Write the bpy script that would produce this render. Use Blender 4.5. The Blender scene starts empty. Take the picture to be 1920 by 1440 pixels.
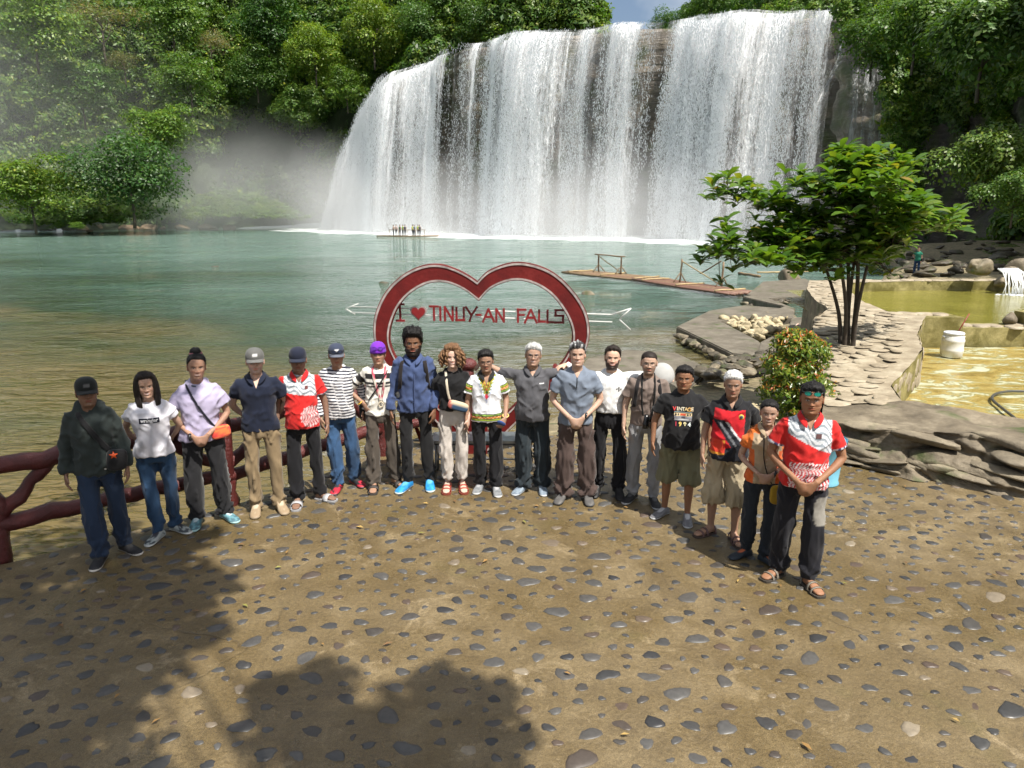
import bpy, bmesh, math, random
import numpy as np
from mathutils import Vector, Matrix, Euler
from mathutils.bvhtree import BVHTree

R = math.radians
scene = bpy.context.scene
COL = scene.collection
random.seed(7)
rng = np.random.default_rng(7)

# ------------------------------------------------------------------ camera
CAM_H = 3.1
FPX = 1350.0                       # focal length in pixels of the 1920 px wide photograph
PITCH = math.atan(330.0 / FPX)
cam_d = bpy.data.cameras.new("camera")
cam = bpy.data.objects.new("camera", cam_d)
COL.objects.link(cam)
cam.location = (0, 0, CAM_H)
cam.rotation_euler = (math.pi / 2 - PITCH, 0, 0)
cam_d.sensor_width = 36.0
cam_d.lens = 36.0 * FPX / 1920.0
cam_d.clip_start = 0.05
cam_d.clip_end = 2000
scene.camera = cam

# ------------------------------------------------------------------ light
SUN_EL = R(60)
SUN_DIR = Vector((0.66 * math.cos(SUN_EL), -0.75 * math.cos(SUN_EL), math.sin(SUN_EL))).normalized()   # towards the sun
world = bpy.data.worlds.new("World")
scene.world = world
world.use_nodes = True
wn = world.node_tree.nodes
wl = world.node_tree.links
sky = wn.new("ShaderNodeTexSky")
sky.sky_type = 'NISHITA'
sky.sun_disc = False
sky.sun_elevation = SUN_EL
sky.sun_rotation = math.atan2(SUN_DIR.x, SUN_DIR.y)
sky.air_density = 1.0
sky.dust_density = 3.0
sky.ozone_density = 1.0
bg = wn["Background"]
# broken cloud over the whole sky
tc = wn.new("ShaderNodeTexCoord"); cn = wn.new("ShaderNodeTexNoise"); cr = wn.new("ShaderNodeValToRGB"); cm = wn.new("ShaderNodeMix")
cn.inputs["Scale"].default_value = 2.2; cn.inputs["Detail"].default_value = 6; cn.inputs["Roughness"].default_value = 0.6
cr.color_ramp.elements[0].position = 0.40; cr.color_ramp.elements[1].position = 0.62
cm.data_type = 'RGBA'
cm.inputs[7].default_value = (6.4, 6.7, 7.0, 1)
wl.new(tc.outputs["Generated"], cn.inputs["Vector"]); wl.new(cn.outputs["Fac"], cr.inputs[0]); wl.new(cr.outputs[0], cm.inputs[0])
wl.new(sky.outputs[0], cm.inputs[6]); wl.new(cm.outputs[2], bg.inputs[0])
bg.inputs[1].default_value = 0.08
sun_d = bpy.data.lights.new("sun", 'SUN')
sun_d.energy = 5.0
sun_d.angle = R(0.53)
sun_d.color = (1.0, 0.95, 0.87)
sun = bpy.data.objects.new("sun", sun_d)
COL.objects.link(sun)
sun.rotation_euler = SUN_DIR.to_track_quat('Z', 'Y').to_euler()
scene.view_settings.view_transform = 'Standard'
scene.view_settings.look = 'None'
scene.view_settings.gamma = 1.0
scene.view_settings.exposure = 0.72
scene.view_settings.use_curve_mapping = False
cy = scene.cycles
cy.max_bounces = 5
cy.diffuse_bounces = 2
cy.glossy_bounces = 2
cy.use_adaptive_sampling = True
cy.adaptive_threshold = 0.04
cy.transmission_bounces = 4
cy.transparent_max_bounces = 8
cy.volume_bounces = 1
cy.volume_step_rate = 4.0
cy.volume_max_steps = 64
cy.caustics_reflective = False
cy.caustics_refractive = False
cy.use_denoising = True

# ------------------------------------------------------------------ helpers
def ray(px, py):
    """direction through a photograph pixel (1920 x 1440)"""
    x = (px - 960.0) / FPX
    y = (720.0 - py) / FPX
    c, s = math.cos(PITCH), math.sin(PITCH)
    return Vector((x, c + y * s, -s + y * c))
def G(px, py, z=0.0):
    """where the pixel meets the level z"""
    d = ray(px, py)
    t = (z - CAM_H) / d.z
    return Vector((d.x * t, d.y * t, z))
def PY(px, py, Y):
    """where the pixel meets the vertical plane y = Y"""
    d = ray(px, py)
    t = Y / d.y
    return Vector((d.x * t, Y, CAM_H + d.z * t))

def _hash(ix, iy, iz, seed):
    h = (ix * 374761393 + iy * 668265263 + iz * 1440662683 + seed * 974634777) & 0xFFFFFFFF
    h = ((h ^ (h >> 13)) * 1274126177) & 0xFFFFFFFF
    h = h ^ (h >> 16)
    return (h & 0xFFFFFF) / float(0xFFFFFF)
def vnoise(p, seed=0):
    """value noise in -1..1 at the rows of p"""
    p = np.asarray(p, float)
    i = np.floor(p).astype(np.int64)
    f = p - i
    f = f * f * (3 - 2 * f)
    out = 0
    for dx in (0, 1):
        wx = f[:, 0] if dx else 1 - f[:, 0]
        for dy in (0, 1):
            wy = f[:, 1] if dy else 1 - f[:, 1]
            for dz in (0, 1):
                wz = f[:, 2] if dz else 1 - f[:, 2]
                out = out + wx * wy * wz * _hash(i[:, 0] + dx, i[:, 1] + dy, i[:, 2] + dz, seed)
    return out * 2 - 1
def fbm(p, octaves=4, seed=0):
    p = np.asarray(p, float)
    a, s, o = 1.0, 0.0, 0
    for k in range(octaves):
        o = o + a * vnoise(p * (2.03 ** k) + 17.3 * k, seed + k)
        s += a
        a *= 0.5
    return o / s
def sstep(a, b, x):
    t = np.clip((np.asarray(x, float) - a) / (b - a), 0, 1)
    return t * t * (3 - 2 * t)

def tagit(o, label=None, cat=None, group=None, kind=None):
    if label: o["label"] = label
    if cat: o["category"] = cat
    if group: o["group"] = group
    if kind: o["kind"] = kind
    return o
def link(o, parent=None):
    COL.objects.link(o)
    if parent is not None:
        o.parent = parent
    return o
def new_mesh(name, verts, faces, mat=None, smooth=True, color=None, uv=None):
    me = bpy.data.meshes.new(name)
    verts = np.asarray(verts, dtype=np.float64)
    if isinstance(faces, np.ndarray):
        n, k = faces.shape
        me.vertices.add(len(verts))
        me.vertices.foreach_set("co", verts.astype(np.float32).ravel())
        me.loops.add(n * k)
        me.loops.foreach_set("vertex_index", faces.astype(np.int32).ravel())
        me.polygons.add(n)
        me.polygons.foreach_set("loop_start", np.arange(0, n * k, k, dtype=np.int32))
        me.update(calc_edges=True)
    else:
        me.from_pydata(verts.tolist(), [], [list(f) for f in faces])
        me.update()
    if smooth and len(me.polygons):
        me.polygons.foreach_set("use_smooth", np.ones(len(me.polygons), dtype=bool))
    if color is not None:
        set_color(me, color)
    if uv is not None:                      # per vertex uv
        l = me.uv_layers.new(name="UVMap")
        vi = np.empty(len(me.loops), dtype=np.int32)
        me.loops.foreach_get("vertex_index", vi)
        l.data.foreach_set("uv", np.asarray(uv, dtype=np.float32)[vi].ravel())
    if mat is not None:
        for m in (mat if isinstance(mat, (list, tuple)) else [mat]):
            me.materials.append(m)
    return me
def set_color(me, color):
    c = np.asarray(color, dtype=np.float32)
    if c.shape[1] == 3:
        c = np.concatenate([c, np.ones((len(c), 1), np.float32)], 1)
    a = me.color_attributes.get("Col") or me.color_attributes.new(name="Col", type='FLOAT_COLOR', domain='POINT')
    a.data.foreach_set("color", c.ravel())
def mk(name, verts, faces, mat=None, parent=None, smooth=True, color=None, uv=None, loc=None):
    o = bpy.data.objects.new(name, new_mesh(name, verts, faces, mat, smooth, color, uv))
    if loc is not None:
        o.location = loc
    return link(o, parent)
def mko(name, me, parent=None, loc=None, rot=None, scale=None):
    o = bpy.data.objects.new(name, me)
    if loc is not None: o.location = loc
    if rot is not None: o.rotation_euler = rot
    if scale is not None: o.scale = scale
    return link(o, parent)
def empty(name, loc=(0, 0, 0), rz=0.0):
    o = bpy.data.objects.new(name, None)
    o.empty_display_size = 0.2
    o.location = loc
    o.rotation_euler = (0, 0, rz)
    return link(o)

class MB:
    """collects shapes into one mesh"""
    def __init__(self):
        self.v, self.f, self.n, self.c = [], [], 0, []
    def add(self, v, f, col=None):
        v = np.asarray(v, float)
        self.v.append(v)
        self.f += [tuple(int(i) + self.n for i in q) for q in f]
        self.n += len(v)
        self.c.append(np.tile(np.asarray(col if col is not None else (1, 1, 1), float), (len(v), 1)) if col is None or np.ndim(col) == 1 else np.asarray(col, float))
        return self
    def box(self, c, s, rot=None, col=None):
        v = np.array([[x, y, z] for z in (-.5, .5) for y in (-.5, .5) for x in (-.5, .5)]) * np.asarray(s, float)
        if rot is not None:
            v = v @ np.array(Euler(rot).to_matrix()).T
        return self.add(v + np.asarray(c, float), [(0, 2, 3, 1), (4, 5, 7, 6), (0, 1, 5, 4), (2, 6, 7, 3), (0, 4, 6, 2), (1, 3, 7, 5)], col)
    def tube(self, pts, rad, n=10, flat=1.0, caps=True, col=None, up=None):
        v, f = tube(pts, rad, n, flat, caps, up)
        return self.add(v, f, col)
    def ell(self, c, r, nu=14, nv=9, rot=None, col=None):
        v, f = ellipsoid(r, nu, nv)
        if rot is not None:
            v = v @ np.array(Euler(rot).to_matrix()).T
        return self.add(v + np.asarray(c, float), f, col)
    def arrays(self):
        return np.concatenate(self.v), self.f, np.concatenate(self.c)
    def build(self, name, mat=None, parent=None, smooth=True, color=False, loc=None):
        v, f, c = self.arrays()
        return mk(name, v, f, mat, parent, smooth, c if color else None, None, loc)

def tube(pts, rad, n=10, flat=1.0, caps=True, up=None):
    """loft along pts. rad: number, list, or list of (rx, ry); flat scales the second axis"""
    pts = [Vector(p) for p in pts]
    m = len(pts)
    if not isinstance(rad, (list, tuple, np.ndarray)):
        rad = [rad] * m
    V = []
    a = np.linspace(0, 2 * math.pi, n, endpoint=False)
    prev = None
    for i, p in enumerate(pts):
        t = (pts[min(i + 1, m - 1)] - pts[max(i - 1, 0)])
        if t.length < 1e-9: t = Vector((0, 0, 1))
        t.normalize()
        if prev is None:
            u = Vector(up) if up is not None else (Vector((1, 0, 0)) if abs(t.x) < 0.8 else Vector((0, 1, 0)))
        else:
            u = prev
        u = u - t * u.dot(t)
        if u.length < 1e-6: u = t.orthogonal()
        u.normalize()
        prev = u
        w = t.cross(u)
        r = rad[i]
        rx, ry = (r if isinstance(r, (tuple, list)) else (r, r * flat))
        V.append(np.array(p) + np.outer(np.cos(a) * rx, np.array(u)) + np.outer(np.sin(a) * ry, np.array(w)))
    V = np.concatenate(V)
    F = []
    for i in range(m - 1):
        for k in range(n):
            k2 = (k + 1) % n
            F.append((i * n + k, i * n + k2, (i + 1) * n + k2, (i + 1) * n + k))
    if caps:
        V = np.concatenate([V, [np.array(pts[0]), np.array(pts[-1])]])
        b, e = m * n, m * n + 1
        for k in range(n):
            k2 = (k + 1) % n
            F.append((b, k2, k))
            F.append((e, (m - 1) * n + k, (m - 1) * n + k2))
    return V, F
def ellipsoid(r, nu=14, nv=9):
    V = [[0, 0, -r[2]]]
    for j in range(1, nv):
        th = -math.pi / 2 + math.pi * j / nv
        for i in range(nu):
            ph = 2 * math.pi * i / nu
            V.append([r[0] * math.cos(th) * math.cos(ph), r[1] * math.cos(th) * math.sin(ph), r[2] * math.sin(th)])
    V.append([0, 0, r[2]])
    F = []
    for i in range(nu):
        F.append((0, 1 + (i + 1) % nu, 1 + i))
        for j in range(nv - 2):
            a, b = 1 + j * nu + i, 1 + j * nu + (i + 1) % nu
            F.append((a, b, b + nu, a + nu))
        t = 1 + (nv - 2) * nu
        F.append((t + i, t + (i + 1) % nu, len(V) - 1))
    return np.array(V, float), F
def grid_faces(nu, nv, wrap=False):
    """faces of a grid of nv rows, nu columns"""
    i, j = np.meshgrid(np.arange(nu if wrap else nu - 1), np.arange(nv - 1))
    i, j = i.ravel(), j.ravel()
    i2 = (i + 1) % nu
    return np.stack([j * nu + i, j * nu + i2, (j + 1) * nu + i2, (j + 1) * nu + i], 1)

# ------------------------------------------------------------------ material helpers
class NT:
    """small node-tree writer"""
    def __init__(self, name):
        self.m = bpy.data.materials.new(name)
        self.m.use_nodes = True
        self.t = self.m.node_tree
        self.n, self.l = self.t.nodes, self.t.links
        self.p = self.n["Principled BSDF"]
        self.out = self.n["Material Output"]
    def node(self, typ, **kw):
        n = self.n.new(typ)
        for k, v in kw.items():
            if k.startswith("i_"):
                key = k[2:]
                key = int(key) if key.isdigit() else key
                n.inputs[key].default_value = v
            else:
                setattr(n, k, v)
        return n
    def link(self, a, b):
        self.l.new(a, b)
    def coord(self, which="Object", scale=(1, 1, 1), rot=(0, 0, 0)):
        c = self.node("ShaderNodeTexCoord")
        m = self.node("ShaderNodeMapping")
        m.inputs["Scale"].default_value = scale
        m.inputs["Rotation"].default_value = rot
        self.link(c.outputs[which], m.inputs[0])
        return m.outputs[0]
    def world(self, scale=(1, 1, 1)):
        g = self.node("ShaderNodeNewGeometry")
        m = self.node("ShaderNodeMapping")
        m.inputs["Scale"].default_value = scale
        self.link(g.outputs["Position"], m.inputs[0])
        return m.outputs[0]
    def noise(self, vec, scale=5, detail=4, rough=0.55, dist=0.0, out="Fac"):
        n = self.node("ShaderNodeTexNoise")
        n.inputs["Scale"].default_value = scale
        n.inputs["Detail"].default_value = detail
        n.inputs["Roughness"].default_value = rough
        n.inputs["Distortion"].default_value = dist
        if vec is not None: self.link(vec, n.inputs["Vector"])
        return n.outputs[out]
    def ramp(self, fac, stops, interp='LINEAR'):
        r = self.node("ShaderNodeValToRGB")
        r.color_ramp.interpolation = interp
        e = r.color_ramp.elements
        while len(e) < len(stops): e.new(0.5)
        for el, (p, c) in zip(e, stops):
            el.position = p
            el.color = (c if isinstance(c, (tuple, list)) else (c, c, c)) + ((1,) if not isinstance(c, (tuple, list)) or len(c) == 3 else ())
        self.link(fac, r.inputs[0])
        return r.outputs[0]
    def mix(self, fac, a, b, mode='MIX'):
        n = self.node("ShaderNodeMix", data_type='RGBA', blend_type=mode)
        for si, val in ((0, fac), (6, a), (7, b)):
            sock = n.inputs[si]
            if isinstance(val, (int, float)):
                sock.default_value = val if si == 0 else (val, val, val, 1)
            elif isinstance(val, (tuple, list)):
                sock.default_value = tuple(val) + ((1,) if len(val) == 3 else ())
            else:
                self.link(val, sock)
        return n.outputs[2]
    def math(self, op, a, b=0.0, c=0.0):
        n = self.node("ShaderNodeMath", operation=op)
        for s, v in zip(n.inputs, (a, b, c)):
            if isinstance(v, (int, float)): s.default_value = v
            else: self.link(v, s)
        return n.outputs[0]
    def bump(self, h, strength=0.3, dist=0.02, normal=None):
        b = self.node("ShaderNodeBump")
        b.inputs["Strength"].default_value = strength
        b.inputs["Distance"].default_value = dist
        self.link(h, b.inputs["Height"])
        if normal is not None: self.link(normal, b.inputs["Normal"])
        self.link(b.outputs[0], self.p.inputs["Normal"])
        return b.outputs[0]
    def set(self, **kw):
        for k, v in kw.items():
            s = self.p.inputs[k.replace("_", " ")]
            if isinstance(v, (int, float)): s.default_value = v
            elif isinstance(v, (tuple, list)): s.default_value = tuple(v) + ((1,) if len(v) == 3 else ())
            else: self.link(v, s)
        return self
def plain(name, col, rough=0.6, noise=0.15, scale=8.0, bump=0.0, metal=0.0, spec=0.5):
    """a paint, wood or plastic with uneven tone"""
    t = NT(name)
    v = t.coord("Object")
    n = t.noise(v, scale, 5)
    lo = tuple(c * (1 - noise) for c in col)
    hi = tuple(min(1, c * (1 + noise)) for c in col)
    t.set(Base_Color=t.ramp(n, [(0.3, lo), (0.7, hi)]), Roughness=rough, Metallic=metal)
    t.p.inputs["Specular IOR Level"].default_value = spec
    if bump: t.bump(t.noise(v, scale * 4, 6), bump, 0.01)
    return t.m
def attr_mat(name, rough=0.85, spec=0.3, bump=0.0, bscale=200.0, sheen=0.0, sss=0.0, var=0.12, vscale=25.0):
    """colour from the mesh's own colour attribute"""
    t = NT(name)
    a = t.node("ShaderNodeVertexColor", layer_name="Col")
    v = t.coord("Object")
    n = t.noise(v, vscale, 4)
    f = t.ramp(n, [(0.25, 1 - var), (0.75, 1 + var * 0.5)])
    c = t.mix(1.0, a.outputs[0], f, 'MULTIPLY')
    t.set(Base_Color=c, Roughness=rough)
    t.p.inputs["Specular IOR Level"].default_value = spec
    if sheen: t.p.inputs["Sheen Weight"].default_value = sheen
    if sss:
        t.p.inputs["Subsurface Weight"].default_value = sss
        t.p.inputs["Subsurface Radius"].default_value = (0.012, 0.005, 0.003)
        t.p.inputs["Subsurface Scale"].default_value = 1.0
    if bump: t.bump(t.noise(v, bscale, 3), bump, 0.003)
    return t.m
def srgb(r, g, b):
    return tuple(((c / 255.0) / 12.92 if c / 255.0 <= 0.04045 else ((c / 255.0 + 0.055) / 1.055) ** 2.4) for c in (r, g, b))
# ================================================================== MATERIALS OF THE SETTING
def m_water():
    t = NT("river_water")
    pos = t.world()
    sep = t.node("ShaderNodeSeparateXYZ"); t.link(pos, sep.inputs[0])
    # depth of the river: shallow and sandy on the near left, deep and green towards the falls
    n1 = t.noise(t.world((0.05, 0.09, 1)), 1.0, 4, 0.55)
    d = t.math('MULTIPLY_ADD', sep.outputs[0], 0.010, t.math('MULTIPLY_ADD', sep.outputs[1], 0.0175, t.math('MULTIPLY_ADD', n1, 1.35, -0.70)))
    col = t.ramp(d, [(0.0, (0.112, 0.084, 0.033)), (0.20, (0.090, 0.078, 0.033)), (0.36, (0.032, 0.052, 0.028)), (0.60, (0.046, 0.086, 0.062)), (1.0, (0.105, 0.170, 0.140))])
    # foam: dense at the foot of the falls, thin streaks elsewhere
    ca = t.node("ShaderNodeVertexColor", layer_name="Col")
    fs = t.node("ShaderNodeSeparateColor"); t.link(ca.outputs[0], fs.inputs[0])
    fn = t.noise(t.world((0.35, 0.9, 1)), 1.0, 6, 0.65)
    fo = t.math('ADD', t.math('MULTIPLY', fs.outputs[0], 1.25), t.math('MULTIPLY', fn, 0.8))
    foam = t.ramp(fo, [(0.72, 0.0), (1.35, 1.0)])
    col = t.mix(foam, col, (0.72, 0.76, 0.76))
    t.set(Base_Color=col, Roughness=t.math('MULTIPLY_ADD', foam, 0.5, 0.045))
    t.p.inputs["IOR"].default_value = 1.33
    w1 = t.noise(t.world((1.5, 3.4, 1)), 1.0, 2, 0.5, 1.0)
    w2 = t.noise(t.world((0.35, 0.8, 1)), 1.0, 3, 0.5, 0.8)
    chop = t.ramp(t.noise(t.world((0.06, 0.10, 1)), 1.0, 3), [(0.38, 0.35), (0.62, 1.7)])
    h = t.math('ADD', t.math('MULTIPLY', t.math('MULTIPLY', w1, chop), 0.20), t.math('MULTIPLY', w2, 0.36))
    t.bump(h, 1.0, 1.0)
    return t.m
def m_concrete():
    t = NT("wet_concrete")
    v = t.world()
    big = t.noise(v, 0.55, 5, 0.6, 0.4)
    mid = t.noise(v, 2.6, 6, 0.65, 0.3)
    fine = t.noise(v, 34, 5, 0.7)
    c = t.ramp(mid, [(0.25, (0.082, 0.058, 0.027)), (0.5, (0.152, 0.112, 0.055)), (0.72, (0.235, 0.180, 0.098))])
    c = t.mix(t.ramp(big, [(0.38, 0.0), (0.62, 0.75)]), c, (0.112, 0.078, 0.030))
    pale = t.ramp(t.noise(v, 1.9, 9, 0.8, 0.9), [(0.56, 0.0), (0.66, 0.75)])
    c = t.mix(pale, c, (0.29, 0.225, 0.13))
    moss = t.ramp(t.noise(t.world((0.9, 0.9, 1)), 1.3, 4), [(0.60, 0.0), (0.78, 0.5)])
    c = t.mix(moss, c, (0.095, 0.085, 0.02))
    c = t.mix(0.65, c, t.ramp(fine, [(0.3, 0.5), (0.7, 1.3)]), 'MULTIPLY')
    grit = t.noise(v, 140, 3, 0.7)
    c = t.mix(0.75, c, t.ramp(grit, [(0.36, 0.45), (0.5, 1.0), (0.66, 1.45)]), 'MULTIPLY')
    # hairline cracks
    vo = t.node("ShaderNodeTexVoronoi", feature='DISTANCE_TO_EDGE')
    vo.inputs["Scale"].default_value = 0.32
    wob = t.mix(0.25, v, t.noise(v, 1.6, 4, 0.6, 0, "Color"), 'ADD')
    t.link(wob, vo.inputs["Vector"])
    crack = t.math('MULTIPLY', t.ramp(vo.outputs["Distance"], [(0.0, 1.0), (0.004, 0.0)]), t.ramp(t.noise(v, 0.5, 3), [(0.5, 0.0), (0.62, 0.8)]))
    c = t.mix(t.math('MULTIPLY', crack, 0.6), c, (0.04, 0.03, 0.018))
    wet = t.ramp(t.noise(v, 0.9, 6, 0.65, 0.5), [(0.42, 0.66), (0.54, 0.38), (0.64, 0.12)])
    t.set(Base_Color=c, Roughness=wet)
    t.p.inputs["Specular IOR Level"].default_value = 0.5
    h = t.math('ADD', t.math('MULTIPLY', fine, 1.0), t.math('MULTIPLY', mid, 1.6))
    h = t.math('SUBTRACT', h, t.math('MULTIPLY', crack, 0.6))
    t.bump(h, 0.7, 0.014)
    return t.m
def m_pebble():
    t = NT("river_pebble")
    oi = t.node("ShaderNodeObjectInfo")
    g = t.node("ShaderNodeNewGeometry")
    r = t.math('FRACT', t.math('MULTIPLY_ADD', oi.outputs["Random"], 7.31, g.outputs["Random Per Island"]))
    c = t.ramp(r, [(0.0, (0.026, 0.026, 0.027)), (0.25, (0.046, 0.045, 0.043)), (0.55, (0.075, 0.072, 0.067)), (0.80, (0.045, 0.039, 0.033)), (0.95, (0.080, 0.055, 0.040)), (0.995, (0.20, 0.165, 0.115))])
    v = t.world()
    n = t.noise(v, 30, 5, 0.6)
    c = t.mix(0.6, c, t.ramp(n, [(0.3, 0.65), (0.7, 1.25)]), 'MULTIPLY')
    t.set(Base_Color=c, Roughness=t.ramp(t.noise(v, 1.1, 3), [(0.35, 0.62), (0.65, 0.36)]))
    t.bump(n, 0.25, 0.006)
    return t.m
def m_rock(name, cols, strata=0.0, scale=1.0, moss=0.0, rough=0.75, mosscol=(0.05, 0.07, 0.015), bump=0.6, bdist=0.05):
    t = NT(name)
    v = t.world()
    n = t.noise(v, 1.4 * scale, 7, 0.65, 0.3)
    c = t.ramp(n, [(0.28, cols[0]), (0.5, cols[1]), (0.72, cols[2])])
    h = n
    if strata:
        s = t.noise(t.world((0.12, 0.12, 1.6)), 1.0 * strata, 5, 0.6)
        c = t.mix(0.65, c, t.ramp(s, [(0.35, 0.45), (0.65, 1.3)]), 'MULTIPLY')
        h = t.math('ADD', t.math('MULTIPLY', n, 0.5), s)
    if moss:
        mm = t.ramp(t.noise(v, 0.9 * scale, 5, 0.6), [(0.62 - moss * 0.3, 0.0), (0.72 - moss * 0.2, 0.9)])
        c = t.mix(mm, c, mosscol)
    c = t.mix(0.4, c, t.ramp(t.noise(v, 14 * scale, 5, 0.7), [(0.3, 0.6), (0.7, 1.3)]), 'MULTIPLY')
    t.set(Base_Color=c, Roughness=rough)
    t.bump(t.math('ADD', h, t.math('MULTIPLY', t.noise(v, 9 * scale, 5, 0.7), 0.35)), bump, bdist)
    return t.m
def m_leaf(name, dark, mid, light, rough=0.45, trans=0.35, attr=True):
    t = NT(name)
    oi = t.node("ShaderNodeObjectInfo")
    c = t.ramp(oi.outputs["Random"], [(0.0, dark), (0.45, mid), (1.0, light)])
    if attr:
        a = t.node("ShaderNodeVertexColor", layer_name="Col")
        c = t.mix(1.0, c, a.outputs[0], 'MULTIPLY')
    big = t.noise(t.world(), 0.11, 3)
    c = t.mix(0.7, c, t.ramp(big, [(0.3, (0.68, 0.76, 0.78)), (0.7, (1.2, 1.18, 1.0))]), 'MULTIPLY')
    t.set(Base_Color=c, Roughness=rough)
    t.p.inputs["Specular IOR Level"].default_value = 0.4
    tr = t.node("ShaderNodeBsdfTranslucent")
    t.link(t.mix(1.0, c, (1.5, 1.6, 0.6), 'MULTIPLY'), tr.inputs[0])
    ms = t.node("ShaderNodeMixShader")
    ms.inputs[0].default_value = trans
    t.link(t.p.outputs[0], ms.inputs[1]); t.link(tr.outputs[0], ms.inputs[2])
    t.link(ms.outputs[0], t.out.inputs[0])
    return t.m
def m_falls(name, cover, fine):
    """falling white water: broken into strands that the rock shows through"""
    t = NT(name)
    uv = t.node("ShaderNodeUVMap", uv_map="UVMap")
    def mp(sx, sy, off=0.0):
        m = t.node("ShaderNodeMapping")
        m.inputs["Scale"].default_value = (sx, sy, 1)
        m.inputs["Location"].default_value = (off, off * 0.37, 0)
        t.link(uv.outputs[0], m.inputs[0])
        return m.outputs[0]
    strand = t.noise(mp(0.30, 0.018, fine), 1.0, 4, 0.6, 0.25)
    s2 = t.noise(mp(1.3, 0.06, fine * 2), 1.0, 4, 0.65, 0.2)
    fl = t.noise(mp(3.4, 0.75, fine * 3), 1.0, 5, 0.75, 0.6)
    a = t.node("ShaderNodeVertexColor", layer_name="Col")
    sp = t.node("ShaderNodeSeparateColor"); t.link(a.outputs[0], sp.inputs[0])
    d = t.math('ADD', t.math('MULTIPLY', strand, 1.3), t.math('ADD', t.math('MULTIPLY', s2, 0.75), t.math('MULTIPLY', fl, 0.75)))
    d = t.math('ADD', d, t.math('MULTIPLY_ADD', sp.outputs[0], 0.9, -0.45))
    al = t.ramp(t.math('SUBTRACT', d, cover), [(0.0, 0.0), (0.30, 0.93)])
    veil = t.math('MULTIPLY', t.ramp(t.math('ADD', strand, t.math('MULTIPLY', sp.outputs[0], 0.35)), [(0.58, 0.0), (1.05, 1.0)]), 0.45)
    al = t.math('MULTIPLY', t.math('MAXIMUM', al, veil), sp.outputs[1])
    t.set(Base_Color=(0.90, 0.92, 0.94), Roughness=0.6, Alpha=al)
    t.p.inputs["Specular IOR Level"].default_value = 0.2
    t.bump(t.math('ADD', fl, s2), 0.9, 0.5)
    return t.m

M = {}
M["water"] = m_water()
M["concrete"] = m_concrete()
M["pebble"] = m_pebble()
M["cliff"] = m_rock("cliff_rock", [(0.030, 0.028, 0.026), (0.070, 0.062, 0.052), (0.135, 0.115, 0.088)], strata=1.0, scale=0.25, moss=0.5, bump=0.8, bdist=0.4)
M["wetcliff"] = m_rock("wet_cliff_rock", [(0.055, 0.048, 0.040), (0.13, 0.110, 0.085), (0.24, 0.19, 0.13)], strata=0.7, scale=0.25, moss=0.4, rough=0.35, bump=0.8, bdist=0.4)
M["soil"] = m_rock("forest_soil", [(0.016, 0.024, 0.010), (0.034, 0.050, 0.018), (0.060, 0.080, 0.030)], scale=0.3, moss=0.9, mosscol=(0.018, 0.034, 0.008), bump=0.7, bdist=0.4)
M["bankrock"] = m_rock("bank_rock", [(0.085, 0.068, 0.045), (0.17, 0.14, 0.095), (0.30, 0.255, 0.175)], scale=1.6, moss=0.25, bump=0.7)
M["darkrock"] = m_rock("dark_wet_rock", [(0.030, 0.026, 0.018), (0.070, 0.058, 0.038), (0.14, 0.115, 0.075)], scale=1.8, moss=0.2, rough=0.55, bump=0.8)
M["palerock"] = m_rock("pale_limestone", [(0.21, 0.17, 0.095), (0.40, 0.335, 0.205), (0.56, 0.49, 0.33)], scale=2.4, bump=0.8)
M["gravel"] = m_rock("gravel_ground", [(0.085, 0.066, 0.038), (0.20, 0.165, 0.095), (0.36, 0.30, 0.18)], scale=3.2, moss=0.2, bump=1.0, bdist=0.03)
M["pier"] = m_rock("pier_concrete", [(0.075, 0.064, 0.046), (0.125, 0.108, 0.080), (0.19, 0.168, 0.13)], scale=1.6, moss=.15, bump=0.7, bdist=0.03)
M["brownrock"] = m_rock("brown_boulder", [(0.10, 0.065, 0.038), (0.20, 0.135, 0.08), (0.30, 0.22, 0.14)], scale=0.4, bump=0.6, bdist=0.2)
M["jungle"] = m_leaf("jungle_leaf", (0.050, 0.112, 0.024), (0.088, 0.172, 0.034), (0.15, 0.225, 0.046))
M["bark"] = plain("jungle_bark", (0.085, 0.07, 0.052), 0.9, 0.4, 3.0, 0.5)
M["falls_back"] = m_falls("falling_water_sheet", 1.33, 0.0)
M["falls_front"] = m_falls("falling_water_strands", 1.52, 11.3)
def m_fleck():
    t = NT("water_drops")
    t.set(Base_Color=(0.92, 0.94, 0.96), Roughness=0.4)
    tr = t.node("ShaderNodeBsdfTranslucent"); tr.inputs[0].default_value = (0.9, 0.93, 0.95, 1)
    ms = t.node("ShaderNodeMixShader"); ms.inputs[0].default_value = 0.4
    t.link(t.p.outputs[0], ms.inputs[1]); t.link(tr.outputs[0], ms.inputs[2]); t.link(ms.outputs[0], t.out.inputs[0])
    return t.m
M["fleck"] = m_fleck()

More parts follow.
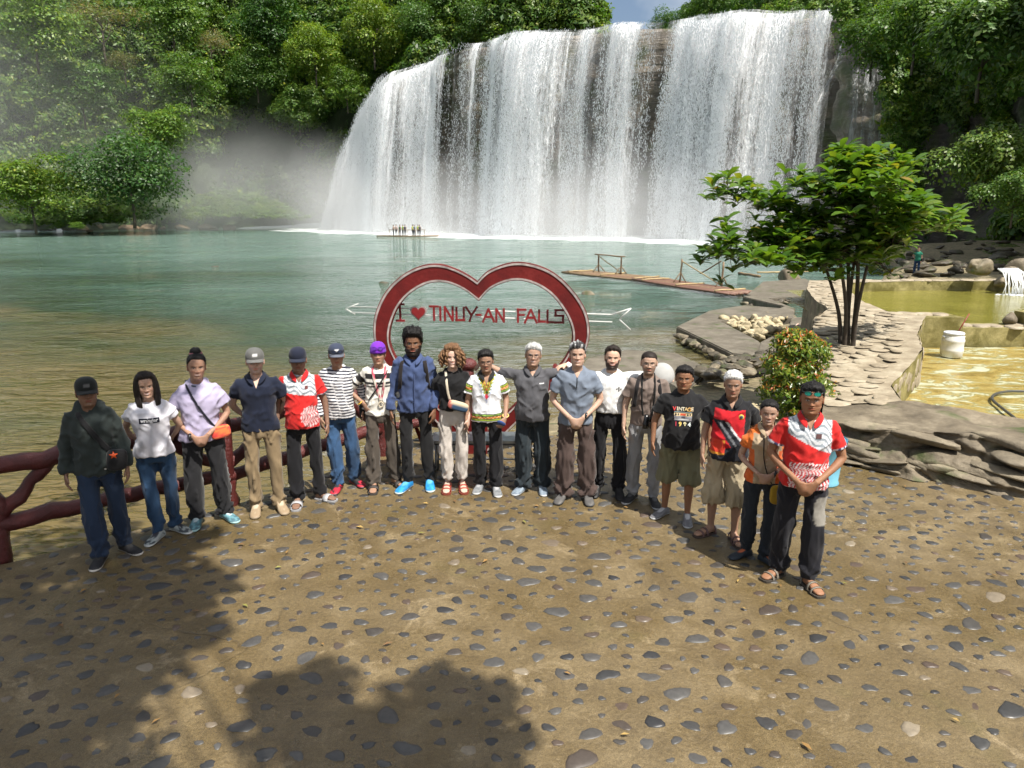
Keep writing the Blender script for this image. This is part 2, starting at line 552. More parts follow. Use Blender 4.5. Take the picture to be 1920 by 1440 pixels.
# ================================================================== RIVER AND ITS BED
WZ = -1.4
def struct(o, name_label=None):
    o["kind"] = "structure"
    return o
FB0, FB1 = np.array([-38.0, 157.5]), np.array([50.0, 95.0])        # foot line of the falls
def falls_base(t):
    t = np.asarray(t, float)
    p = FB0[None] + (FB1 - FB0)[None] * t[:, None]
    nrm = np.array([-(FB1 - FB0)[1], (FB1 - FB0)[0]]); nrm = -nrm / np.linalg.norm(nrm)
    if nrm[1] > 0: nrm = -nrm
    bow = 5.0 * np.sin(t * math.pi) + 1.6 * np.sin(t * 17.0) + 1.1 * np.sin(t * 41 + 1.0)
    return p + nrm[None] * bow[:, None], nrm
def lip_z(t):
    return np.interp(t, [0, .016, .032, .050, .082, .125, .179, .229, .283, .333, .423, .593, .726, .897, 1.0], [-.9, 7.6, 12.8, 17.3, 21.9, 25.1, 28.0, 29.4, 30.6, 30.9, 30.4, 30.2, 29.5, 28.1, 27.5])
# river surface
xs = np.concatenate([np.linspace(-330, -60, 24), np.linspace(-57, 60, 118), np.linspace(66, 260, 16)])
ys = np.concatenate([np.linspace(-40, 4, 8), np.linspace(5, 60, 56), np.linspace(61, 180, 110), np.linspace(190, 400, 10)])
X, Y = np.meshgrid(xs, ys)
V = np.stack([X.ravel(), Y.ravel(), np.full(X.size, WZ)], 1)
ft = np.linspace(0, .9, 120)
fb, fnrm = falls_base(ft)
dist = np.min(np.hypot(V[:, None, 0] - fb[None, :, 0], V[:, None, 1] - fb[None, :, 1]), 1)
foam = 1.0 - sstep(2.0, 19.0, dist)
wv = fbm(np.stack([V[:, 0] * .22, V[:, 1] * .3, np.zeros(len(V))], 1), 3, 5)
V[:, 2] += wv * (0.05 + 0.28 * foam)
struct(mk("river_water", V, grid_faces(len(xs), len(ys)), M["water"], color=np.stack([foam, foam, foam], 1)))
struct(mk("riverbed", [(-600, -300, -3.2), (600, -300, -3.2), (600, 700, -3.2), (-600, 700, -3.2)], [(0, 1, 2, 3)], M["darkrock"]))

# ================================================================== PLAZA WITH ITS PEBBLES
edge = [G(-150, 1092), G(60, 1046), G(200, 1006), G(300, 984), G(430, 950), G(560, 907), G(640, 876), G(720, 842), G(800, 815), G(960, 812), G(1120, 818), G(1250, 826), G(1420, 842)]
plaza_pts = [(p.x, p.y) for p in edge] + [(4.3, 8.9), (6.2, 7.6), (9.0, 5.6), (12, 2), (14, -14), (-12, -14), (-9.5, 0.5)]
n = len(plaza_pts)
top = [(x, y, 0.0) for x, y in plaza_pts]
lip = [(x * 1.0, y, -0.10) for x, y in plaza_pts]
bot = [(x, y - (0.05 if i < 9 else 0), -3.0) for i, (x, y) in enumerate(plaza_pts)]
V = np.array(top + lip + bot)
F = [tuple(range(n - 1, -1, -1))] + [(i, (i + 1) % n, n + (i + 1) % n, n + i) for i in range(n)] + [(n + i, n + (i + 1) % n, 2 * n + (i + 1) % n, 2 * n + i) for i in range(n)]
plaza = mk("plaza_pavement", V, F, M["concrete"], smooth=False)
bm = bmesh.new(); bm.from_mesh(plaza.data); bmesh.ops.recalc_face_normals(bm, faces=bm.faces); bm.to_mesh(plaza.data); bm.free()
struct(plaza)
def inside(x, y, poly):
    c = False
    j = len(poly) - 1
    for i in range(len(poly)):
        xi, yi = poly[i]; xj, yj = poly[j]
        if (yi > y) != (yj > y) and x < (xj - xi) * (y - yi) / (yj - yi) + xi:
            c = not c
        j = i
    return c
def pebble_mesh(seed):
    r = np.random.default_rng(seed)
    k = 11
    a = np.linspace(0, 2 * math.pi, k, endpoint=False)
    rad = 1 + 0.14 * np.cos(2 * a + r.uniform(0, 6)) + 0.13 * np.cos(3 * a + r.uniform(0, 6)) + 0.06 * np.cos(5 * a + r.uniform(0, 6)) + r.normal(0, 0.06, k)
    asp = r.uniform(0.55, 0.8)
    V = []
    for q, z in ((1.06, -0.10), (1.0, 0.05), (0.84, 0.17), (0.5, 0.22)):
        V += [[rad[i] * math.cos(a[i]) * q, rad[i] * math.sin(a[i]) * q * asp, z + (r.normal(0, 0.012) if q < .9 else 0)] for i in range(k)]
    V.append([0, 0, 0.225])
    F = [(j * k + i, j * k + (i + 1) % k, (j + 1) * k + (i + 1) % k, (j + 1) * k + i) for j in range(3) for i in range(k)]
    F += [(3 * k + i, 3 * k + (i + 1) % k, 4 * k) for i in range(k)]
    return np.array(V), F
pvar = [pebble_mesh(s) for s in range(9)]
pmeshes = [new_mesh("pebble", v, f, M["pebble"]) for v, f in pvar]
spots = []
r_ = random.Random(11)
cell = {}
for _ in range(48000):
    x, y = r_.uniform(-6.6, 7.5), r_.uniform(2.9, 9.9)
    if not inside(x, y, plaza_pts): continue
    if abs(x) > 0.82 * y + 1.2: continue
    s = r_.choice([0.028, 0.036, 0.044, 0.052, 0.060, 0.070, 0.082]) * r_.uniform(0.85, 1.2)
    cl = (int(x * 3), int(y * 3))
    ok = all(math.hypot(x - a, y - b) > s + c + 0.046 for i in (-1, 0, 1) for j in (-1, 0, 1) for a, b, c in cell.get((cl[0] + i, cl[1] + j), []))
    if ok:
        cell.setdefault(cl, []).append((x, y, s))
        spots.append((x, y, s, r_.uniform(-0.6, 0.6) + (math.pi if r_.random() < .5 else 0) if r_.random() < .7 else r_.uniform(0, 6.28), r_.randrange(9)))
spots.sort(key=lambda q: -q[2] / max(1.0, q[1] + 0.6))
for i, (x, y, s, a, k) in enumerate(spots[:300]):
    mko("pebble", pmeshes[k], plaza, (x, y, r_.uniform(-.006, .001)), (r_.uniform(-.08, .08), r_.uniform(-.08, .08), a), (s, s, s * r_.uniform(.4, .8)))
mb = MB()
for x, y, s, a, k in spots[300:]:
    v, f = pvar[k]
    c, sn = math.cos(a), math.sin(a)
    mb.add(np.stack([x + s * (v[:, 0] * c - v[:, 1] * sn), y + s * (v[:, 0] * sn + v[:, 1] * c), 0.001 + s * .75 * v[:, 2]], 1), f)
o = mb.build("small_pebbles", M["pebble"], plaza); o["kind"] = "stuff"
# ================================================================== HILLS AND CLIFFS
def wall_surface(base, top, nu, nv, seed, amp, fr, prof=None, strata=0.0):
    """lumpy hillside between a foot polyline and a top polyline; returns the grid and its outward normals"""
    base, top = np.array(base, float), np.array(top, float)
    def resample(p, k):
        d = np.concatenate([[0], np.cumsum(np.linalg.norm(np.diff(p, axis=0), axis=1))])
        q = np.linspace(0, d[-1], k)
        return np.stack([np.interp(q, d, p[:, i]) for i in range(3)], 1)
    b, t = resample(base, nu), resample(top, nu)
    v = np.linspace(0, 1, nv)
    w = v if prof is None else np.interp(v, [p[0] for p in prof], [p[1] for p in prof])
    Pz = b[None, :, 2] + (t - b)[None, :, 2] * v[:, None]
    Px = b[None, :, 0] + (t - b)[None, :, 0] * w[:, None]
    Py = b[None, :, 1] + (t - b)[None, :, 1] * w[:, None]
    Pt = np.stack([Px, Py, Pz], 2)
    du = np.gradient(Pt, axis=1); dv = np.gradient(Pt, axis=0)
    N = np.cross(du, dv); N /= np.linalg.norm(N, axis=2, keepdims=True) + 1e-9
    cdir = np.stack([-Pt[..., 0], -Pt[..., 1], np.zeros_like(Pt[..., 0]) + 30], 2)
    N *= np.sign(np.sum(N * cdir, 2, keepdims=True))
    q = Pt.reshape(-1, 3)
    dsp = fbm(q * fr, 4, seed) * amp
    if strata:
        dsp += strata * fbm(np.stack([q[:, 0] * .05, q[:, 1] * .05, q[:, 2] * 0.7], 1), 3, seed + 9)
    q = q + N.reshape(-1, 3) * dsp[:, None]
    return q, N.reshape(-1, 3)
# left hill: foot along the far shore, up beyond the top of the picture
HL = dict(base=[(-175, 70, -2), (-125, 112, -2), (-104, 132, -2), (-92, 150, -2), (-72, 166, -2), (-54, 176, -1), (-44, 173, 0), (-33, 166, 14)],
          top=[(-215, 110, 62), (-150, 150, 66), (-118, 172, 70), (-95, 186, 72), (-70, 192, 74), (-48, 190, 74), (-30, 182, 74), (-14, 176, 74)])
qL, nL = wall_surface(HL["base"], HL["top"], 150, 60, 3, 6.5, 0.055, [(0, 0), (.12, .12), (.2, .3), (.32, .36), (.5, .34), (.7, .62), (1, 1)])
struct(mk("hillside_left", qL, grid_faces(150, 60), M["soil"]))
# hill above the lip of the falls, ending at the gap of sky
HT = dict(base=[(-34, 172, 12), (-20, 161, 29), (-6, 152, 30), (8, 144, 30), (14, 139, 30), (16, 142, 30)],
          top=[(-34, 190, 75), (-20, 182, 75), (-6, 172, 72), (5, 162, 64), (11, 152, 52), (14, 150, 38)])
qT, nT = wall_surface(HT["base"], HT["top"], 70, 36, 23, 3.5, 0.08, [(0, 0), (.3, .12), (.6, .4), (1, 1)])
struct(mk("hillside_above_falls", qT, grid_faces(70, 36), M["soil"]))
# distant hill behind the gap
HF = dict(base=[(33, 192, 28), (48, 182, 28), (70, 172, 28), (100, 160, 28), (130, 140, 28)], top=[(40, 205, 40), (52, 205, 62), (78, 195, 74), (112, 180, 80), (150, 160, 80)])
qF, nF = wall_surface(HF["base"], HF["top"], 60, 26, 33, 3.5, 0.08)
struct(mk("hillside_far", qF, grid_faces(60, 26), M["soil"]))
# right cliff, coming towards the plaza
HR = dict(base=[(40, 122, -2), (50, 112, -2), (54, 102, -2), (51, 90, -2), (47.5, 78, -2), (43, 66, -1.6), (38.5, 56, -1.3), (35, 48, -1), (32, 40, -.6), (31, 30, 0), (31, 18, 0)],
          top=[(44, 138, 50), (58, 134, 52), (66, 118, 52), (66, 104, 52), (63, 90, 52), (58, 76, 50), (54, 64, 46), (50, 54, 42), (47, 45, 40), (46, 32, 36), (46, 18, 32)])
qR, nR = wall_surface(HR["base"], HR["top"], 120, 60, 43, 2.6, 0.11, [(0, 0.10), (.06, .16), (.12, .34), (.2, .40), (.3, .30), (.42, .16), (.6, .36), (1, 1)], 0.7)
struct(mk("cliff_right", qR, grid_faces(120, 60), M["cliff"]))

# ================================================================== WATERFALL
NU, NV = 260, 60
tt = np.linspace(-0.015, .95, NU)
bb, nrm = falls_base(np.clip(tt, 0, 1.1))
zl = lip_z(tt)
vv = np.linspace(0, 1, NV)
# rock face behind the water: a ledge at the top, undercut below
setback = np.interp(vv, [0, .25, .5, .62, .8, .9, 1.0], [8.0, 8.8, 7.2, 6.4, 5.8, 5.6, 6.2])
rk = np.zeros((NV, NU, 3))
for j in range(NV):
    rk[j, :, 0] = bb[:, 0] - nrm[0] * setback[j]
    rk[j, :, 1] = bb[:, 1] - nrm[1] * setback[j]
    rk[j, :, 2] = WZ - 1 + (zl - 0.35 - WZ + 1) * vv[j]
q = rk.reshape(-1, 3)
dd = 0.9 * fbm(q * 0.10, 4, 51) + 0.5 * fbm(np.stack([q[:, 0] * .06, q[:, 1] * .06, q[:, 2] * .55], 1), 3, 52)
q[:, :2] += nrm[None] * dd[:, None]
# flat river bed behind the lip
lipr = q.reshape(NV, NU, 3)[-1].copy()
back = lipr.copy(); back[:, :2] -= nrm[None] * 26; back[:, 2] += 0.6
q = np.concatenate([q, back])
fall_cliff = struct(mk("cliff_behind_falls", q, grid_faces(NU, NV + 1), M["wetcliff"]))

falls = empty("waterfall", (0, 128, WZ))
tagit(falls, "wide curtain of white falling water pouring over the dark cliff", "waterfall")
def falls_sheet(off_top, off_bot, seed, name, mat, t0, t1, nu, nv, cover_fn):
    t = np.linspace(t0, t1, nu)
    b, nn = falls_base(np.clip(t, 0, 1.1))
    z1 = lip_z(t)
    v = np.linspace(0, 1, nv)                              # 0 = lip, 1 = foot
    P = np.zeros((nv, nu, 3)); C = np.zeros((nv, nu, 3)); U = np.zeros((nv, nu, 2))
    lump = fbm(np.stack([t * 30, t * 0, t * 0], 1), 3, seed)
    along = np.concatenate([[0], np.cumsum(np.linalg.norm(np.diff(b, axis=0), axis=1))])
    for j, w in enumerate(v):
        # lip is rounded: the first stretch runs outwards, then falls as a parabola
        h = np.maximum(z1 - WZ, 0.3)
        out = -4.6 + off_top + (4.6 - off_top + off_bot) * (w ** 0.5) * 0.9
        led = 1.0 * fbm(np.stack([t * 24, np.full(nu, w * 3.2), t * 0], 1), 3, seed + 3) * (1 - w) * 1.2
        o_ = out + led + lump * 0.9
        P[j, :, 0] = b[:, 0] + nn[0] * o_
        P[j, :, 1] = b[:, 1] + nn[1] * o_
        P[j, :, 2] = z1 - h * w + 0.12 - (0.8 * (1 - w) * np.abs(lump) if w > 0 else 0)
        C[j, :, 0] = cover_fn(t, w)
        C[j, :, 1] = np.where(t < 0, 0, 1)
        U[j, :, 0] = along + 0.18 * h * w * np.clip((0.25 - t) / 0.25, 0, 1)
        U[j, :, 1] = z1 - h * w
        # the left shoulder: water runs outwards down the round rock
        sh = np.clip((0.12 - t) / 0.12, 0, 1)
        P[j, :, 0] -= sh * w * 1.0
    return mk(name, P.reshape(-1, 3) - np.array(falls.location), grid_faces(nu, nv), mat, falls, color=C.reshape(-1, 3), uv=U.reshape(-1, 2))
# where the streams run thick (1) and where the rock shows (0)
STREAMS_PX = [(590, .9), (640, .9), (680, .85), (720, .70), (760, .60), (800, .64), (835, .38), (868, .10), (890, .52), (915, .12), (942, .86), (1000, .78), (1050, .60), (1078, .14), (1105, .76), (1130, .12), (1160, .76), (1195, .76), (1222, .02), (1250, .04), (1275, .82), (1330, .78), (1400, .70), (1460, .70), (1500, .58), (1540, .46), (1562, .42), (1580, .1)]
PX2T = ([612, 622, 640, 660, 690, 730, 770, 815, 860, 945, 1130, 1300, 1560, 1600], [0, .016, .05, .082, .125, .179, .229, .283, .333, .423, .593, .726, .897, .92])
STREAMS = [(float(np.interp(a, *PX2T)) if a > 612 else -.02, b) for a, b in STREAMS_PX]
def cover(t, w):
    c = np.interp(t, [s[0] for s in STREAMS], [s[1] for s in STREAMS])
    return np.clip(c * (1 - 0.12 * w) + 0.34 * max(0, 0.32 - w) + 0.22 * max(0, w - 0.80), 0, 1)
falls_sheet(0.0, 0.0, 61, "water_curtain", M["falls_back"], 0.0, .905, 300, 46, cover)
falls_sheet(0.9, 1.4, 62, "water_curtain", M["falls_front"], 0.0, .902, 300, 46, lambda t, w: cover(t + 0.002, w) * 0.95)
# drops thrown clear of the curtain
nd = 190000
td = rng.uniform(0.0, .902, nd * 2); wd = rng.uniform(0, 1, nd * 2) ** 0.85
cd = np.interp(td, [s[0] for s in STREAMS], [s[1] for s in STREAMS])
strand = fbm(np.stack([td * 110, wd * 1.6, td * 0], 1), 3, 71) * 1.1 + 0.5 * vnoise(np.stack([td * 420, wd * 5, td * 0], 1), 72)
keep = rng.uniform(0, 1, nd * 2) < np.clip(-0.05 + cd * 0.80 + strand * 0.80, 0, 1)
td, wd = td[keep][:nd], wd[keep][:nd]
b, nn = falls_base(td)
z1 = lip_z(td); h = np.maximum(z1 - WZ, 0.3)
o_ = -3.9 + 5.6 * (wd ** 0.5) * 0.9 + rng.normal(0, 0.45, len(td)) + fbm(np.stack([td * 30, td * 0, td * 0], 1), 3, 62) * 0.9 + 0.7
sh = np.clip((0.12 - td) / 0.12, 0, 1)
Pd = np.stack([b[:, 0] + nn[0] * o_ - sh * wd * 1.0, b[:, 1] + nn[1] * o_, z1 - h * wd], 1)
wid = rng.uniform(0.022, 0.062, len(td)); hei = wid * rng.uniform(1.2, 5.0, len(td))
ta = rng.normal(0, 0.35, len(td))
sx, sz = np.cos(ta), np.sin(ta)
quad = np.zeros((len(td), 4, 3))
fx, fy = -nn[1], nn[0]
for k, (u, w) in enumerate(((0, -1), (1, 0), (0, 1), (-1, 0))):
    lx = u * wid * sx - w * hei * sz * 0.3
    lz = u * wid * sz * 0.3 + w * hei
    quad[:, k, 0] = Pd[:, 0] + lx * fx
    quad[:, k, 1] = Pd[:, 1] + lx * fy + (0.05 if k % 2 else 0)
    quad[:, k, 2] = Pd[:, 2] + lz
o = mk("water_drops", quad.reshape(-1, 3) - np.array(falls.location), np.arange(len(td) * 4).reshape(-1, 4), M["fleck"], falls, smooth=False)
o["kind"] = "stuff"

# side fall down the rock on the right of the main curtain
side = empty("side_waterfall", (52, 90, WZ))
tagit(side, "thin side cascade trickling down dark rock beside the main curtain", "waterfall")
def side_sheet(pts, w0, w1, name):
    k = len(pts)
    p = np.array([tuple(PY(*q)) for q in pts])
    nu = 7
    Pq, Cq, Uq = [], [], []
    for i in range(k):
        ww = w0 + (w1 - w0) * i / (k - 1)
        for j in range(nu):
            s = j / (nu - 1) - .5
            Pq.append(p[i] + np.array([s * ww, 0.25 * math.cos(s * 9), 0])); Cq.append((0.55 - 0.25 * abs(s), 1 if 0 < j < nu - 1 else 0, 0)); Uq.append((s * ww + 7 * i * .01, p[i][2]))
    return mk(name, np.array(Pq) - np.array(side.location), grid_faces(nu, k), M["falls_back"], side, color=np.array(Cq), uv=np.array(Uq))
side_sheet([(1575, 55, 91), (1577, 80, 89.5), (1572, 110, 88.5), (1555, 145, 87.5), (1535, 190, 86.5), (1525, 250, 86), (1520, 330, 86)], 1.2, 3.0, "water_strand")
side_sheet([(1625, 128, 86), (1623, 150, 85), (1622, 200, 84), (1618, 250, 83.5), (1610, 330, 83)], 3.0, 4.2, "water_strand")
side_sheet([(1652, 130, 85), (1655, 160, 84), (1654, 210, 83), (1650, 270, 82.5), (1640, 340, 82)], 2.2, 3.2, "water_strand")
# the rock those strands run over
rb = []
for px, Yq in ((1566, 93.5), (1590, 91), (1615, 88.5), (1640, 87), (1665, 86), (1690, 85)):
    rb.append([tuple(PY(px, 470, Yq - 3)), tuple(PY(px, 40 if px < 1600 else 110, Yq + 1))])
qS, nS = wall_surface([r[0] for r in rb], [r[1] for r in rb], 50, 60, 57, 1.7, 0.22, None, 1.3)
struct(mk("cliff_beside_falls", qS, grid_faces(50, 60), M["wetcliff"]))
# ================================================================== LEAVES, CLUMPS, TREES
def leaf_set(P, N, size, asp, r, droop=0.2, fold=0.18):
    """bent leaf blades: 6 vertices, 2 quads each, at P facing N"""
    k = len(P)
    N = N / (np.linalg.norm(N, axis=1, keepdims=True) + 1e-9)
    a = r.normal(size=(k, 3)); a[:, 2] -= droop * 2
    T = a - N * np.sum(a * N, 1, keepdims=True)
    T /= np.linalg.norm(T, axis=1, keepdims=True) + 1e-9
    B = np.cross(N, T)
    s = size[:, None]; w = s * asp
    V = np.zeros((k, 6, 3))
    V[:, 0] = P - T * s * .5
    V[:, 1] = P - T * s * .05 + B * w * .5 - N * s * fold * .4
    V[:, 2] = P + T * s * .5 - N * s * fold
    V[:, 3] = P - T * s * .05 - B * w * .5 - N * s * fold * .4
    V[:, 4] = P - T * s * .1 + N * s * .04
    V[:, 5] = P + T * s * .22 - N * s * .02
    base = (np.arange(k) * 6)[:, None]
    F = np.concatenate([base + np.array([[0, 1, 5, 4]]), base + np.array([[1, 2, 5, 5]])[:, :4]], 0)
    T3 = np.concatenate([base + np.array([[0, 1, 4]]), base + np.array([[1, 5, 4]]), base + np.array([[1, 2, 5]]), base + np.array([[0, 4, 3]]), base + np.array([[4, 5, 3]]), base + np.array([[5, 2, 3]])], 0)
    return V.reshape(-1, 3), T3
def leaf_quads(P, N, size, asp, r, droop=0.2):
    """plain bent leaves: 4 vertices, 2 triangles each (for foliage far away)"""
    k = len(P)
    N = N / (np.linalg.norm(N, axis=1, keepdims=True) + 1e-9)
    a = r.normal(size=(k, 3)); a[:, 2] -= droop * 2
    T = a - N * np.sum(a * N, 1, keepdims=True)
    T /= np.linalg.norm(T, axis=1, keepdims=True) + 1e-9
    B = np.cross(N, T)
    s = size[:, None]; w = s * asp
    V = np.zeros((k, 4, 3))
    V[:, 0] = P - T * s * .5
    V[:, 1] = P + B * w * .5 - N * s * .08
    V[:, 2] = P + T * s * .5 - N * s * .12
    V[:, 3] = P - B * w * .5 - N * s * .08
    base = (np.arange(k) * 4)[:, None]
    return V.reshape(-1, 3), np.concatenate([base + np.array([[0, 1, 2]]), base + np.array([[0, 2, 3]])], 0)
def leaf_tone(k, r, yellow=0.06, per=4):
    g = r.uniform(0.6, 1.35, k)
    c = np.stack([g * r.uniform(.85, 1.25, k), g, g * r.uniform(.7, 1.1, k)], 1)
    y = r.uniform(size=k) < yellow
    c[y] *= np.array([1.6, 1.2, .7])
    return np.repeat(c, per, 0)
def clump_mesh(name, seed, nleaf, shape, lsize, asp=0.55, mat="jungle"):
    r = np.random.default_rng(seed)
    d = r.normal(size=(nleaf, 3)); d /= np.linalg.norm(d, axis=1, keepdims=True)
    d[:, 2] = np.abs(d[:, 2]) * r.choice([1, 1, 1, -.6], nleaf)
    rad = r.uniform(0.45, 1.0, nleaf) ** 0.5 * (1 + 0.25 * vnoise(d * 2.1, seed))
    P = d * rad[:, None] * np.array(shape)
    N = d + np.array([0.1, -0.25, 0.65]) + r.normal(0, .35, (nleaf, 3))
    V, F = leaf_quads(P, N, lsize * r.uniform(.6, 1.35, nleaf), asp, r, 0.3)
    return new_mesh(name, V, F, M[mat], False, leaf_tone(nleaf, r))
M["leaf_light"] = m_leaf("bright_tree_leaf", (0.075, 0.15, 0.026), (0.10, 0.185, 0.032), (0.14, 0.215, 0.036))
clumps = bpy.data.collections.new("leaf_clumps")
for i, (nl, sh, ls, asp) in enumerate([(120, (1.0, 1.0, .75), .34, .6), (150, (1.1, 1.0, .6), .27, .5), (110, (.85, .85, 1.0), .40, .62), (130, (.55, .5, 1.7), .30, .55), (90, (1.2, 1.1, .55), .5, .38), (150, (1.1, 1.1, .6), .24, .6), (130, (.5, .45, 2.4), .26, .5)]):
    clumps.objects.link(bpy.data.objects.new("leaf_clump", clump_mesh("leaf_clump", 100 + i, nl, sh, ls, asp, "leaf_light" if i == 5 else "jungle")))
def scatter_group():
    g = bpy.data.node_groups.new("leaf_scatter", 'GeometryNodeTree')
    g.interface.new_socket("Geometry", in_out='INPUT', socket_type='NodeSocketGeometry')
    g.interface.new_socket("Geometry", in_out='OUTPUT', socket_type='NodeSocketGeometry')
    i, o = g.nodes.new("NodeGroupInput"), g.nodes.new("NodeGroupOutput")
    ci = g.nodes.new("GeometryNodeCollectionInfo")
    ci.inputs["Collection"].default_value = clumps
    ci.inputs["Separate Children"].default_value = True
    ci.inputs["Reset Children"].default_value = True
    ip = g.nodes.new("GeometryNodeInstanceOnPoints")
    ip.inputs["Pick Instance"].default_value = True
    def na(name, typ):
        n = g.nodes.new("GeometryNodeInputNamedAttribute"); n.data_type = typ
        n.inputs["Name"].default_value = name
        return n.outputs["Attribute"]
    e2r = g.nodes.new("FunctionNodeEulerToRotation")
    L = g.links.new
    L(i.outputs[0], ip.inputs["Points"]); L(ci.outputs[0], ip.inputs["Instance"])
    L(na("idx", 'INT'), ip.inputs["Instance Index"])
    L(na("rot", 'FLOAT_VECTOR'), e2r.inputs[0]); L(e2r.outputs[0], ip.inputs["Rotation"])
    L(na("scl", 'FLOAT_VECTOR'), ip.inputs["Scale"])
    L(ip.outputs[0], o.inputs[0])
    return g
SCATTER = scatter_group()
def scatter(name, P, scl, idx, rot):
    me = bpy.data.meshes.new(name)
    me.vertices.add(len(P)); me.vertices.foreach_set("co", np.asarray(P, np.float32).ravel())
    for nm, ty, arr in (("scl", 'FLOAT_VECTOR', scl), ("rot", 'FLOAT_VECTOR', rot)):
        a = me.attributes.new(nm, ty, 'POINT'); a.data.foreach_set("vector", np.asarray(arr, np.float32).ravel())
    a = me.attributes.new("idx", 'INT', 'POINT'); a.data.foreach_set("value", np.asarray(idx, np.int32))
    o = link(bpy.data.objects.new(name, me))
    o.modifiers.new("leaves", 'NODES').node_group = SCATTER
    o["kind"] = "stuff"
    return o
def cover_wall(name, q, nrm_, nu, nv, count, smin, smax, seed, keep=None, weights=(.24, .2, .14, .1, .08, .12, .12)):
    r = np.random.default_rng(seed)
    u, v = r.uniform(0, nu - 1.001, count), r.uniform(0, nv - 1.001, count)
    g, gn = q.reshape(nv, nu, 3), nrm_.reshape(nv, nu, 3)
    i, j = u.astype(int), v.astype(int)
    fu, fv = (u - i)[:, None], (v - j)[:, None]
    bl = lambda a: (a[j, i] * (1 - fu) + a[j, i + 1] * fu) * (1 - fv) + (a[j + 1, i] * (1 - fu) + a[j + 1, i + 1] * fu) * fv
    P, N = bl(g), bl(gn)
    k = np.ones(count, bool) if keep is None else keep(P, v / (nv - 1), u / (nu - 1), r)
    P, N = P[k], N[k]
    n_ = len(P)
    s = r.uniform(smin, smax, n_)
    lump = fbm(P * 0.16, 3, seed + 1)
    P = P + N * (s * 0.35 + np.maximum(lump, -.2) * smax * 1.3)[:, None]
    sc = s[:, None] * r.uniform(.8, 1.25, (n_, 3))
    idx = r.choice([0, 1, 2, 3, 4, 6], n_, p=tuple(weights) + (.0,)) if len(weights) == 5 else r.choice([0, 1, 2, 3, 4, 5, 6], n_, p=weights)
    rot = np.stack([r.uniform(-.4, .4, n_), r.uniform(-.4, .4, n_), r.uniform(0, 6.28, n_)], 1)
    return scatter(name, P, sc, idx, rot)
def keepL(P, v, u, r):
    hole = fbm(P * np.array([.07, .07, .10]), 3, 91)
    dark = (v > .10) & (v < .30) & (u > .62)
    k = (hole > -0.42) & ~(dark & (hole < -0.05)) & (v > .03)
    return k
o = cover_wall("jungle_left_hillside", qL, nL, 150, 60, 17000, 0.8, 2.2, 201, keepL)
tagit(o, "dense mass of green jungle leaves covering the far hillside beside the falls", "jungle", kind="stuff")
o = cover_wall("jungle_above_falls", qT, nT, 70, 36, 3400, 0.9, 2.2, 202)
tagit(o, "sunlit jungle leaves crowding the hill above the lip of the falls", "jungle", kind="stuff")
o = cover_wall("jungle_distant_hill", qF, nF, 60, 26, 1500, 1.2, 2.6, 203)
tagit(o, "bluish distant jungle behind the lip of the falls", "jungle", kind="stuff")
def keepR(P, v, u, r):
    hole = fbm(P * np.array([.10, .10, .16]), 3, 95)
    low = (v < .30)
    return (~low & (hole > -0.40)) | (low & (hole > 0.12) & (v > .04))
o = cover_wall("jungle_right_cliff", qR, nR, 120, 60, 15000, 0.5, 1.5, 204, keepR, (.25, .25, .1, .25, .15))
tagit(o, "hanging jungle leaves and vines over the cliff on the right", "jungle", kind="stuff")
# creepers along the top and the right edge of the rock beside the falls
Pq = np.array([tuple(PY(px, py, Yq)) for px, py, Yq in [(random.uniform(1570, 1700), random.uniform(5, 62), random.uniform(84, 90)) for _ in range(90)] + [(random.uniform(1660, 1730), random.uniform(90, 420), random.uniform(79, 83)) for _ in range(170)]])
o = scatter("jungle_beside_falls", Pq, rng.uniform(.7, 1.6, (260, 1)) * np.ones((1, 3)), rng.choice([0, 1, 3, 4, 6], 260), rng.uniform(0, 6, (260, 3)) * np.array([.05, .05, 1]))
tagit(o, "creepers hanging over the wet rock beside the right end of the falls", "jungle", kind="stuff")
# leaves spilling over the left shoulder of the falls
tq = rng.uniform(-.01, .22, 260)
b_, nn_ = falls_base(np.clip(tq, 0, 1))
Pq = np.stack([b_[:, 0] - nn_[0] * 11, b_[:, 1] - nn_[1] * 11, lip_z(np.clip(tq, 0, 1)) + rng.uniform(-2, 5, 260)], 1)
sc = rng.uniform(1.2, 2.4, (260, 1)) * np.ones((1, 3))
o = scatter("jungle_falls_shoulder", Pq, sc, rng.choice(4, 260), rng.uniform(0, 6, (260, 3)) * np.array([.05, .05, 1]))
tagit(o, "jungle leaves overhanging the left shoulder of the falls", "jungle", kind="stuff")

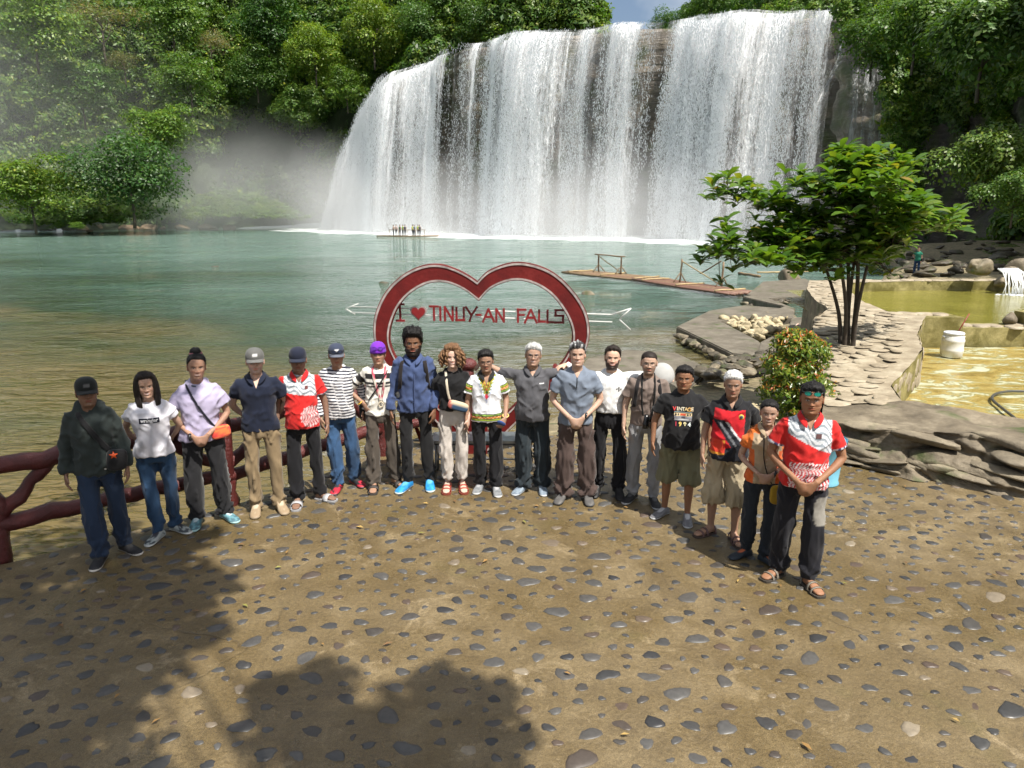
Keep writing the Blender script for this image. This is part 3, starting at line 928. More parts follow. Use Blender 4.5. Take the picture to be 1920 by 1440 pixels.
# ------------------------------------------------------------------ trees that can be told apart
def crown_mesh(name, seed, lobes, nleaf, lsize, asp=.55, mat="jungle", yellow=.06):
    """leaf blades through the lobes of a crown of about unit radius"""
    r = np.random.default_rng(seed)
    Ps, Ns = [], []
    for k in range(lobes):
        c = r.normal(size=3); c /= np.linalg.norm(c); c = c * r.uniform(.25, .78) * np.array([1, 1, .75])
        rad = r.uniform(.26, .46)
        m = int(nleaf / lobes * (rad / .36) ** 2)
        d = r.normal(size=(m, 3)); d /= np.linalg.norm(d, axis=1, keepdims=True)
        d[:, 2] = np.where((d[:, 2] < -0.1) & (r.uniform(size=m) < .75), -d[:, 2], d[:, 2])
        rr = rad * r.uniform(.55, 1.0, m) ** .6 * (1 + .3 * vnoise(d * 3, seed + k))
        Ps.append(c + d * rr[:, None] * np.array([1, 1, .8])); Ns.append(d + np.array([.05, -.15, .7]) + r.normal(0, .3, (m, 3)))
    P, N = np.concatenate(Ps), np.concatenate(Ns)
    V, F = leaf_quads(P, N, lsize * r.uniform(.6, 1.4, len(P)), asp, r, .3)
    return new_mesh(name, V, F, M[mat], False, leaf_tone(len(P), r, yellow))
M["leaf_dry"] = m_leaf("dry_tree_leaf", (0.10, 0.115, 0.060), (0.13, 0.14, 0.078), (0.15, 0.155, 0.09))
M["leaf_deep"] = m_leaf("deep_green_leaf", (0.042, 0.104, 0.026), (0.064, 0.138, 0.034), (0.090, 0.165, 0.040))
CROWNS = {"light": [crown_mesh("crown", 301, 30, 9000, .058, .6, "leaf_light"), crown_mesh("crown", 302, 26, 8500, .062, .55, "leaf_light")],
          "deep": [crown_mesh("crown", 303, 32, 9500, .055, .5, "leaf_deep"), crown_mesh("crown", 304, 27, 9000, .062, .6, "leaf_deep")],
          "dry": [crown_mesh("crown", 305, 16, 2400, .055, .45, "leaf_dry", "x" and .2)],
          "near": [crown_mesh("crown", 306, 26, 7000, .07, .55, "leaf_light"), crown_mesh("crown", 307, 24, 6000, .085, .5, "leaf_deep")]}
def trunk_mesh(seed):
    r = random.Random(seed)
    mb = MB()
    pts = [(0, 0, 0), (.03, .02, .3), (-.02, .03, .62), (.02, 0, 1.0)]
    mb.tube(pts, [.055, .045, .036, .02], 8)
    for k in range(6):
        a = r.uniform(0, 6.28); z = r.uniform(.45, .9)
        e = (math.cos(a) * r.uniform(.3, .55), math.sin(a) * r.uniform(.3, .55), z + r.uniform(.2, .5))
        mb.tube([(0, 0, z), (e[0] * .5, e[1] * .5, z + .12), e], [.026, .018, .007], 6)
    v, f, c = mb.arrays()
    return new_mesh("trunk", v, f, M["bark"])
TRUNKS = [trunk_mesh(s) for s in (1, 2)]
def tree(px, py, Yd, rad, kind, label, foot=None, name="jungle_tree", squash=1.0):
    """crown centred at the pixel at distance Yd; its trunk goes down into the slope"""
    c = PY(px, py, Yd)
    th = rad * .9
    t = empty(name, (c.x, c.y, c.z - th), random.uniform(0, 6))
    tagit(t, label, "tree" if name != "bush" else "bush", "trees on the slopes round the falls")
    cm = random.choice(CROWNS[kind])
    mko("crown", cm, t, (0, 0, th), (0, 0, random.uniform(0, 6.28)), (rad, rad, rad * squash))
    mko("trunk", random.choice(TRUNKS), t, (0, 0, 0), None, (rad * .5, rad * .5, th))
    return t
tree(55, 350, 118, 8.2, "light", "round light green tree at the water's edge at the picture's left border", squash=.9)
tree(240, 320, 126, 10.5, "deep", "big bushy dark green tree standing on the far shore, second from the left")
tree(300, 250, 136, 7.5, "light", "light green tree behind and above the big dark shore tree")
tree(355, 150, 148, 7.5, "light", "bright rounded tree crown high on the left hillside above the dark hollow", squash=.85)
tree(150, 165, 140, 8.0, "deep", "dark spreading tree high on the left hillside, left of the bare dry one", squash=.8)
tree(232, 118, 140, 4.6, "dry", "nearly bare dry tree with pale twigs on the left hillside", squash=.7)
tree(395, 85, 158, 6.0, "dry", "pale brownish tree crown near the top of the left hillside", squash=.8)
tree(60, 45, 135, 9.0, "light", "greyish green feathery tree in the top left corner")
tree(190, 40, 145, 8.5, "dry", "dry olive tree crown at the top left of the hillside", squash=.7)
tree(320, 30, 158, 8.0, "light", "yellow green tree crown at the top edge, left of centre")
tree(500, 40, 168, 8.5, "deep", "dark green tree crown at the top edge above the misty hollow")
tree(480, 130, 166, 7.5, "deep", "vine covered tree between the bright crown and the falls")
tree(590, 100, 162, 8.0, "light", "sunlit leafy tree left of the lip of the falls")
tree(560, 200, 163, 6.5, "deep", "green tree hanging over the misty hollow left of the falls")
tree(650, 165, 160, 5.5, "light", "bright tree touching the left shoulder of the falls", squash=1.2)
tree(700, 60, 160, 8.0, "light", "tall yellow green tree above the left shoulder of the falls", squash=1.2)
tree(790, 40, 158, 7.0, "deep", "dark tree above the lip, left of the palm like crown")
tree(900, 40, 154, 6.5, "deep", "bluish green tree with a feathery crown above the lip of the falls", squash=1.2)
tree(985, 40, 150, 6.0, "light", "vine hung yellow green tree above the middle of the falls", squash=1.2)
tree(1058, 35, 145, 5.0, "deep", "last dark tree before the gap of sky above the falls", squash=1.2)
tree(1250, 45, 178, 5.5, "deep", "distant tree just right of the gap of sky")
tree(1330, 15, 175, 7.0, "deep", "distant dark tree behind the lip of the falls, right of the gap")
tree(1430, 5, 165, 6.5, "deep", "distant leafy tree behind the right part of the lip")
tree(1530, 8, 130, 4.0, "light", "small tree at the right end of the lip of the falls")
tree(1640, 75, 80, 4.4, "near", "broad leaved tree leaning over the right end of the falls", squash=1.1)
tree(1720, 45, 74, 5.0, "near", "dark leafy tree at the top of the right cliff")
tree(1850, 60, 58, 5.5, "near", "shady tree in the top right corner above the cliff")
tree(1850, 300, 47, 3.4, "near", "large rounded bush bulging from the right cliff", name="bush", squash=1.1)
tree(1905, 360, 38, 2.0, "near", "leafy bush at the right border below the big rounded bush", name="bush")
tree(143, 423, 118, 1.4, "light", "small bright round bush alone on the far left shore", name="bush", squash=.6)

# grassy bank and boulders at the foot of the left hill
def bank_grass(name, pts, count, s0, s1, label, seed, bright=True):
    r = np.random.default_rng(seed)
    P = np.array([tuple(p) for p in pts])
    w = r.dirichlet(np.ones(len(P)) * .6, count)
    q = w @ P
    q[:, 2] += r.uniform(-.2, .3, count) * s1
    sc = r.uniform(s0, s1, (count, 1)) * np.array([[1.2, 1.2, .7]])
    o = scatter(name, q, sc, r.choice([5, 5, 1] if bright else [0, 1, 4], count), np.stack([r.uniform(-.3, .3, count), r.uniform(-.3, .3, count), r.uniform(0, 6, count)], 1))
    return tagit(o, label, "undergrowth", kind="stuff")
bank_grass("undergrowth_far_shore", [PY(-60, 420, 128), PY(-40, 330, 132), PY(60, 430, 122), PY(150, 420, 126), PY(230, 415, 132), PY(330, 415, 140), PY(300, 350, 146), PY(120, 350, 136), PY(200, 330, 142)], 1000, .9, 2.4, "dense shrubs crowding the water's edge under the leftmost trees", 403)
bank_grass("undergrowth_left_bank", [PY(330, 408, 145), PY(590, 412, 152), PY(400, 345, 160), PY(520, 375, 163), PY(350, 375, 158), PY(470, 410, 150), PY(560, 395, 160)], 700, .6, 1.3, "light green creeping plants on the misty bank left of the falls", 401)
# ================================================================== BANK, WALLS AND POOLS ON THE RIGHT
def rock_mesh(name, seed, mat, k=3, flat=0.7, rough=.34):
    """one weathered stone of about unit radius"""
    bm = bmesh.new()
    bmesh.ops.create_icosphere(bm, subdivisions=k, radius=1)
    v = np.array([w.co[:] for w in bm.verts])
    r = np.random.default_rng(seed)
    d = 1 + rough * fbm(v * 1.3 + seed * 3.7, 5, seed)
    for _ in range(8):                              # flat facets
        nn = r.normal(size=3); nn /= np.linalg.norm(nn)
        h = r.uniform(.55, .82)
        s = v @ nn * d
        d = np.where(s > h, d * (h + (s - h) * .12) / np.maximum(s, 1e-6), d)
    v = v * d[:, None] * np.array([1, r.uniform(.7, 1), flat])
    f = [[q.index for q in g.verts] for g in bm.faces]
    bm.free()
    return new_mesh(name, v, np.array(f), mat)
ROCKS = {k: [rock_mesh("rock", 500 + i * 7 + j, M[k], 3, random.uniform(.55, .85)) for i in range(5)] for j, k in enumerate(("bankrock", "darkrock", "palerock", "brownrock"))}
def rnd_rock(name, kind, loc, s, parent=None, flat=1.0):
    return mko(name, random.choice(ROCKS[kind]), parent, loc, (random.uniform(-.3, .3), random.uniform(-.3, .3), random.uniform(0, 6.28)), (s * random.uniform(.85, 1.25), s * random.uniform(.8, 1.1), s * flat))

# sloping gravel bank between the plaza and the river
def bank_z(x, y):
    d = np.clip((y - 9.3) / 10.5, 0, 1)
    z = -0.03 - 1.12 * d ** 0.8
    z = z + 0.07 * fbm(np.stack([x * 1.1, y * 1.1, x * 0], 1), 4, 77) * np.clip((y - 9.6) / 1.5, 0, 1)
    # towards the river on the left the bank dips under the water
    sh = np.interp(y, [8, 10.5, 13, 16, 20, 26, 30, 36, 41, 60], [-0.6, 0.2, 1.2, 2.4, 5.4, 9.0, 14.5, 19.0, 21.6, 34.0])
    dip = np.clip((sh - x) / 2.2, 0, 1)
    z = z - dip * 1.3
    # rising ground at the right towards the cliff
    z = z + 0.06 * np.maximum(0, x - 13)
    return z
xs = np.linspace(-1.5, 46, 150); ys = np.linspace(8.3, 62, 150)
X, Y = np.meshgrid(xs, ys)
Z = bank_z(X.ravel(), Y.ravel())
Z = np.where((X.ravel() > 3.9) & (Y.ravel() < 26), Z - 0.25, Z)
struct(mk("bank_ground", np.stack([X.ravel(), Y.ravel(), Z], 1), grid_faces(150, 150), M["gravel"]))
# flat slab of rock at the water behind the group
def slab(name, pix, z, depth, mat, label=None, cat=None, kind="structure", noise=0.02, sub=None):
    pts = [G(x, y, z) for x, y in pix]
    n = len(pts)
    V = [tuple(p) for p in pts] + [(p.x, p.y, z - depth) for p in pts]
    F = [tuple(range(n))] + [(i, i + n, (i + 1) % n + n, (i + 1) % n) for i in range(n)]
    o = mk(name, V, F, mat, smooth=False)
    bm = bmesh.new(); bm.from_mesh(o.data)
    bmesh.ops.recalc_face_normals(bm, faces=bm.faces)
    bmesh.ops.bevel(bm, geom=[e for e in bm.edges], offset=0.035, segments=2, affect='EDGES', clamp_overlap=True)
    bm.to_mesh(o.data); bm.free()
    if kind: o["kind"] = kind
    if label: tagit(o, label, cat)
    return o
slab("shore_slab", [(1075, 708), (1100, 672), (1175, 655), (1270, 662), (1330, 690), (1300, 722), (1180, 735), (1090, 730)], -1.12, .5, M["pier"])

# concrete walks zigzagging into the river
WALKS = [[(1268, 612), (1330, 582), (1395, 572), (1490, 580), (1488, 596), (1400, 596), (1352, 602), (1425, 640), (1420, 668), (1372, 662)],
         [(1392, 556), (1420, 551), (1492, 578), (1440, 586), (1470, 574)],
         [(1425, 641), (1478, 614), (1484, 596), (1535, 590), (1530, 612), (1445, 662), (1418, 666)],
         [(1400, 552), (1430, 528), (1510, 522), (1545, 540), (1500, 556), (1445, 560)]]
wm = []
for k, pix in enumerate(WALKS):
    o = slab("river_walk", pix, -1.05 - 0.004 * k, .6, M["pier"])
    wm.append(o)
# stones set along the edges of the walks
def edge_stones(walk, a, b, n, z, s):
    p, q = G(*a, -1.05), G(*b, -1.05)
    for i in range(n):
        w = p.lerp(q, (i + .5) / n)
        rnd_rock("edge_stone", "darkrock" if random.random() < .6 else "bankrock", (w.x - .03, w.y - .08, z + random.uniform(-.03, .09)), s * random.uniform(.8, 1.15), walk, .9)
edge_stones(wm[0], (1270, 618), (1372, 668), 17, -1.27, .2)
edge_stones(wm[0], (1352, 604), (1424, 640), 8, -1.2, .12)
edge_stones(wm[1], (1390, 562), (1440, 586), 9, -1.2, .16)
edge_stones(wm[3], (1447, 562), (1543, 546), 15, -1.25, .2)
edge_stones(wm[2], (1440, 592), (1490, 590), 9, -1.2, .17)
# pale limestone lumps inside the triangular bed
bed = empty("rubble_bed", G(1420, 615, -1.2))
tagit(bed, "heap of pale limestone rubble filling the triangular bed between the walks", "rubble")
for i in range(95):
    a, b = random.random(), random.random()
    if a + b > 1: a, b = 1 - a, 1 - b
    p = Vector(G(1352, 600, -1.1)) * (1 - a - b) + Vector(G(1482, 596, -1.1)) * a + Vector(G(1425, 636, -1.1)) * b
    s = random.uniform(.10, .24)
    rnd_rock("stone", "palerock", Vector((p.x, p.y, -1.12 + random.uniform(-.05, .1))) - bed.location, s, bed)
# dark ledges between the walks and the plaza
for (nm, lab, pix, cnt, kind, s0, s1, z) in (
    ("rock_ledge", "dark jagged rocks below the concrete walks behind the black shirted man", [(1250, 700), (1430, 690), (1420, 668), (1500, 650), (1330, 722)], 150, "darkrock", .07, .27, -.95),
    ("rock_ledge", "brown jumbled rocks around the foot of the many stemmed tree", [(1500, 610), (1560, 600), (1555, 680), (1600, 670), (1530, 640)], 100, "darkrock", .06, .22, -.55),
    ("rock_ledge", "scattered pale stones on the bank behind the old man in red", [(1250, 760), (1420, 740), (1440, 800), (1300, 790), (1540, 800)], 190, "palerock", .03, .11, None),
    ("rock_ledge", "mixed loose stones on the slope beside the flowering bush", [(1400, 700), (1480, 690), (1560, 720), (1450, 760), (1540, 700)], 120, "bankrock", .04, .13, None)):
    e = empty(nm, G(*pix[0], -1 if z else -.5))
    tagit(e, lab, "rocks")
    P = [G(x, y, z if z is not None else -.45) for x, y in pix]
    for i in range(cnt):
        w = np.random.default_rng(i * 31 + cnt).dirichlet(np.ones(len(P)) * .7)
        p = sum((P[j] * float(w[j]) for j in range(len(P))), Vector((0, 0, 0)))
        s = random.uniform(s0, s1)
        zz = float(bank_z(np.array([p.x]), np.array([p.y]))[0]) + s * .25 if z is None else max(z + random.uniform(-.12, .12), float(bank_z(np.array([p.x]), np.array([p.y]))[0]) + s * .3)
        rnd_rock("stone", kind if random.random() < .8 else "bankrock", Vector((p.x, p.y, zz)) - e.location, s, e, random.uniform(.5, .8))
for (px, py, s, kind, lab, z) in ((1478, 520, .95, "bankrock", "large pale boulder at the end of the concrete walk", -1.0), (1105, 553, .42, "bankrock", "lone flat rock poking out of the river right of the heart", -1.42),
                          (405, 502, .35, "darkrock", "small dark rock awash in the river on the left", -1.5), (1790, 482, 1.5, "darkrock", "big dark boulder beside the woman in green", -.7), (1825, 492, 1.2, "darkrock", "flat dark boulder at the grassy foot of the cliff", -.7),
                          (1750, 500, .9, "darkrock", "low dark boulder by the water behind the woman in green", -.8), (720, 536, .5, "darkrock", "dark rock just breaking the water behind the heart's left lobe", -1.58)):
    p = G(px, py, z)
    tagit(rnd_rock("boulder", kind, (p.x, p.y, z), s, None, .8), lab, "boulder", "boulders in and beside the river")
ORD = ["first", "second", "third", "fourth", "fifth", "sixth", "seventh", "eighth", "ninth", "tenth", "eleventh", "twelfth", "thirteenth", "fourteenth", "fifteenth", "sixteenth", "seventeenth", "eighteenth"]
for i in range(28):
    k = i if i < 18 else i - 18
    px = 400 + k * 11.2 + random.uniform(-3, 3) if i < 18 else 4 + k * 21 + random.uniform(-6, 6)
    p = G(px, random.uniform(412, 424) if i < 18 else random.uniform(428, 436), WZ)
    tagit(rnd_rock("shore_boulder", "brownrock", (p.x, min(p.y, 156), WZ + .3), random.uniform(.7, 2.0), None, .7), (ORD[k] + " brown boulder from the left on the far shore below the misty bank") if i < 18 else (ORD[k] + " low rock from the left under the leftmost far shore trees"), "boulder", "boulders on the far shore under the jungle")

# ------------------------------------------------------------------ stone wall round the bathing pools
M["flag"] = m_rock("flagstone", [(0.17, 0.135, 0.088), (0.30, 0.25, 0.175), (0.44, 0.385, 0.285)], scale=2.0, bump=.8, bdist=.03)
M["mossy"] = m_rock("mossy_pool_wall", [(0.10, 0.085, 0.022), (0.22, 0.19, 0.07), (0.36, 0.31, 0.14)], scale=2.0, moss=.5, mosscol=(0.10, 0.085, 0.012), rough=.6, bump=.8, bdist=.03)
M["rockwall"] = m_rock("sculpted_rock", [(0.085, 0.066, 0.042), (0.185, 0.15, 0.10), (0.32, 0.27, 0.19)], strata=2.2, scale=1.8, moss=.2, bump=.9, bdist=.05)
def m_poolfloor():
    t = NT("wet_pool_floor")
    v = t.world((1.0, 1.9, 1))
    n = t.noise(v, 1.1, 7, .7, 1.2)
    c = t.ramp(n, [(.30, (0.16, 0.11, 0.025)), (.44, (0.29, 0.21, 0.055)), (.50, (0.38, 0.30, 0.10)), (.54, (0.20, 0.19, 0.08)), (.57, (0.46, 0.47, 0.32)), (.66, (0.56, 0.56, 0.42))])
    t.set(Base_Color=c, Roughness=.22)
    t.bump(t.noise(v, 9, 5, .7), .6, .02)
    return t.m
def m_poolwater():
    t = NT("green_pool_water")
    n = t.noise(t.world(), .6, 3)
    t.set(Base_Color=t.ramp(n, [(.3, (0.17, 0.155, 0.028)), (.7, (0.24, 0.22, 0.045))]), Roughness=.06)
    t.bump(t.noise(t.world((1.2, 3, 1)), 2.2, 4, .6), .5, .05)
    return t.m
M["poolfloor"], M["poolwater"] = m_poolfloor(), m_poolwater()
inner = [Vector((5.35, 9.55, 0)), Vector((5.70, 10.5, 0)), Vector((6.62, 11.7, 0)), Vector((7.5, 12.9, 0)), Vector((8.1, 14.2, 0)), Vector((8.9, 15.5, 0)), Vector((9.55, 16.5, 0))]
outer = [Vector((4.15, 9.6, 0)), Vector((4.6, 10.9, 0)), Vector((5.2, 12.1, 0)), Vector((5.85, 13.3, 0)), Vector((6.3, 14.9, 0)), Vector((7.0, 16.6, 0)), Vector((8.3, 18.6, 0))]
zt = [.50, .52, .56, .62, .64, .66, .68]
pool_wall = empty("pool_wall", (5.2, 11, 0))
tagit(pool_wall, "broad winding flagstone topped wall between the tree and the pools", "wall")
pw = pool_wall.location
def strip(name, A, B, mat, sub=14, noise=.0, seed=1):
    """ruled surface between two polylines of points"""
    A = np.array([tuple(p) for p in A]); B = np.array([tuple(p) for p in B])
    def rs(p, k):
        d = np.concatenate([[0], np.cumsum(np.linalg.norm(np.diff(p, axis=0), axis=1))]); q = np.linspace(0, d[-1], k)
        return np.stack([np.interp(q, d, p[:, i]) for i in range(3)], 1)
    k = 60
    A, B = rs(A, k), rs(B, k)
    w = np.linspace(0, 1, sub)[:, None, None]
    P = (A[None] * (1 - w) + B[None] * w).reshape(-1, 3)
    if noise: P = P + np.stack([noise * .6 * fbm(P * 2.2, 3, seed), noise * .6 * fbm(P * 2.2 + 9, 3, seed), noise * fbm(P * 2.2 + 5, 3, seed)], 1)
    return P, grid_faces(k, sub)
ti = [p + Vector((0, 0, z)) for p, z in zip(inner, zt)]
to = [p + Vector((0, 0, z - .06)) for p, z in zip(outer, zt)]
P, F = strip("core", to, ti, None, 14, .05, 5); mk("wall_core", P - np.array(pw), F, M["flag"], pool_wall)
P, F = strip("face", [p + Vector((0, 0, -.2)) for p in inner], ti, None, 12, .05, 6); mk("pool_side_face", P - np.array(pw), F, M["mossy"], pool_wall)
P, F = strip("face2", [p + Vector((-.25, .1, -1.0)) for p in outer], to, None, 12, .12, 7); mk("outer_face", P - np.array(pw), F, M["rockwall"], pool_wall)
# flagstones on the wall top, and flat stones cladding the pool side
def flag_mesh(seed):
    r = np.random.default_rng(seed)
    k = 9
    a = np.linspace(0, 2 * math.pi, k, endpoint=False) + r.uniform(-.2, .2, k)
    rad = r.uniform(.8, 1.1, k)
    o_ = np.stack([np.cos(a) * rad, np.sin(a) * rad * .8], 1)
    V = np.concatenate([np.c_[o_ * 1.03, np.full(k, -.12)], np.c_[o_, np.full(k, .10)], np.c_[o_ * .88, np.full(k, .17) + r.normal(0, .015, k)], [[0, 0, .18]]])
    F = [(j * k + i, j * k + (i + 1) % k, (j + 1) * k + (i + 1) % k, (j + 1) * k + i) for j in (0, 1) for i in range(k)] + [(2 * k + i, 2 * k + (i + 1) % k, 3 * k) for i in range(k)]
    return new_mesh("flagstone", V, F, M["flag"])
FLAGS = [flag_mesh(s) for s in range(6)]
cellF = []
for _ in range(5200):
    u, w = random.uniform(0, 5.999), random.uniform(.06, .80)
    i = int(u); f = u - i
    a = to[i].lerp(to[i + 1], f); b = ti[i].lerp(ti[i + 1], f)
    p = a.lerp(b, w)
    s = random.uniform(.13, .25)
    if all((p - q).length > (s + t) * .84 for q, t in cellF):
        cellF.append((p, s))
        mko("flagstone", random.choice(FLAGS), pool_wall, p - pw + Vector((0, 0, .022)), (random.uniform(-.05, .05), random.uniform(-.05, .05), random.uniform(0, 6.28)), (s, s, s * random.uniform(.3, .6)))
for k in range(110):                                  # pool side cladding
    u = random.uniform(0, 5.999); i = int(u); f = u - i
    a = inner[i].lerp(inner[i + 1], f); tdir = (inner[i + 1] - inner[i]).normalized()
    z = random.uniform(0, zt[i] - .08)
    nrm2 = Vector((tdir.y, -tdir.x, 0))
    rot = Matrix((tdir, Vector((0, 0, 1)), nrm2)).transposed().to_euler()
    s = random.uniform(.12, .2)
    o = mko("facing_stone", random.choice(FLAGS), pool_wall, a + nrm2 * -.005 + Vector((0, 0, z)) - pw, rot, (s, s * .8, s * .35))
    o.data = o.data if o.data.materials[0] is M["mossy"] else o.data
# lower basin: floor, divider, upper pool
struct(mk("basin_floor", *[(lambda P, F: (P, F))(*strip("fl", [p + Vector((-.1, 0, -.06)) for p in inner], [Vector((18, 8.2, -.04)), Vector((18, 9.5, -.05)), Vector((18, 12, -.06)), Vector((18, 14, -.06)), Vector((18, 16.8, -.06))], None, 30, .02, 8))][0], M["poolfloor"]))
div = empty("pool_divider", (11, 16.9, 0))
tagit(div, "yellow stained spillway wall between the two pools behind the white drum", "wall")
dv = div.location
mb = MB(); mb.box(Vector((9.9, 17.0, .28)) - dv, (1.15, .9, .72)); o = mb.build("end_block", M["mossy"], div, False)
mb = MB(); mb.box(Vector((11.3, 17.0, .13)) - dv, (1.9, .75, .5)); mb.build("spillway", M["mossy"], div, False)
mb = MB(); mb.box(Vector((13.5, 16.9, .30)) - dv, (2.6, 1.0, .76)); mb.build("end_block", M["mossy"], div, False)
for q in range(16):
    mko("cap_stone", random.choice(FLAGS), div, Vector((9.45 + q * .33, 16.95 + random.uniform(-.25, .25), (.65 if q < 3 or q > 8 else .385))) - dv, (0, 0, random.uniform(0, 6)), (.24, .24, .16))
tagit(rnd_rock("boulder", "bankrock", (12.0, 17.2, .5), .28), "pale stone sitting on the spillway between the pools", "boulder")
struct(mk("upper_pool_water", [(8.6, 17.1, .36), (20, 17.2, .36), (21, 24.8, .36), (9.4, 24.8, .36), (8.9, 20, .36)], [(0, 1, 2, 3, 4)], M["poolwater"], smooth=False))
struct(mk("upper_pool_bed", [(8.0, 17.1, .1), (20, 17.2, .1), (21, 24.8, .1), (9.4, 24.8, .1), (8.6, 20, .1)], [(0, 1, 2, 3, 4)], M["poolfloor"], smooth=False))
# rim of the upper pool: left curve and far side
rim = empty("upper_pool_rim", (10, 22, 0))
tagit(rim, "pale stone rim curving round the far green pool", "wall")
rv = rim.location
cin = [Vector((9.2, 17.2, .62)), Vector((9.5, 19.5, .64)), Vector((10.3, 22, .66)), Vector((11.2, 24.2, .68)), Vector((14, 24.7, .68)), Vector((21, 24.7, .68))]
cou = [Vector((8.1, 18.4, .60)), Vector((8.5, 20.2, .60)), Vector((9.3, 22.8, .62)), Vector((10.4, 25.3, .64)), Vector((14, 25.7, .64)), Vector((21, 25.7, .64))]
P, F = strip("r1", cou, cin, None, 10, .05, 11); mk("rim_top", P - np.array(rv), F, M["flag"], rim)
P, F = strip("r2", [p - Vector((0, 0, .5)) for p in cin], cin, None, 8, .04, 12); mk("rim_inner_face", P - np.array(rv), F, M["mossy"], rim)
P, F = strip("r3", [p - Vector((.1, 0, 1.6)) for p in cou], cou, None, 8, .06, 13); mk("rim_outer_face", P - np.array(rv), F, M["rockwall"], rim)
for q in range(90):
    u = random.uniform(0, 4.999); i = int(u)
    p = cou[i].lerp(cou[i + 1], u - i).lerp(cin[i].lerp(cin[i + 1], u - i), random.uniform(.15, .9))
    s = random.uniform(.14, .26)
    mko("flagstone", random.choice(FLAGS), rim, p - rv + Vector((0, 0, .01)), (0, 0, random.uniform(0, 6)), (s, s, s * .5))
# little spout into the upper pool
sp = empty("pool_spout", (16.3, 23.6, .36))
tagit(sp, "small white spout of water splashing into the far green pool", "water spout")
rnd = random.Random(3)
mb = MB()
for k in range(26):
    x = rnd.uniform(-.32, .32)
    mb.tube([(x, .3, .80), (x * 1.05, 0, .70), (x * 1.15 + rnd.uniform(-.1, .1), -.2, .35), (x * 1.4, -.28, -.02)], [.03, .024, .012, .02], 5)
mb.build("stream", M["fleck"], sp)
mb = MB()
for k in range(60):
    a = rnd.uniform(0, 6.28); q = rnd.uniform(.1, .6)
    mb.ell((math.cos(a) * q, -.3 + math.sin(a) * q * .5, 0), (rnd.uniform(.03, .1), rnd.uniform(.02, .06), .03), 6, 4)
o = mb.build("splash", M["fleck"], sp); o["kind"] = "stuff"
for k in range(7):
    rnd_rock("stone", "bankrock", (rnd.uniform(-.9, .9), .7, rnd.uniform(.3, .9)), rnd.uniform(.3, .5), sp)
# rock pile in the lower basin at the right border
far_rocks = empty("rock_ledge", (11.6, 13.4, 0))
tagit(far_rocks, "flat dark rocks strewn along the far bank around the woman in green", "rocks")
pile = empty("rock_pile", (11.6, 13.4, 0))
tagit(pile, "rounded heap of tan rocks in the dry basin at the right border", "rocks")
for k in range(46):
    a = rnd.uniform(0, 6.28); q = rnd.uniform(0, 1) ** .5
    rnd_rock("stone", "bankrock", (math.cos(a) * q * 1.7 + .5, math.sin(a) * q * 1.1, .02 + .55 * (1 - q)), rnd.uniform(.25, .42), pile, .8)
# ------------------------------------------------------------------ sculpted rock wall in front of the basin
rockwall = empty("rock_wall", (5.2, 8.0, 0))
tagit(rockwall, "low wall sculpted like layered brown rock along the plaza's right edge", "wall")
rw = rockwall.location
wb = [Vector((3.92, 8.62, 0)), Vector((4.6, 8.05, 0)), Vector((5.55, 7.35, 0)), Vector((7.0, 6.3, 0)), Vector((9.5, 4.6, 0))]
wt = [Vector((4.0, 8.95, .42)), Vector((4.75, 8.32, .50)), Vector((5.75, 7.62, .50)), Vector((7.25, 6.6, .52)), Vector((9.8, 4.9, .52))]
wk = [Vector((4.35, 9.7, .46)), Vector((5.6, 9.5, .50)), Vector((6.7, 8.75, .48)), Vector((8.2, 7.7, .5)), Vector((10.6, 6.0, .5))]
wbk = [p + Vector((.15, .12, -.55)) for p in wk]
def lumpy(A, B, nsub, amp, seed, k=220):
    A = np.array([tuple(p) for p in A]); B = np.array([tuple(p) for p in B])
    def rs(p):
        d = np.concatenate([[0], np.cumsum(np.linalg.norm(np.diff(p, axis=0), axis=1))]); q = np.linspace(0, d[-1], k)
        return np.stack([np.interp(q, d, p[:, i]) for i in range(3)], 1)
    A, B = rs(A), rs(B)
    w = np.linspace(0, 1, nsub)[:, None, None]
    P = (A[None] * (1 - w) + B[None] * w)
    if amp:
        q = P.reshape(-1, 3)
        lay = vnoise(np.stack([q[:, 0] * .9 + q[:, 2] * .8, q[:, 1] * .9, q[:, 2] * 13 + 1.6 * fbm(q * 1.4, 2, seed)], 1), seed)
        big = np.abs(fbm(q * np.array([1.5, 1.5, 1.2]), 3, seed + 2))
        crev = (1 - np.abs(fbm(q * np.array([2.4, 2.4, 4.6]), 2, seed + 5)) * 3.2).clip(0, 1) ** 2
        fine_ = fbm(q * 9.0, 3, seed + 6)
        d = amp * (.55 * lay + 2.2 * big - .4 - 1.1 * crev + .35 * fine_)
        out = np.array([-.55, -.8, .15])
        q = q + out[None] * d[:, None]
        P = q.reshape(P.shape)
    return P
face = lumpy(wb, wt, 56, .13, 81)
topf = lumpy(wt, wk, 22, .0, 82)
q = topf.reshape(-1, 3); q[:, 2] += .05 * fbm(q * 2.2, 4, 83) + .03 * vnoise(q * np.array([3, 3, 1]), 84)
topf = q.reshape(topf.shape); topf[0] = face[-1]
mk("rock_face", face.reshape(-1, 3) - np.array(rw), grid_faces(220, 56), M["rockwall"], rockwall)
mk("wall_top", topf.reshape(-1, 3) - np.array(rw), grid_faces(220, 22), M["rockwall"], rockwall)
bk = lumpy(wk, wbk, 6, 0, 1); bk[0] = topf[-1]
mk("basin_side", bk.reshape(-1, 3) - np.array(rw), grid_faces(220, 6), M["mossy"], rockwall)
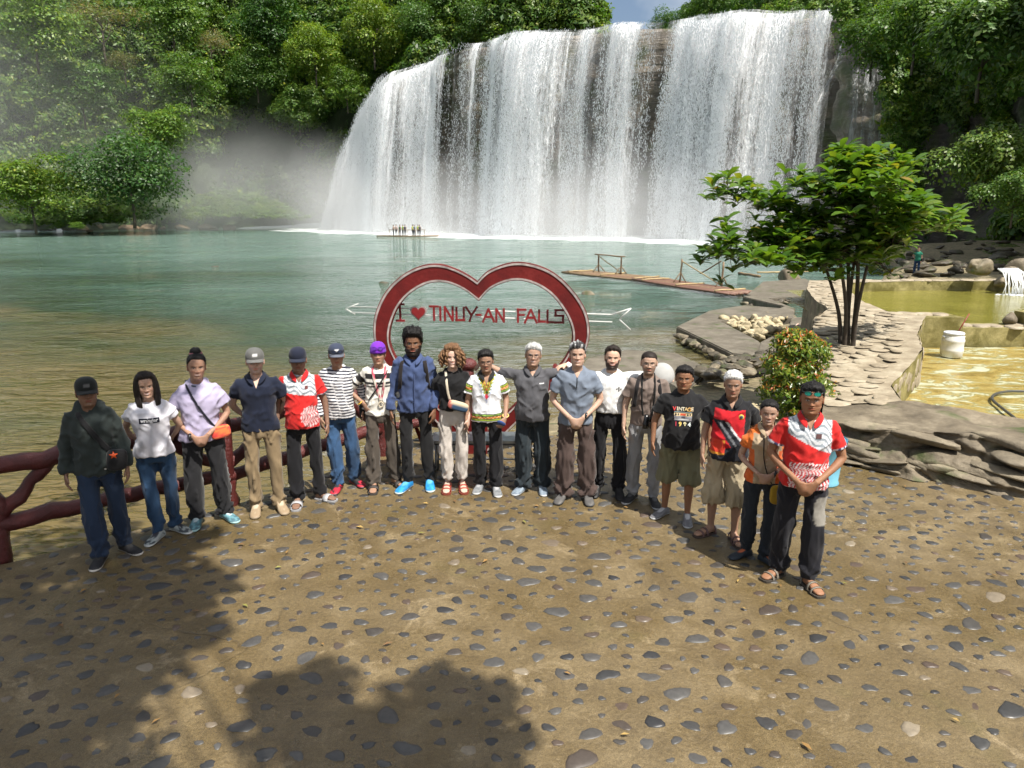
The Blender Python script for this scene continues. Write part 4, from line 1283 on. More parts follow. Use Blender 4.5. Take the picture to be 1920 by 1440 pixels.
for k in range(22):                                   # separate rocks bulging from the face
    u = rnd.uniform(0, 3.4); i = int(u); f = u - i
    a = wb[i].lerp(wb[i + 1], f); b = wt[i].lerp(wt[i + 1], f)
    w = rnd.uniform(.05, 1.05)
    s = rnd.uniform(.10, .24)
    p = a.lerp(b, w) + Vector((.10, .14, 0)) * (s * .9)
    o = rnd_rock("rock", "bankrock", p - rw, s, rockwall, rnd.uniform(.35, .6))
    o.rotation_euler = (rnd.uniform(-.2, .2), rnd.uniform(-.25, .25), -.62 + rnd.uniform(-.3, .3)); o.scale.x *= 1.7
# undergrowth by the cliff foot on the right
for k in range(60):
    p = G(rnd.uniform(1690, 1920), rnd.uniform(470, 522), -.6)
    if p.y > 27: rnd_rock("stone", "darkrock", (p.x - pile.location.x, p.y - pile.location.y, float(bank_z(np.array([p.x]), np.array([p.y]))[0]) + .1), rnd.uniform(.25, .8), far_rocks, .5)
bank_grass("undergrowth_cliff_foot", [G(1750, 470, -.4), G(1930, 500, -.4), G(1860, 460, 0), G(1930, 440, .5), G(1800, 462, -.2)], 260, .3, .8, "low green bushes along the foot of the right cliff behind the woman in green", 404)
bank_grass("undergrowth_right_bank", [G(1830, 500, -.5), G(1920, 490, -.5), G(1860, 470, 0), G(1915, 450, .5), G(1880, 510, -.4)], 130, .25, .55, "fresh green grass and ferns at the foot of the right cliff", 402)
# ================================================================== HEART SIGN
def m_heartred():
    t = NT("weathered_red_paint")
    v = t.coord("Object")
    n = t.noise(v, 3, 6, .65, .4)
    c = t.ramp(n, [(.3, (0.080, 0.007, 0.007)), (.55, (0.135, 0.011, 0.010)), (.75, (0.20, 0.024, 0.022))])
    st = t.noise(t.coord("Object", (9, 9, 1.2)), 3, 5, .7)
    c = t.mix(t.ramp(st, [(.58, 0.0), (.75, .55)]), c, (0.10, 0.012, 0.010))
    t.set(Base_Color=c, Roughness=.62)
    t.p.inputs["Specular IOR Level"].default_value = .25
    t.bump(t.noise(v, 22, 5), .4, .01)
    return t.m
M["heartred"] = m_heartred()
M["trimwhite"] = plain("chipped_white_trim", (0.33, 0.28, 0.265), .6, .45, 14)
M["whitepipe"] = plain("white_pipe", (0.62, 0.62, 0.60), .4, .08, 6)
M["letterred"] = plain("dark_red_letters", (0.20, 0.012, 0.014), .45, .25, 12)
HY = 8.95
def hp(px, py, dy=0.0):
    p = PY(px, py, HY); return np.array([p.x, p.z])
def smooth_path(pts, k=8):
    """Catmull-Rom through 2d points"""
    pts = [np.array(p, float) for p in pts]
    out = []
    for i in range(len(pts) - 1):
        p0 = pts[max(i - 1, 0)]; p1 = pts[i]; p2 = pts[i + 1]; p3 = pts[min(i + 2, len(pts) - 1)]
        for t in np.linspace(0, 1, k, endpoint=False):
            out.append(.5 * ((2 * p1) + (-p0 + p2) * t + (2 * p0 - 5 * p1 + 4 * p2 - p3) * t * t + (-p0 + 3 * p1 - 3 * p2 + p3) * t ** 3))
    out.append(pts[-1])
    return out
o_right = [hp(*q) for q in ((895, 527), (918, 506), (960, 492), (1000, 495), (1040, 512), (1075, 545), (1098, 582), (1105, 620), (1098, 655), (1078, 690), (1030, 735), (960, 800), (890, 868))]
i_right = [hp(*q) for q in ((898, 564), (922, 540), (960, 526), (995, 530), (1028, 548), (1052, 575), (1068, 605), (1073, 632), (1066, 658), (1044, 690), (1000, 725), (945, 778), (890, 835))]
o_left = [hp(*q) for q in ((895, 527), (868, 510), (830, 496), (795, 497), (758, 513), (727, 542), (707, 580), (701, 615), (706, 650), (727, 686), (770, 740), (830, 802), (890, 868))]
i_left = [hp(*q) for q in ((898, 564), (872, 544), (838, 530), (805, 531), (774, 547), (750, 572), (736, 603), (731, 632), (737, 658), (757, 692), (795, 735), (845, 785), (890, 835))]
OR_, IR_, OL_, IL_ = smooth_path(o_right), smooth_path(i_right), smooth_path(o_left), smooth_path(i_left)
tip = o_right[-1]
heart = empty("heart_sign", (tip[0], HY, 0), 0)
tagit(heart, "giant red heart frame with white edging standing behind the group", "sign")
hz0 = np.array([tip[0], 0.0])
def band(A, B, y0, y1, name, mat):
    A, B = np.array(A) - hz0, np.array(B) - hz0
    n = len(A)
    V = np.concatenate([np.c_[A[:, 0], np.full(n, y0), A[:, 1]], np.c_[B[:, 0], np.full(n, y0), B[:, 1]], np.c_[A[:, 0], np.full(n, y1), A[:, 1]], np.c_[B[:, 0], np.full(n, y1), B[:, 1]]])
    F = []
    for i in range(n - 1):
        F += [(i, i + 1, n + i + 1, n + i), (2 * n + i, 3 * n + i, 3 * n + i + 1, 2 * n + i + 1), (i, 2 * n + i, 2 * n + i + 1, i + 1), (n + i, n + i + 1, 3 * n + i + 1, 3 * n + i)]
    F += [(0, n, 3 * n, 2 * n), (n - 1, 3 * n - 1, 4 * n - 1, 2 * n - 1)]
    o = mk(name, V, F, mat, heart, smooth=False)
    bm = bmesh.new(); bm.from_mesh(o.data); bmesh.ops.recalc_face_normals(bm, faces=bm.faces); bm.to_mesh(o.data); bm.free()
    return o
def lerp_path(A, B, w): return [a * (1 - w) + b * w for a, b in zip(A, B)]
for A, B in ((OL_, IL_), (OR_, IR_)):
    band(A, B, -.05, .06, "heart_frame", M["heartred"])
    band(lerp_path(A, B, .04), lerp_path(A, B, .15), -.058, -.049, "white_trim", M["trimwhite"])
    band(lerp_path(A, B, .86), lerp_path(A, B, .96), -.058, -.049, "white_trim", M["trimwhite"])
mb = MB(); mb.box((0, .03, .24), (.34, .24, .48)); mb.build("foot_block", M["heartred"], heart, False)
for s in (-1, 1):                                    # back stays down to the plaza edge
    mb = MB(); mb.tube([(s * 1.05, .08, 1.15), (s * .75, .42, .02)], .028, 8); mb.build("back_stay", M["heartred"], heart)
def hl(px, py): return hp(px, py) - hz0
# arrow of white pipe through the heart
def pipe(a, b, y=.1):
    p, q = hl(*a), hl(*b)
    mb = MB(); mb.tube([(p[0], y, p[1]), (q[0], y, q[1])], .008, 6)
    return mb.build("arrow_pipe", M["whitepipe"], heart)
for a, b in (((657, 577), (1152, 592)), ((655, 588), (1150, 606)), ((645, 581), (669, 571)), ((645, 581), (663, 592)), ((1148, 592), (1186, 580)), ((1186, 580), (1163, 601)), ((1163, 601), (1185, 621))):
    pipe(a, b)
# letters hung on the pipes: each one of flat bars
STROKES = {"I": [((.1, 0), (.9, 0)), ((.5, 0), (.5, 1)), ((.1, 1), (.9, 1))], "T": [((0, 1), (1, 1)), ((.5, 0), (.5, 1))], "i": [((.5, 0), (.5, 1))], "N": [((.08, 0), (.08, 1)), ((.08, 1), (.92, 0)), ((.92, 0), (.92, 1))],
           "U": [((.08, 1), (.08, 0)), ((.0, .04), (1, .04)), ((.92, 0), (.92, 1))], "Y": [((0, 1), (.5, .42)), ((1, 1), (.5, .42)), ((.5, .42), (.32, 0))], "-": [((0, .5), (1, .5))],
           "A": [((0, 0), (.5, 1)), ((1, 0), (.5, 1)), ((.25, .38), (.75, .38))], "F": [((.08, 0), (.08, 1)), ((0, .95), (1, .95)), ((.08, .55), (.8, .55))],
           "L": [((.08, 1), (.08, 0)), ((0, .05), (1, .05))], "S": [((1, .95), (0, .95)), ((.07, .95), (.07, .55)), ((0, .55), (1, .55)), ((.93, .55), (.93, .05)), ((1, .05), (0, .05))]}
for ch, x0, x1, yt, yb in (("I", 740, 757, 572, 603), ("T", 805, 820, 576, 602), ("i", 820, 829, 577, 602), ("N", 832, 849, 577, 603), ("U", 854, 870, 578, 603), ("Y", 873, 894, 577, 604), ("-", 892, 901, 587, 597), ("A", 905, 926, 581, 605), ("N", 929, 946, 581, 605),
                           ("F", 970, 986, 581, 606), ("A", 984, 1007, 582, 607), ("L", 1010, 1023, 583, 606), ("L", 1026, 1039, 583, 607), ("S", 1041, 1058, 582, 608)):
    a, b = hl(x0, yb), hl(x1, yt)
    mb = MB()
    for q, ((u0, v0), (u1, v1)) in enumerate(STROKES[ch]):
        p = np.array([a[0] + (b[0] - a[0]) * u0, a[1] + (b[1] - a[1]) * v0]); e = np.array([a[0] + (b[0] - a[0]) * u1, a[1] + (b[1] - a[1]) * v1])
        d = e - p; L_ = np.linalg.norm(d)
        mb.box(((p[0] + e[0]) / 2, .078 + .0025 * q, (p[1] + e[1]) / 2), (L_ + .018, .022, .026), (0, -math.atan2(d[1], d[0]), 0))
    mb.build("letter", M["letterred"], heart, False)
def heart_shape(c, s, y0, y1, name, mat):
    t = np.linspace(0, 2 * math.pi, 40, endpoint=False)
    x = 16 * np.sin(t) ** 3 / 17; z = (13 * np.cos(t) - 5 * np.cos(2 * t) - 2 * np.cos(3 * t) - np.cos(4 * t)) / 17
    n = 40
    V = np.concatenate([np.c_[c[0] + x * s, np.full(n, y0), c[1] + z * s], np.c_[c[0] + x * s, np.full(n, y1), c[1] + z * s]])
    mk(name, V, [tuple(range(n)), tuple(range(2 * n - 1, n - 1, -1))] + [(i, n + i, n + (i + 1) % n, (i + 1) % n) for i in range(n)], mat, heart, False)
hc = hl(783, 588)
heart_shape(hc, .115, .075, .095, "small_heart_edge", M["trimwhite"])
heart_shape(hc, .092, .066, .076, "small_heart", M["letterred"])

# ================================================================== LOG RAILING
def m_log():
    t = NT("red_brown_log_paint")
    v = t.coord("Object")
    n = t.noise(t.coord("Object", (1, 1, 1)), 5, 6, .7, .3)
    c = t.ramp(n, [(.3, (0.055, 0.011, 0.010)), (.55, (0.105, 0.020, 0.018)), (.78, (0.18, 0.045, 0.038))])
    t.set(Base_Color=c, Roughness=.38)
    t.bump(t.noise(v, 26, 6, .75), .9, .02)
    return t.m
M["log"] = m_log()
def log(a, b, r0, r1, parent, name, k=9, wob=.012, seed=0):
    a, b = Vector(a), Vector(b)
    r = np.random.default_rng(seed + int(a.x * 100) % 997)
    pts = [a.lerp(b, i / k) + Vector(r.normal(0, wob, 3).tolist()) for i in range(k + 1)]
    V, F = tube(pts, [r0 + (r1 - r0) * i / k + r.normal(0, .004) for i in range(k + 1)], 14)
    V = V + .006 * vnoise(V * np.array([18, 18, 18]), 5)[:, None]
    return mk(name, V - np.array(parent.location), F, M["log"], parent)
posts = [Vector((-8.2, 4.4, 0)), G(2, 1046), G(430, 946), G(716, 852)]
labs = ["dark red log railing with diagonal brace, leftmost span beside the man in the hoodie", "red log railing behind the women in white and lavender", "red log railing behind the men in navy and red and white polos", ""]
for i in range(3):
    a, b = posts[i], posts[i + 1]
    e = empty("log_railing", b)
    tagit(e, labs[i], "railing", "log railing along the plaza edge")
    log(b + Vector((0, 0, -.1)), b + Vector((0, 0, 1.0)), .095, .085, e, "post", seed=i)
    if i == 0: log(a + Vector((0, 0, -.1)), a + Vector((0, 0, 1.0)), .095, .085, e, "post", seed=i + 9)
    d = (b - a)
    log(a + Vector((0, 0, .86)), b + Vector((0, 0, .90)), .078, .074, e, "rail", 14, seed=i + 20)
    log(a + Vector((0, 0, .33)), b + Vector((0, 0, .36)), .074, .072, e, "rail", 14, seed=i + 30)
    log(b + Vector((0, 0, .38)), b - d * .26 + Vector((0, 0, .84)), .064, .056, e, "brace", 8, seed=i + 40)
    log(a + Vector((0, 0, .38)), a + d * .26 + Vector((0, 0, .84)), .064, .056, e, "brace", 8, seed=i + 50)
e = empty("log_railing", posts[3])
tagit(e, "short red log railing running on behind the tall man in blue", "railing", "log railing along the plaza edge")
pe = PY(880, 790, 9.25); pe.z = 0
log(pe + Vector((0, 0, -.1)), pe + Vector((0, 0, 1.08)), .08, .08, e, "post", seed=70)
mb = MB(); mb.ell(pe + Vector((0, 0, 1.1)) - e.location, (.115, .115, .09)); mb.build("post_knob", M["log"], e)
log(posts[3] + Vector((0, 0, .88)), pe + Vector((0, 0, .9)), .062, .06, e, "rail", seed=71)
log(posts[3] + Vector((0, 0, .36)), pe + Vector((0, 0, .36)), .06, .06, e, "rail", seed=72)

# ================================================================== METAL BENCH BEHIND THE GROUP
M["steel"] = plain("worn_steel", (0.30, 0.32, 0.34), .32, .25, 9, .15, .8)
M["darksteel"] = plain("dark_steel", (0.08, 0.08, 0.09), .45, .2, 9, 0, .6)
bx_, by_ = G(892, 905).x, 8.1
bench = empty("metal_bench", (bx_, by_, 0))
tagit(bench, "low steel bench half hidden behind the man in the patterned shirt", "bench")
mb = MB(); mb.box((0, 0, .47), (1.02, .36, .03)); mb.build("seat", M["steel"], bench, False)
mb = MB(); mb.box((0, -.165, .445), (1.0, .02, .025)).box((0, .165, .445), (1.0, .02, .025)); mb.build("seat_frame", M["darksteel"], bench, False)
for sx in (-1, 1):
    for sy in (-1, 1):
        mb = MB(); mb.tube([(sx * .46, sy * .14, .45), (sx * .48, sy * .16, 0)], .014, 8); mb.build("leg", M["steel"], bench)
    mb = MB(); mb.tube([(sx * .47, -.15, .2), (sx * .47, .15, .2)], .010, 6); mb.build("stretcher", M["steel"], bench)
mb = MB(); mb.tube([(-.47, 0, .2), (.47, 0, .2)], .010, 6); mb.build("stretcher", M["steel"], bench)

# ================================================================== BAMBOO RAFT LANDING
M["bamboo"] = plain("old_bamboo", (0.20, 0.135, 0.075), .6, .35, 6, .3)
M["bamboored"] = plain("reddish_bamboo", (0.165, 0.085, 0.058), .6, .3, 6, .3)
M["bamboopale"] = plain("pale_bamboo", (0.36, 0.27, 0.14), .55, .3, 6, .3)
def pole(a, b, r, parent, name="pole", mat="bamboo", k=7):
    a, b = Vector(a), Vector(b)
    w = [a.lerp(b, i / k) + Vector((random.gauss(0, .012), random.gauss(0, .012), random.gauss(0, .01))) for i in range(k + 1)]
    V, F = tube(w, [r * random.uniform(.9, 1.08) for _ in w], 8)
    return mk(name, V - np.array(parent.location), F, M[mat], parent)
def raft(c0, c1, width, n, label, mats, z=-1.27):
    """bamboo poles laid side by side between two end points"""
    a, b = Vector(c0), Vector(c1)
    e = empty("bamboo_raft", (a + b) / 2)
    tagit(e, label, "raft", "bamboo rafts moored by the concrete walk")
    d = (b - a).normalized(); s = Vector((-d.y, d.x, 0))
    for i in range(n):
        o_ = s * (i / (n - 1) - .5) * width
        j = random.uniform(-.25, .25)
        pole(a + o_ + d * j + Vector((0, 0, z)), b + o_ + d * random.uniform(-.25, .25) + Vector((0, 0, z)), width / n * .52, e, "bamboo_pole", random.choice(mats), 5)
    for t in (.12, .5, .88):
        m = a.lerp(b, t)
        pole(m - s * width * .55 + Vector((0, 0, z + .10)), m + s * width * .55 + Vector((0, 0, z + .10)), .05, e, "cross_pole", "bamboopale", 4)
    return e, a, b, d, s
RZ = -1.2
ra = G(1072, 507, RZ); rb_ = G(1235, 523, RZ); rc = G(1210, 523, RZ); rd = G(1395, 550, RZ)
for p in (ra, rb_, rc, rd): p.z = 0
e1, a1, b1, d1, s1 = raft(ra, rb_, 2.1, 15, "bamboo raft farther from the walk, carrying a post and rail frame", ["bamboo", "bamboored", "bamboo"])
e2, a2, b2, d2, s2 = raft(rc, rd, 1.9, 14, "reddish bamboo raft moored against the end of the concrete walk", ["bamboored", "bamboored", "bamboo"], -1.21)
def frame(e, feet, tops, rail_ext, brace):
    for f, t in zip(feet, tops):
        pole(f, t, .055, e, "post", "bamboo", 4)
        for q in (-1, 1):
            pole(f + Vector((q * .42, .1 * q, 0)), f.lerp(t, .45), .032, e, "prop", "bamboo", 3)
    u = (tops[1] - tops[0]).normalized()
    if rail_ext is not None: pole(tops[0] - u * rail_ext, tops[1] + u * rail_ext, .045, e, "top_rail", "bamboo", 5)
    if brace: pole(tops[0] - Vector((0, 0, .1)), feet[1] + Vector((0, 0, .1)), .035, e, "brace", "bamboopale", 5)
def on(px, py, z, Y=None): return G(px, py, z)
f1, f2 = G(1123, 510, RZ), G(1164, 514, RZ)
frame(e1, [f1, f2], [PY(1122, 477, f1.y), PY(1165, 481, f2.y)], .35, True)
f3, f4 = G(1274, 531, RZ), G(1353, 539, RZ)
frame(e2, [f3, f4], [PY(1279, 486, f3.y), PY(1357, 491, f4.y)], None, True)
pole(PY(1313, 513, f3.y + .6), PY(1352, 490, f4.y), .04, e2, "brace", "bamboo", 3)
# loose poles near the boulder
for i, (a, b, lab) in enumerate((((1420, 511), (1520, 509), "long pale bamboo pole floating beyond the big boulder"), ((1385, 512), (1425, 518), "broken dark log lying by the river walk"))):
    p, q_ = G(*a, -1.3), G(*b, -1.3)
    e = empty("driftwood", p); tagit(e, lab, "driftwood")
    pole(p, q_, .09 if i else .06, e, "pole", "bamboopale" if i == 0 else "bamboo")

# ================================================================== TREE WITH MANY STEMS
def m_bigleaf():
    t = NT("glossy_broad_leaf")
    oi = t.node("ShaderNodeObjectInfo"); g = t.node("ShaderNodeNewGeometry")
    r = t.math('FRACT', t.math('ADD', oi.outputs["Random"], g.outputs["Random Per Island"]))
    c = t.ramp(r, [(0, (0.042, 0.100, 0.018)), (.4, (0.070, 0.150, 0.024)), (.85, (0.110, 0.190, 0.030)), (.985, (0.17, 0.20, 0.03)), (1.0, (0.26, 0.17, 0.03))])
    t.set(Base_Color=c, Roughness=.28)
    tr = t.node("ShaderNodeBsdfTranslucent"); t.link(t.mix(1.0, c, (1.9, 1.8, .5), 'MULTIPLY'), tr.inputs[0])
    ms = t.node("ShaderNodeMixShader"); ms.inputs[0].default_value = .38
    t.link(t.p.outputs[0], ms.inputs[1]); t.link(tr.outputs[0], ms.inputs[2]); t.link(ms.outputs[0], t.out.inputs[0])
    return t.m
M["bigleaf"] = m_bigleaf()
M["darkbark"] = plain("dark_wet_bark", (0.045, 0.034, 0.024), .8, .35, 14, .5)
def bigleaf(seed):
    """obovate blade, keeled and drooping at the tip; base at the origin, along +x"""
    L_ = [0, .18, .42, .68, .88, 1.0]; W = [.02, .10, .19, .215, .13, .01]
    V = []
    for l, w in zip(L_, W):
        z = .10 * math.sin(l * 2.6) - .16 * l * l
        V += [(l, -w, z + w * .25), (l, 0, z), (l, w, z + w * .25)]
    F = []
    for i in range(5):
        F += [(3 * i, 3 * i + 3, 3 * i + 4, 3 * i + 1), (3 * i + 1, 3 * i + 4, 3 * i + 5, 3 * i + 2)]
    return np.array(V), F
def bez2(P, k=5):
    out = []
    for i in range(len(P) - 1):
        p0, p1, p2, p3 = P[max(i - 1, 0)], P[i], P[i + 1], P[min(i + 2, len(P) - 1)]
        for t in np.linspace(0, 1, k, endpoint=False):
            out.append(.5 * ((2 * p1) + (-p0 + p2) * t + (2 * p0 - 5 * p1 + 4 * p2 - p3) * t * t + (-p0 + 3 * p1 - 3 * p2 + p3) * t ** 3))
    return out + [P[-1]]
BV, BF = bigleaf(0)
leaf_me = new_mesh("leaf", BV, BF, M["bigleaf"])
TY = 13.4
tb = PY(1588, 664, TY)
tree1 = empty("broadleaf_tree", tb)
tagit(tree1, "small many stemmed tree with big glossy leaves beside the flagstone wall", "tree")
TB = np.array(tb)
rt = random.Random(21)
# stems
stem_tops = [((1548, 500), .25), ((1572, 470), -.3), ((1588, 420), .1), ((1603, 480), .3), ((1626, 498), -.2), ((1600, 350), 0)]
stems = []
for k, ((px, py), dy) in enumerate(stem_tops):
    top = np.array(PY(px, py, TY + dy)) - TB
    b0 = np.array([-.12 + .05 * k, rt.uniform(-.08, .08), -.25])
    mid = b0 * .45 + top * .55; mid[0] = b0[0] * .75 + top[0] * .25 + rt.uniform(-.04, .04)
    pth = bez2([b0, (b0 * .7 + mid * .3) + np.array([rt.uniform(-.03, .03), 0, 0]), mid, top])
    mb = MB(); mb.tube(pth, list(np.linspace(.055, .024, len(pth))), 9); mb.build("stem", M["darkbark"], tree1)
    stems.append(pth)
# limbs spread in layers: each runs out from a stem along the middle of one spray of leaves
tips = []
lobes = [((1475, 385), (1345, 350), 42, 13), ((1500, 440), (1318, 478), 52, 17), ((1540, 480), (1400, 480), 34, 14), ((1575, 380), (1490, 330), 26, 13), ((1600, 340), (1575, 285), 30, 13), ((1610, 340), (1710, 315), 40, 16), ((1560, 420), (1470, 395), 34, 16), ((1610, 400), (1745, 385), 46, 16),
         ((1600, 440), (1700, 450), 40, 16), ((1680, 410), (1806, 422), 34, 10), ((1580, 470), (1530, 500), 22, 14), ((1615, 470), (1670, 500), 24, 14), ((1600, 320), (1650, 290), 24, 12), ((1590, 400), (1600, 330), 26, 16), ((1560, 455), (1440, 430), 30, 14), ((1570, 470), (1490, 475), 36, 18), ((1610, 465), (1680, 435), 30, 15), ((1600, 345), (1530, 350), 24, 18), ((1605, 350), (1690, 345), 24, 18)]
limb = MB()
for (x0, y0), (x1, y1), n, sp in lobes:
    dyo = rt.uniform(-.9, .9)
    A0 = np.array(PY(x0, y0 + 14, TY + dyo * .4)) - TB; A1 = np.array(PY(x1, y1 + 10, TY + dyo)) - TB
    best = min((q for st in stems for q in st[3:]), key=lambda q: np.linalg.norm(q - A0) + (0 if q[2] < A0[2] else 1.0))
    ax = bez2([best, best * .4 + A0 * .6 + np.array([0, 0, -.08]), A0, A0 * .5 + A1 * .5 + np.array([0, 0, .05]), A1])
    limb.tube(ax, list(np.linspace(.024, .007, len(ax))), 6)
    for k in range(int(n * 1.3)):
        u = rt.random()
        q = A0 * (1 - u) + A1 * u
        g_ = PY(x0 + (x1 - x0) * u + rt.gauss(0, sp * .7), y0 + (y1 - y0) * u + rt.gauss(0, sp), TY + dyo * (.4 + .6 * u) + rt.uniform(-.8, .8))
        tp = np.array(g_) - TB
        j = min(ax, key=lambda q: np.linalg.norm(q - tp))
        limb.tube([j, j * .5 + tp * .5 + np.array([0, 0, -.04]), tp], [.008, .006, .004], 4, caps=False)
        tips.append(tp)
limb.build("limbs", M["darkbark"], tree1)
leaves = []
for tp in tips:
    a0 = rt.uniform(0, 6.28)
    n = rt.randint(5, 8)
    outv = np.array([tp[0], tp[1], 0]); outv /= np.linalg.norm(outv) + 1e-6
    for i in range(n):
        a = a0 + i * 6.283 / n + rt.gauss(0, .2)
        pit = rt.uniform(-.15, .75)
        leaves.append((tp + np.array([0, 0, rt.uniform(-.05, .03)]), Euler((rt.gauss(0, .25), -pit, a)), rt.uniform(.20, .33)))
leaves.sort(key=lambda l: l[0][1] - l[2] * 3)
for p, e_, s in leaves[:300]:
    mko("leaf", leaf_me, tree1, p, e_, (s, s, s))
Vs, Fs = [], []
for k, (p, e_, s) in enumerate(leaves[300:]):
    Vs.append(BV * s @ np.array(e_.to_matrix()).T + p); Fs.append(np.array(BF) + k * len(BV))
o = mk("crown", np.concatenate(Vs), np.concatenate(Fs), M["bigleaf"], tree1); o["kind"] = "stuff"

# ================================================================== FLOWERING BUSH
def m_bush():
    t = NT("bush_leaf")
    a = t.node("ShaderNodeVertexColor", layer_name="Col")
    t.set(Base_Color=a.outputs[0], Roughness=.35)
    tr = t.node("ShaderNodeBsdfTranslucent"); t.link(t.mix(1.0, a.outputs[0], (1.6, 1.5, .7), 'MULTIPLY'), tr.inputs[0])
    ms = t.node("ShaderNodeMixShader"); ms.inputs[0].default_value = .35
    t.link(t.p.outputs[0], ms.inputs[1]); t.link(tr.outputs[0], ms.inputs[2]); t.link(ms.outputs[0], t.out.inputs[0])
    return t.m
M["bush"] = m_bush()
BY = 10.4
bb0 = PY(1495, 800, BY)
bush = empty("flowering_bush", (bb0.x, BY, -.15))
tagit(bush, "bright green bush with orange young leaves behind the right end of the group", "bush")
r = np.random.default_rng(5)
Pl, Nl, Cl = [], [], []
for (px, py, rr) in ((1490, 655, .30), (1465, 690, .28), (1530, 665, .24), (1500, 710, .34), (1460, 735, .30), (1530, 740, .32), (1555, 755, .22), (1500, 780, .30), (1480, 640, .16), (1510, 640, .16)):
    c = np.array(PY(px, py, BY)) - np.array(bush.location)
    m = int(1500 * rr / .3)
    d = r.normal(size=(m, 3)); d /= np.linalg.norm(d, axis=1, keepdims=True)
    d[:, 2] = np.where((d[:, 2] < 0) & (r.uniform(size=m) < .5), -d[:, 2], d[:, 2])
    q = rr * r.uniform(.35, 1, m) ** .5 * (1 + .38 * vnoise(d * 3.4, int(px)))
    Pl.append(c + d * q[:, None]); Nl.append(d * .6 + r.normal(0, .5, (m, 3)) + np.array([0, -.2, .4]))
    tipn = (q > rr * .90) & (d[:, 2] > .25) & (r.uniform(size=m) < .32)
    g = r.uniform(.6, 1.3, m)
    cc = np.stack([.085 * g * r.uniform(.8, 1.6, m), .17 * g, .018 * g], 1)
    yl = (q > rr * .7) & (r.uniform(size=m) < .35)
    cc[yl] = np.array([.22, .27, .025]) * g[yl][:, None]
    cc[tipn] = np.where(r.uniform(size=(tipn.sum(), 1)) < .5, np.array([[.46, .13, .035]]), np.array([[.40, .22, .03]])) * g[tipn][:, None]
    Cl.append(cc)
Pl, Nl, Cl = np.concatenate(Pl), np.concatenate(Nl), np.concatenate(Cl)
Vb, Fb = leaf_quads(Pl, Nl, r.uniform(.055, .10, len(Pl)), .32, r, -.5)
o = mk("foliage", Vb, Fb, M["bush"], bush, False, np.repeat(Cl, 4, 0)); o["kind"] = "stuff"
for k in range(6):
    mb = MB(); mb.tube([(r.normal(0, .05), r.normal(0, .05), 0), (r.normal(0, .15), r.normal(0, .1), .45), (r.normal(0, .3), r.normal(0, .15), .85)], [.018, .012, .006], 6); mb.build("stem", M["darkbark"], bush)

# ================================================================== BLUE BIN, WHITE DRUM, HOSE
M["bluebin"] = plain("light_blue_plastic", (0.16, 0.42, 0.55), .45, .12, 5)
def lathe(prof, n=28):
    a = np.linspace(0, 2 * math.pi, n, endpoint=False)
    V = np.concatenate([np.stack([np.cos(a) * q, np.sin(a) * q, np.full(n, z)], 1) for q, z in prof])
    return V, grid_faces(n, len(prof), True)
bp = G(1542, 905)
bin_ = empty("plastic_bin", bp)
tagit(bin_, "light blue plastic bin behind the man in the red patterned polo", "bin")
V, F = lathe([(.0, .012), (.155, .012), (.17, .0), (.176, .02), (.162, .05), (.198, .50), (.212, .515), (.212, .54), (.19, .54), (.185, .5), (.155, .06), (0, .06)])
mk("bin_body", V, F, M["bluebin"], bin_)
V, F = lathe([(.208, .505), (.219, .512), (.219, .548), (.204, .548)]); mk("rim", V, F, plain("dark_blue_rim", (0.05, 0.16, 0.24), .4), bin_)
mb = MB()
for k in range(40): mb.ell((random.uniform(-.12, .12), random.uniform(-.12, .12), .47 + random.uniform(0, .05)), (.03, .02, .015), 6, 4, (0, 0, random.random() * 3))
o = mb.build("leaf_litter", M["gravel"], bin_); o["kind"] = "stuff"
dp = Vector((9.57, 15.4, -.05))
drum = empty("plastic_drum", dp)
tagit(drum, "white plastic drum standing in the yellow drained basin", "drum")
V, F = lathe([(0, 0), (.19, 0), (.215, .02), (.22, .12), (.228, .14), (.228, .17), (.22, .19), (.22, .33), (.228, .35), (.228, .38), (.218, .40), (.2, .47), (.185, .50), (.0, .50)])
mk("drum_body", V, F, M["whitepipe"], drum)
V, F = lathe([(.0, .49), (.19, .49), (.205, .50), (.205, .535), (.19, .545), (0, .54)]); mk("lid", V, F, plain("drum_lid", (0.58, 0.60, 0.66), .45), drum)
for s in (-1, 1):
    mb = MB(); mb.box((s * .212, 0, .44), (.03, .09, .04)); mb.build("handle", M["whitepipe"], drum)
stick = empty("broom_stick", dp + Vector((.18, .1, .5)))
tagit(stick, "thin red stick leaning out of the white drum", "stick")
mb = MB(); mb.tube([(-.05, 0, 0), (.18, .05, .42)], .012, 6); mb.build("rod", M["letterred"], stick)
hose_pts = [(1925, 737), (1890, 737), (1866, 742), (1860, 752), (1880, 770), (1905, 790), (1912, 802), (1900, 818), (1870, 830), (1855, 834)]
hs = [G(x, y, -.03) for x, y in hose_pts]
hose = empty("garden_hose", hs[5])
tagit(hose, "dark garden hose curling over the drained yellow basin floor", "hose")
pts2 = smooth_path([(p.x, p.y) for p in hs], 6)
mb = MB(); mb.tube([(p[0] - hs[5].x, p[1] - hs[5].y, .03) for p in pts2], .022, 8); mb.build("hose_tube", plain("hose_rubber", (0.05, 0.05, 0.045), .5), hose)

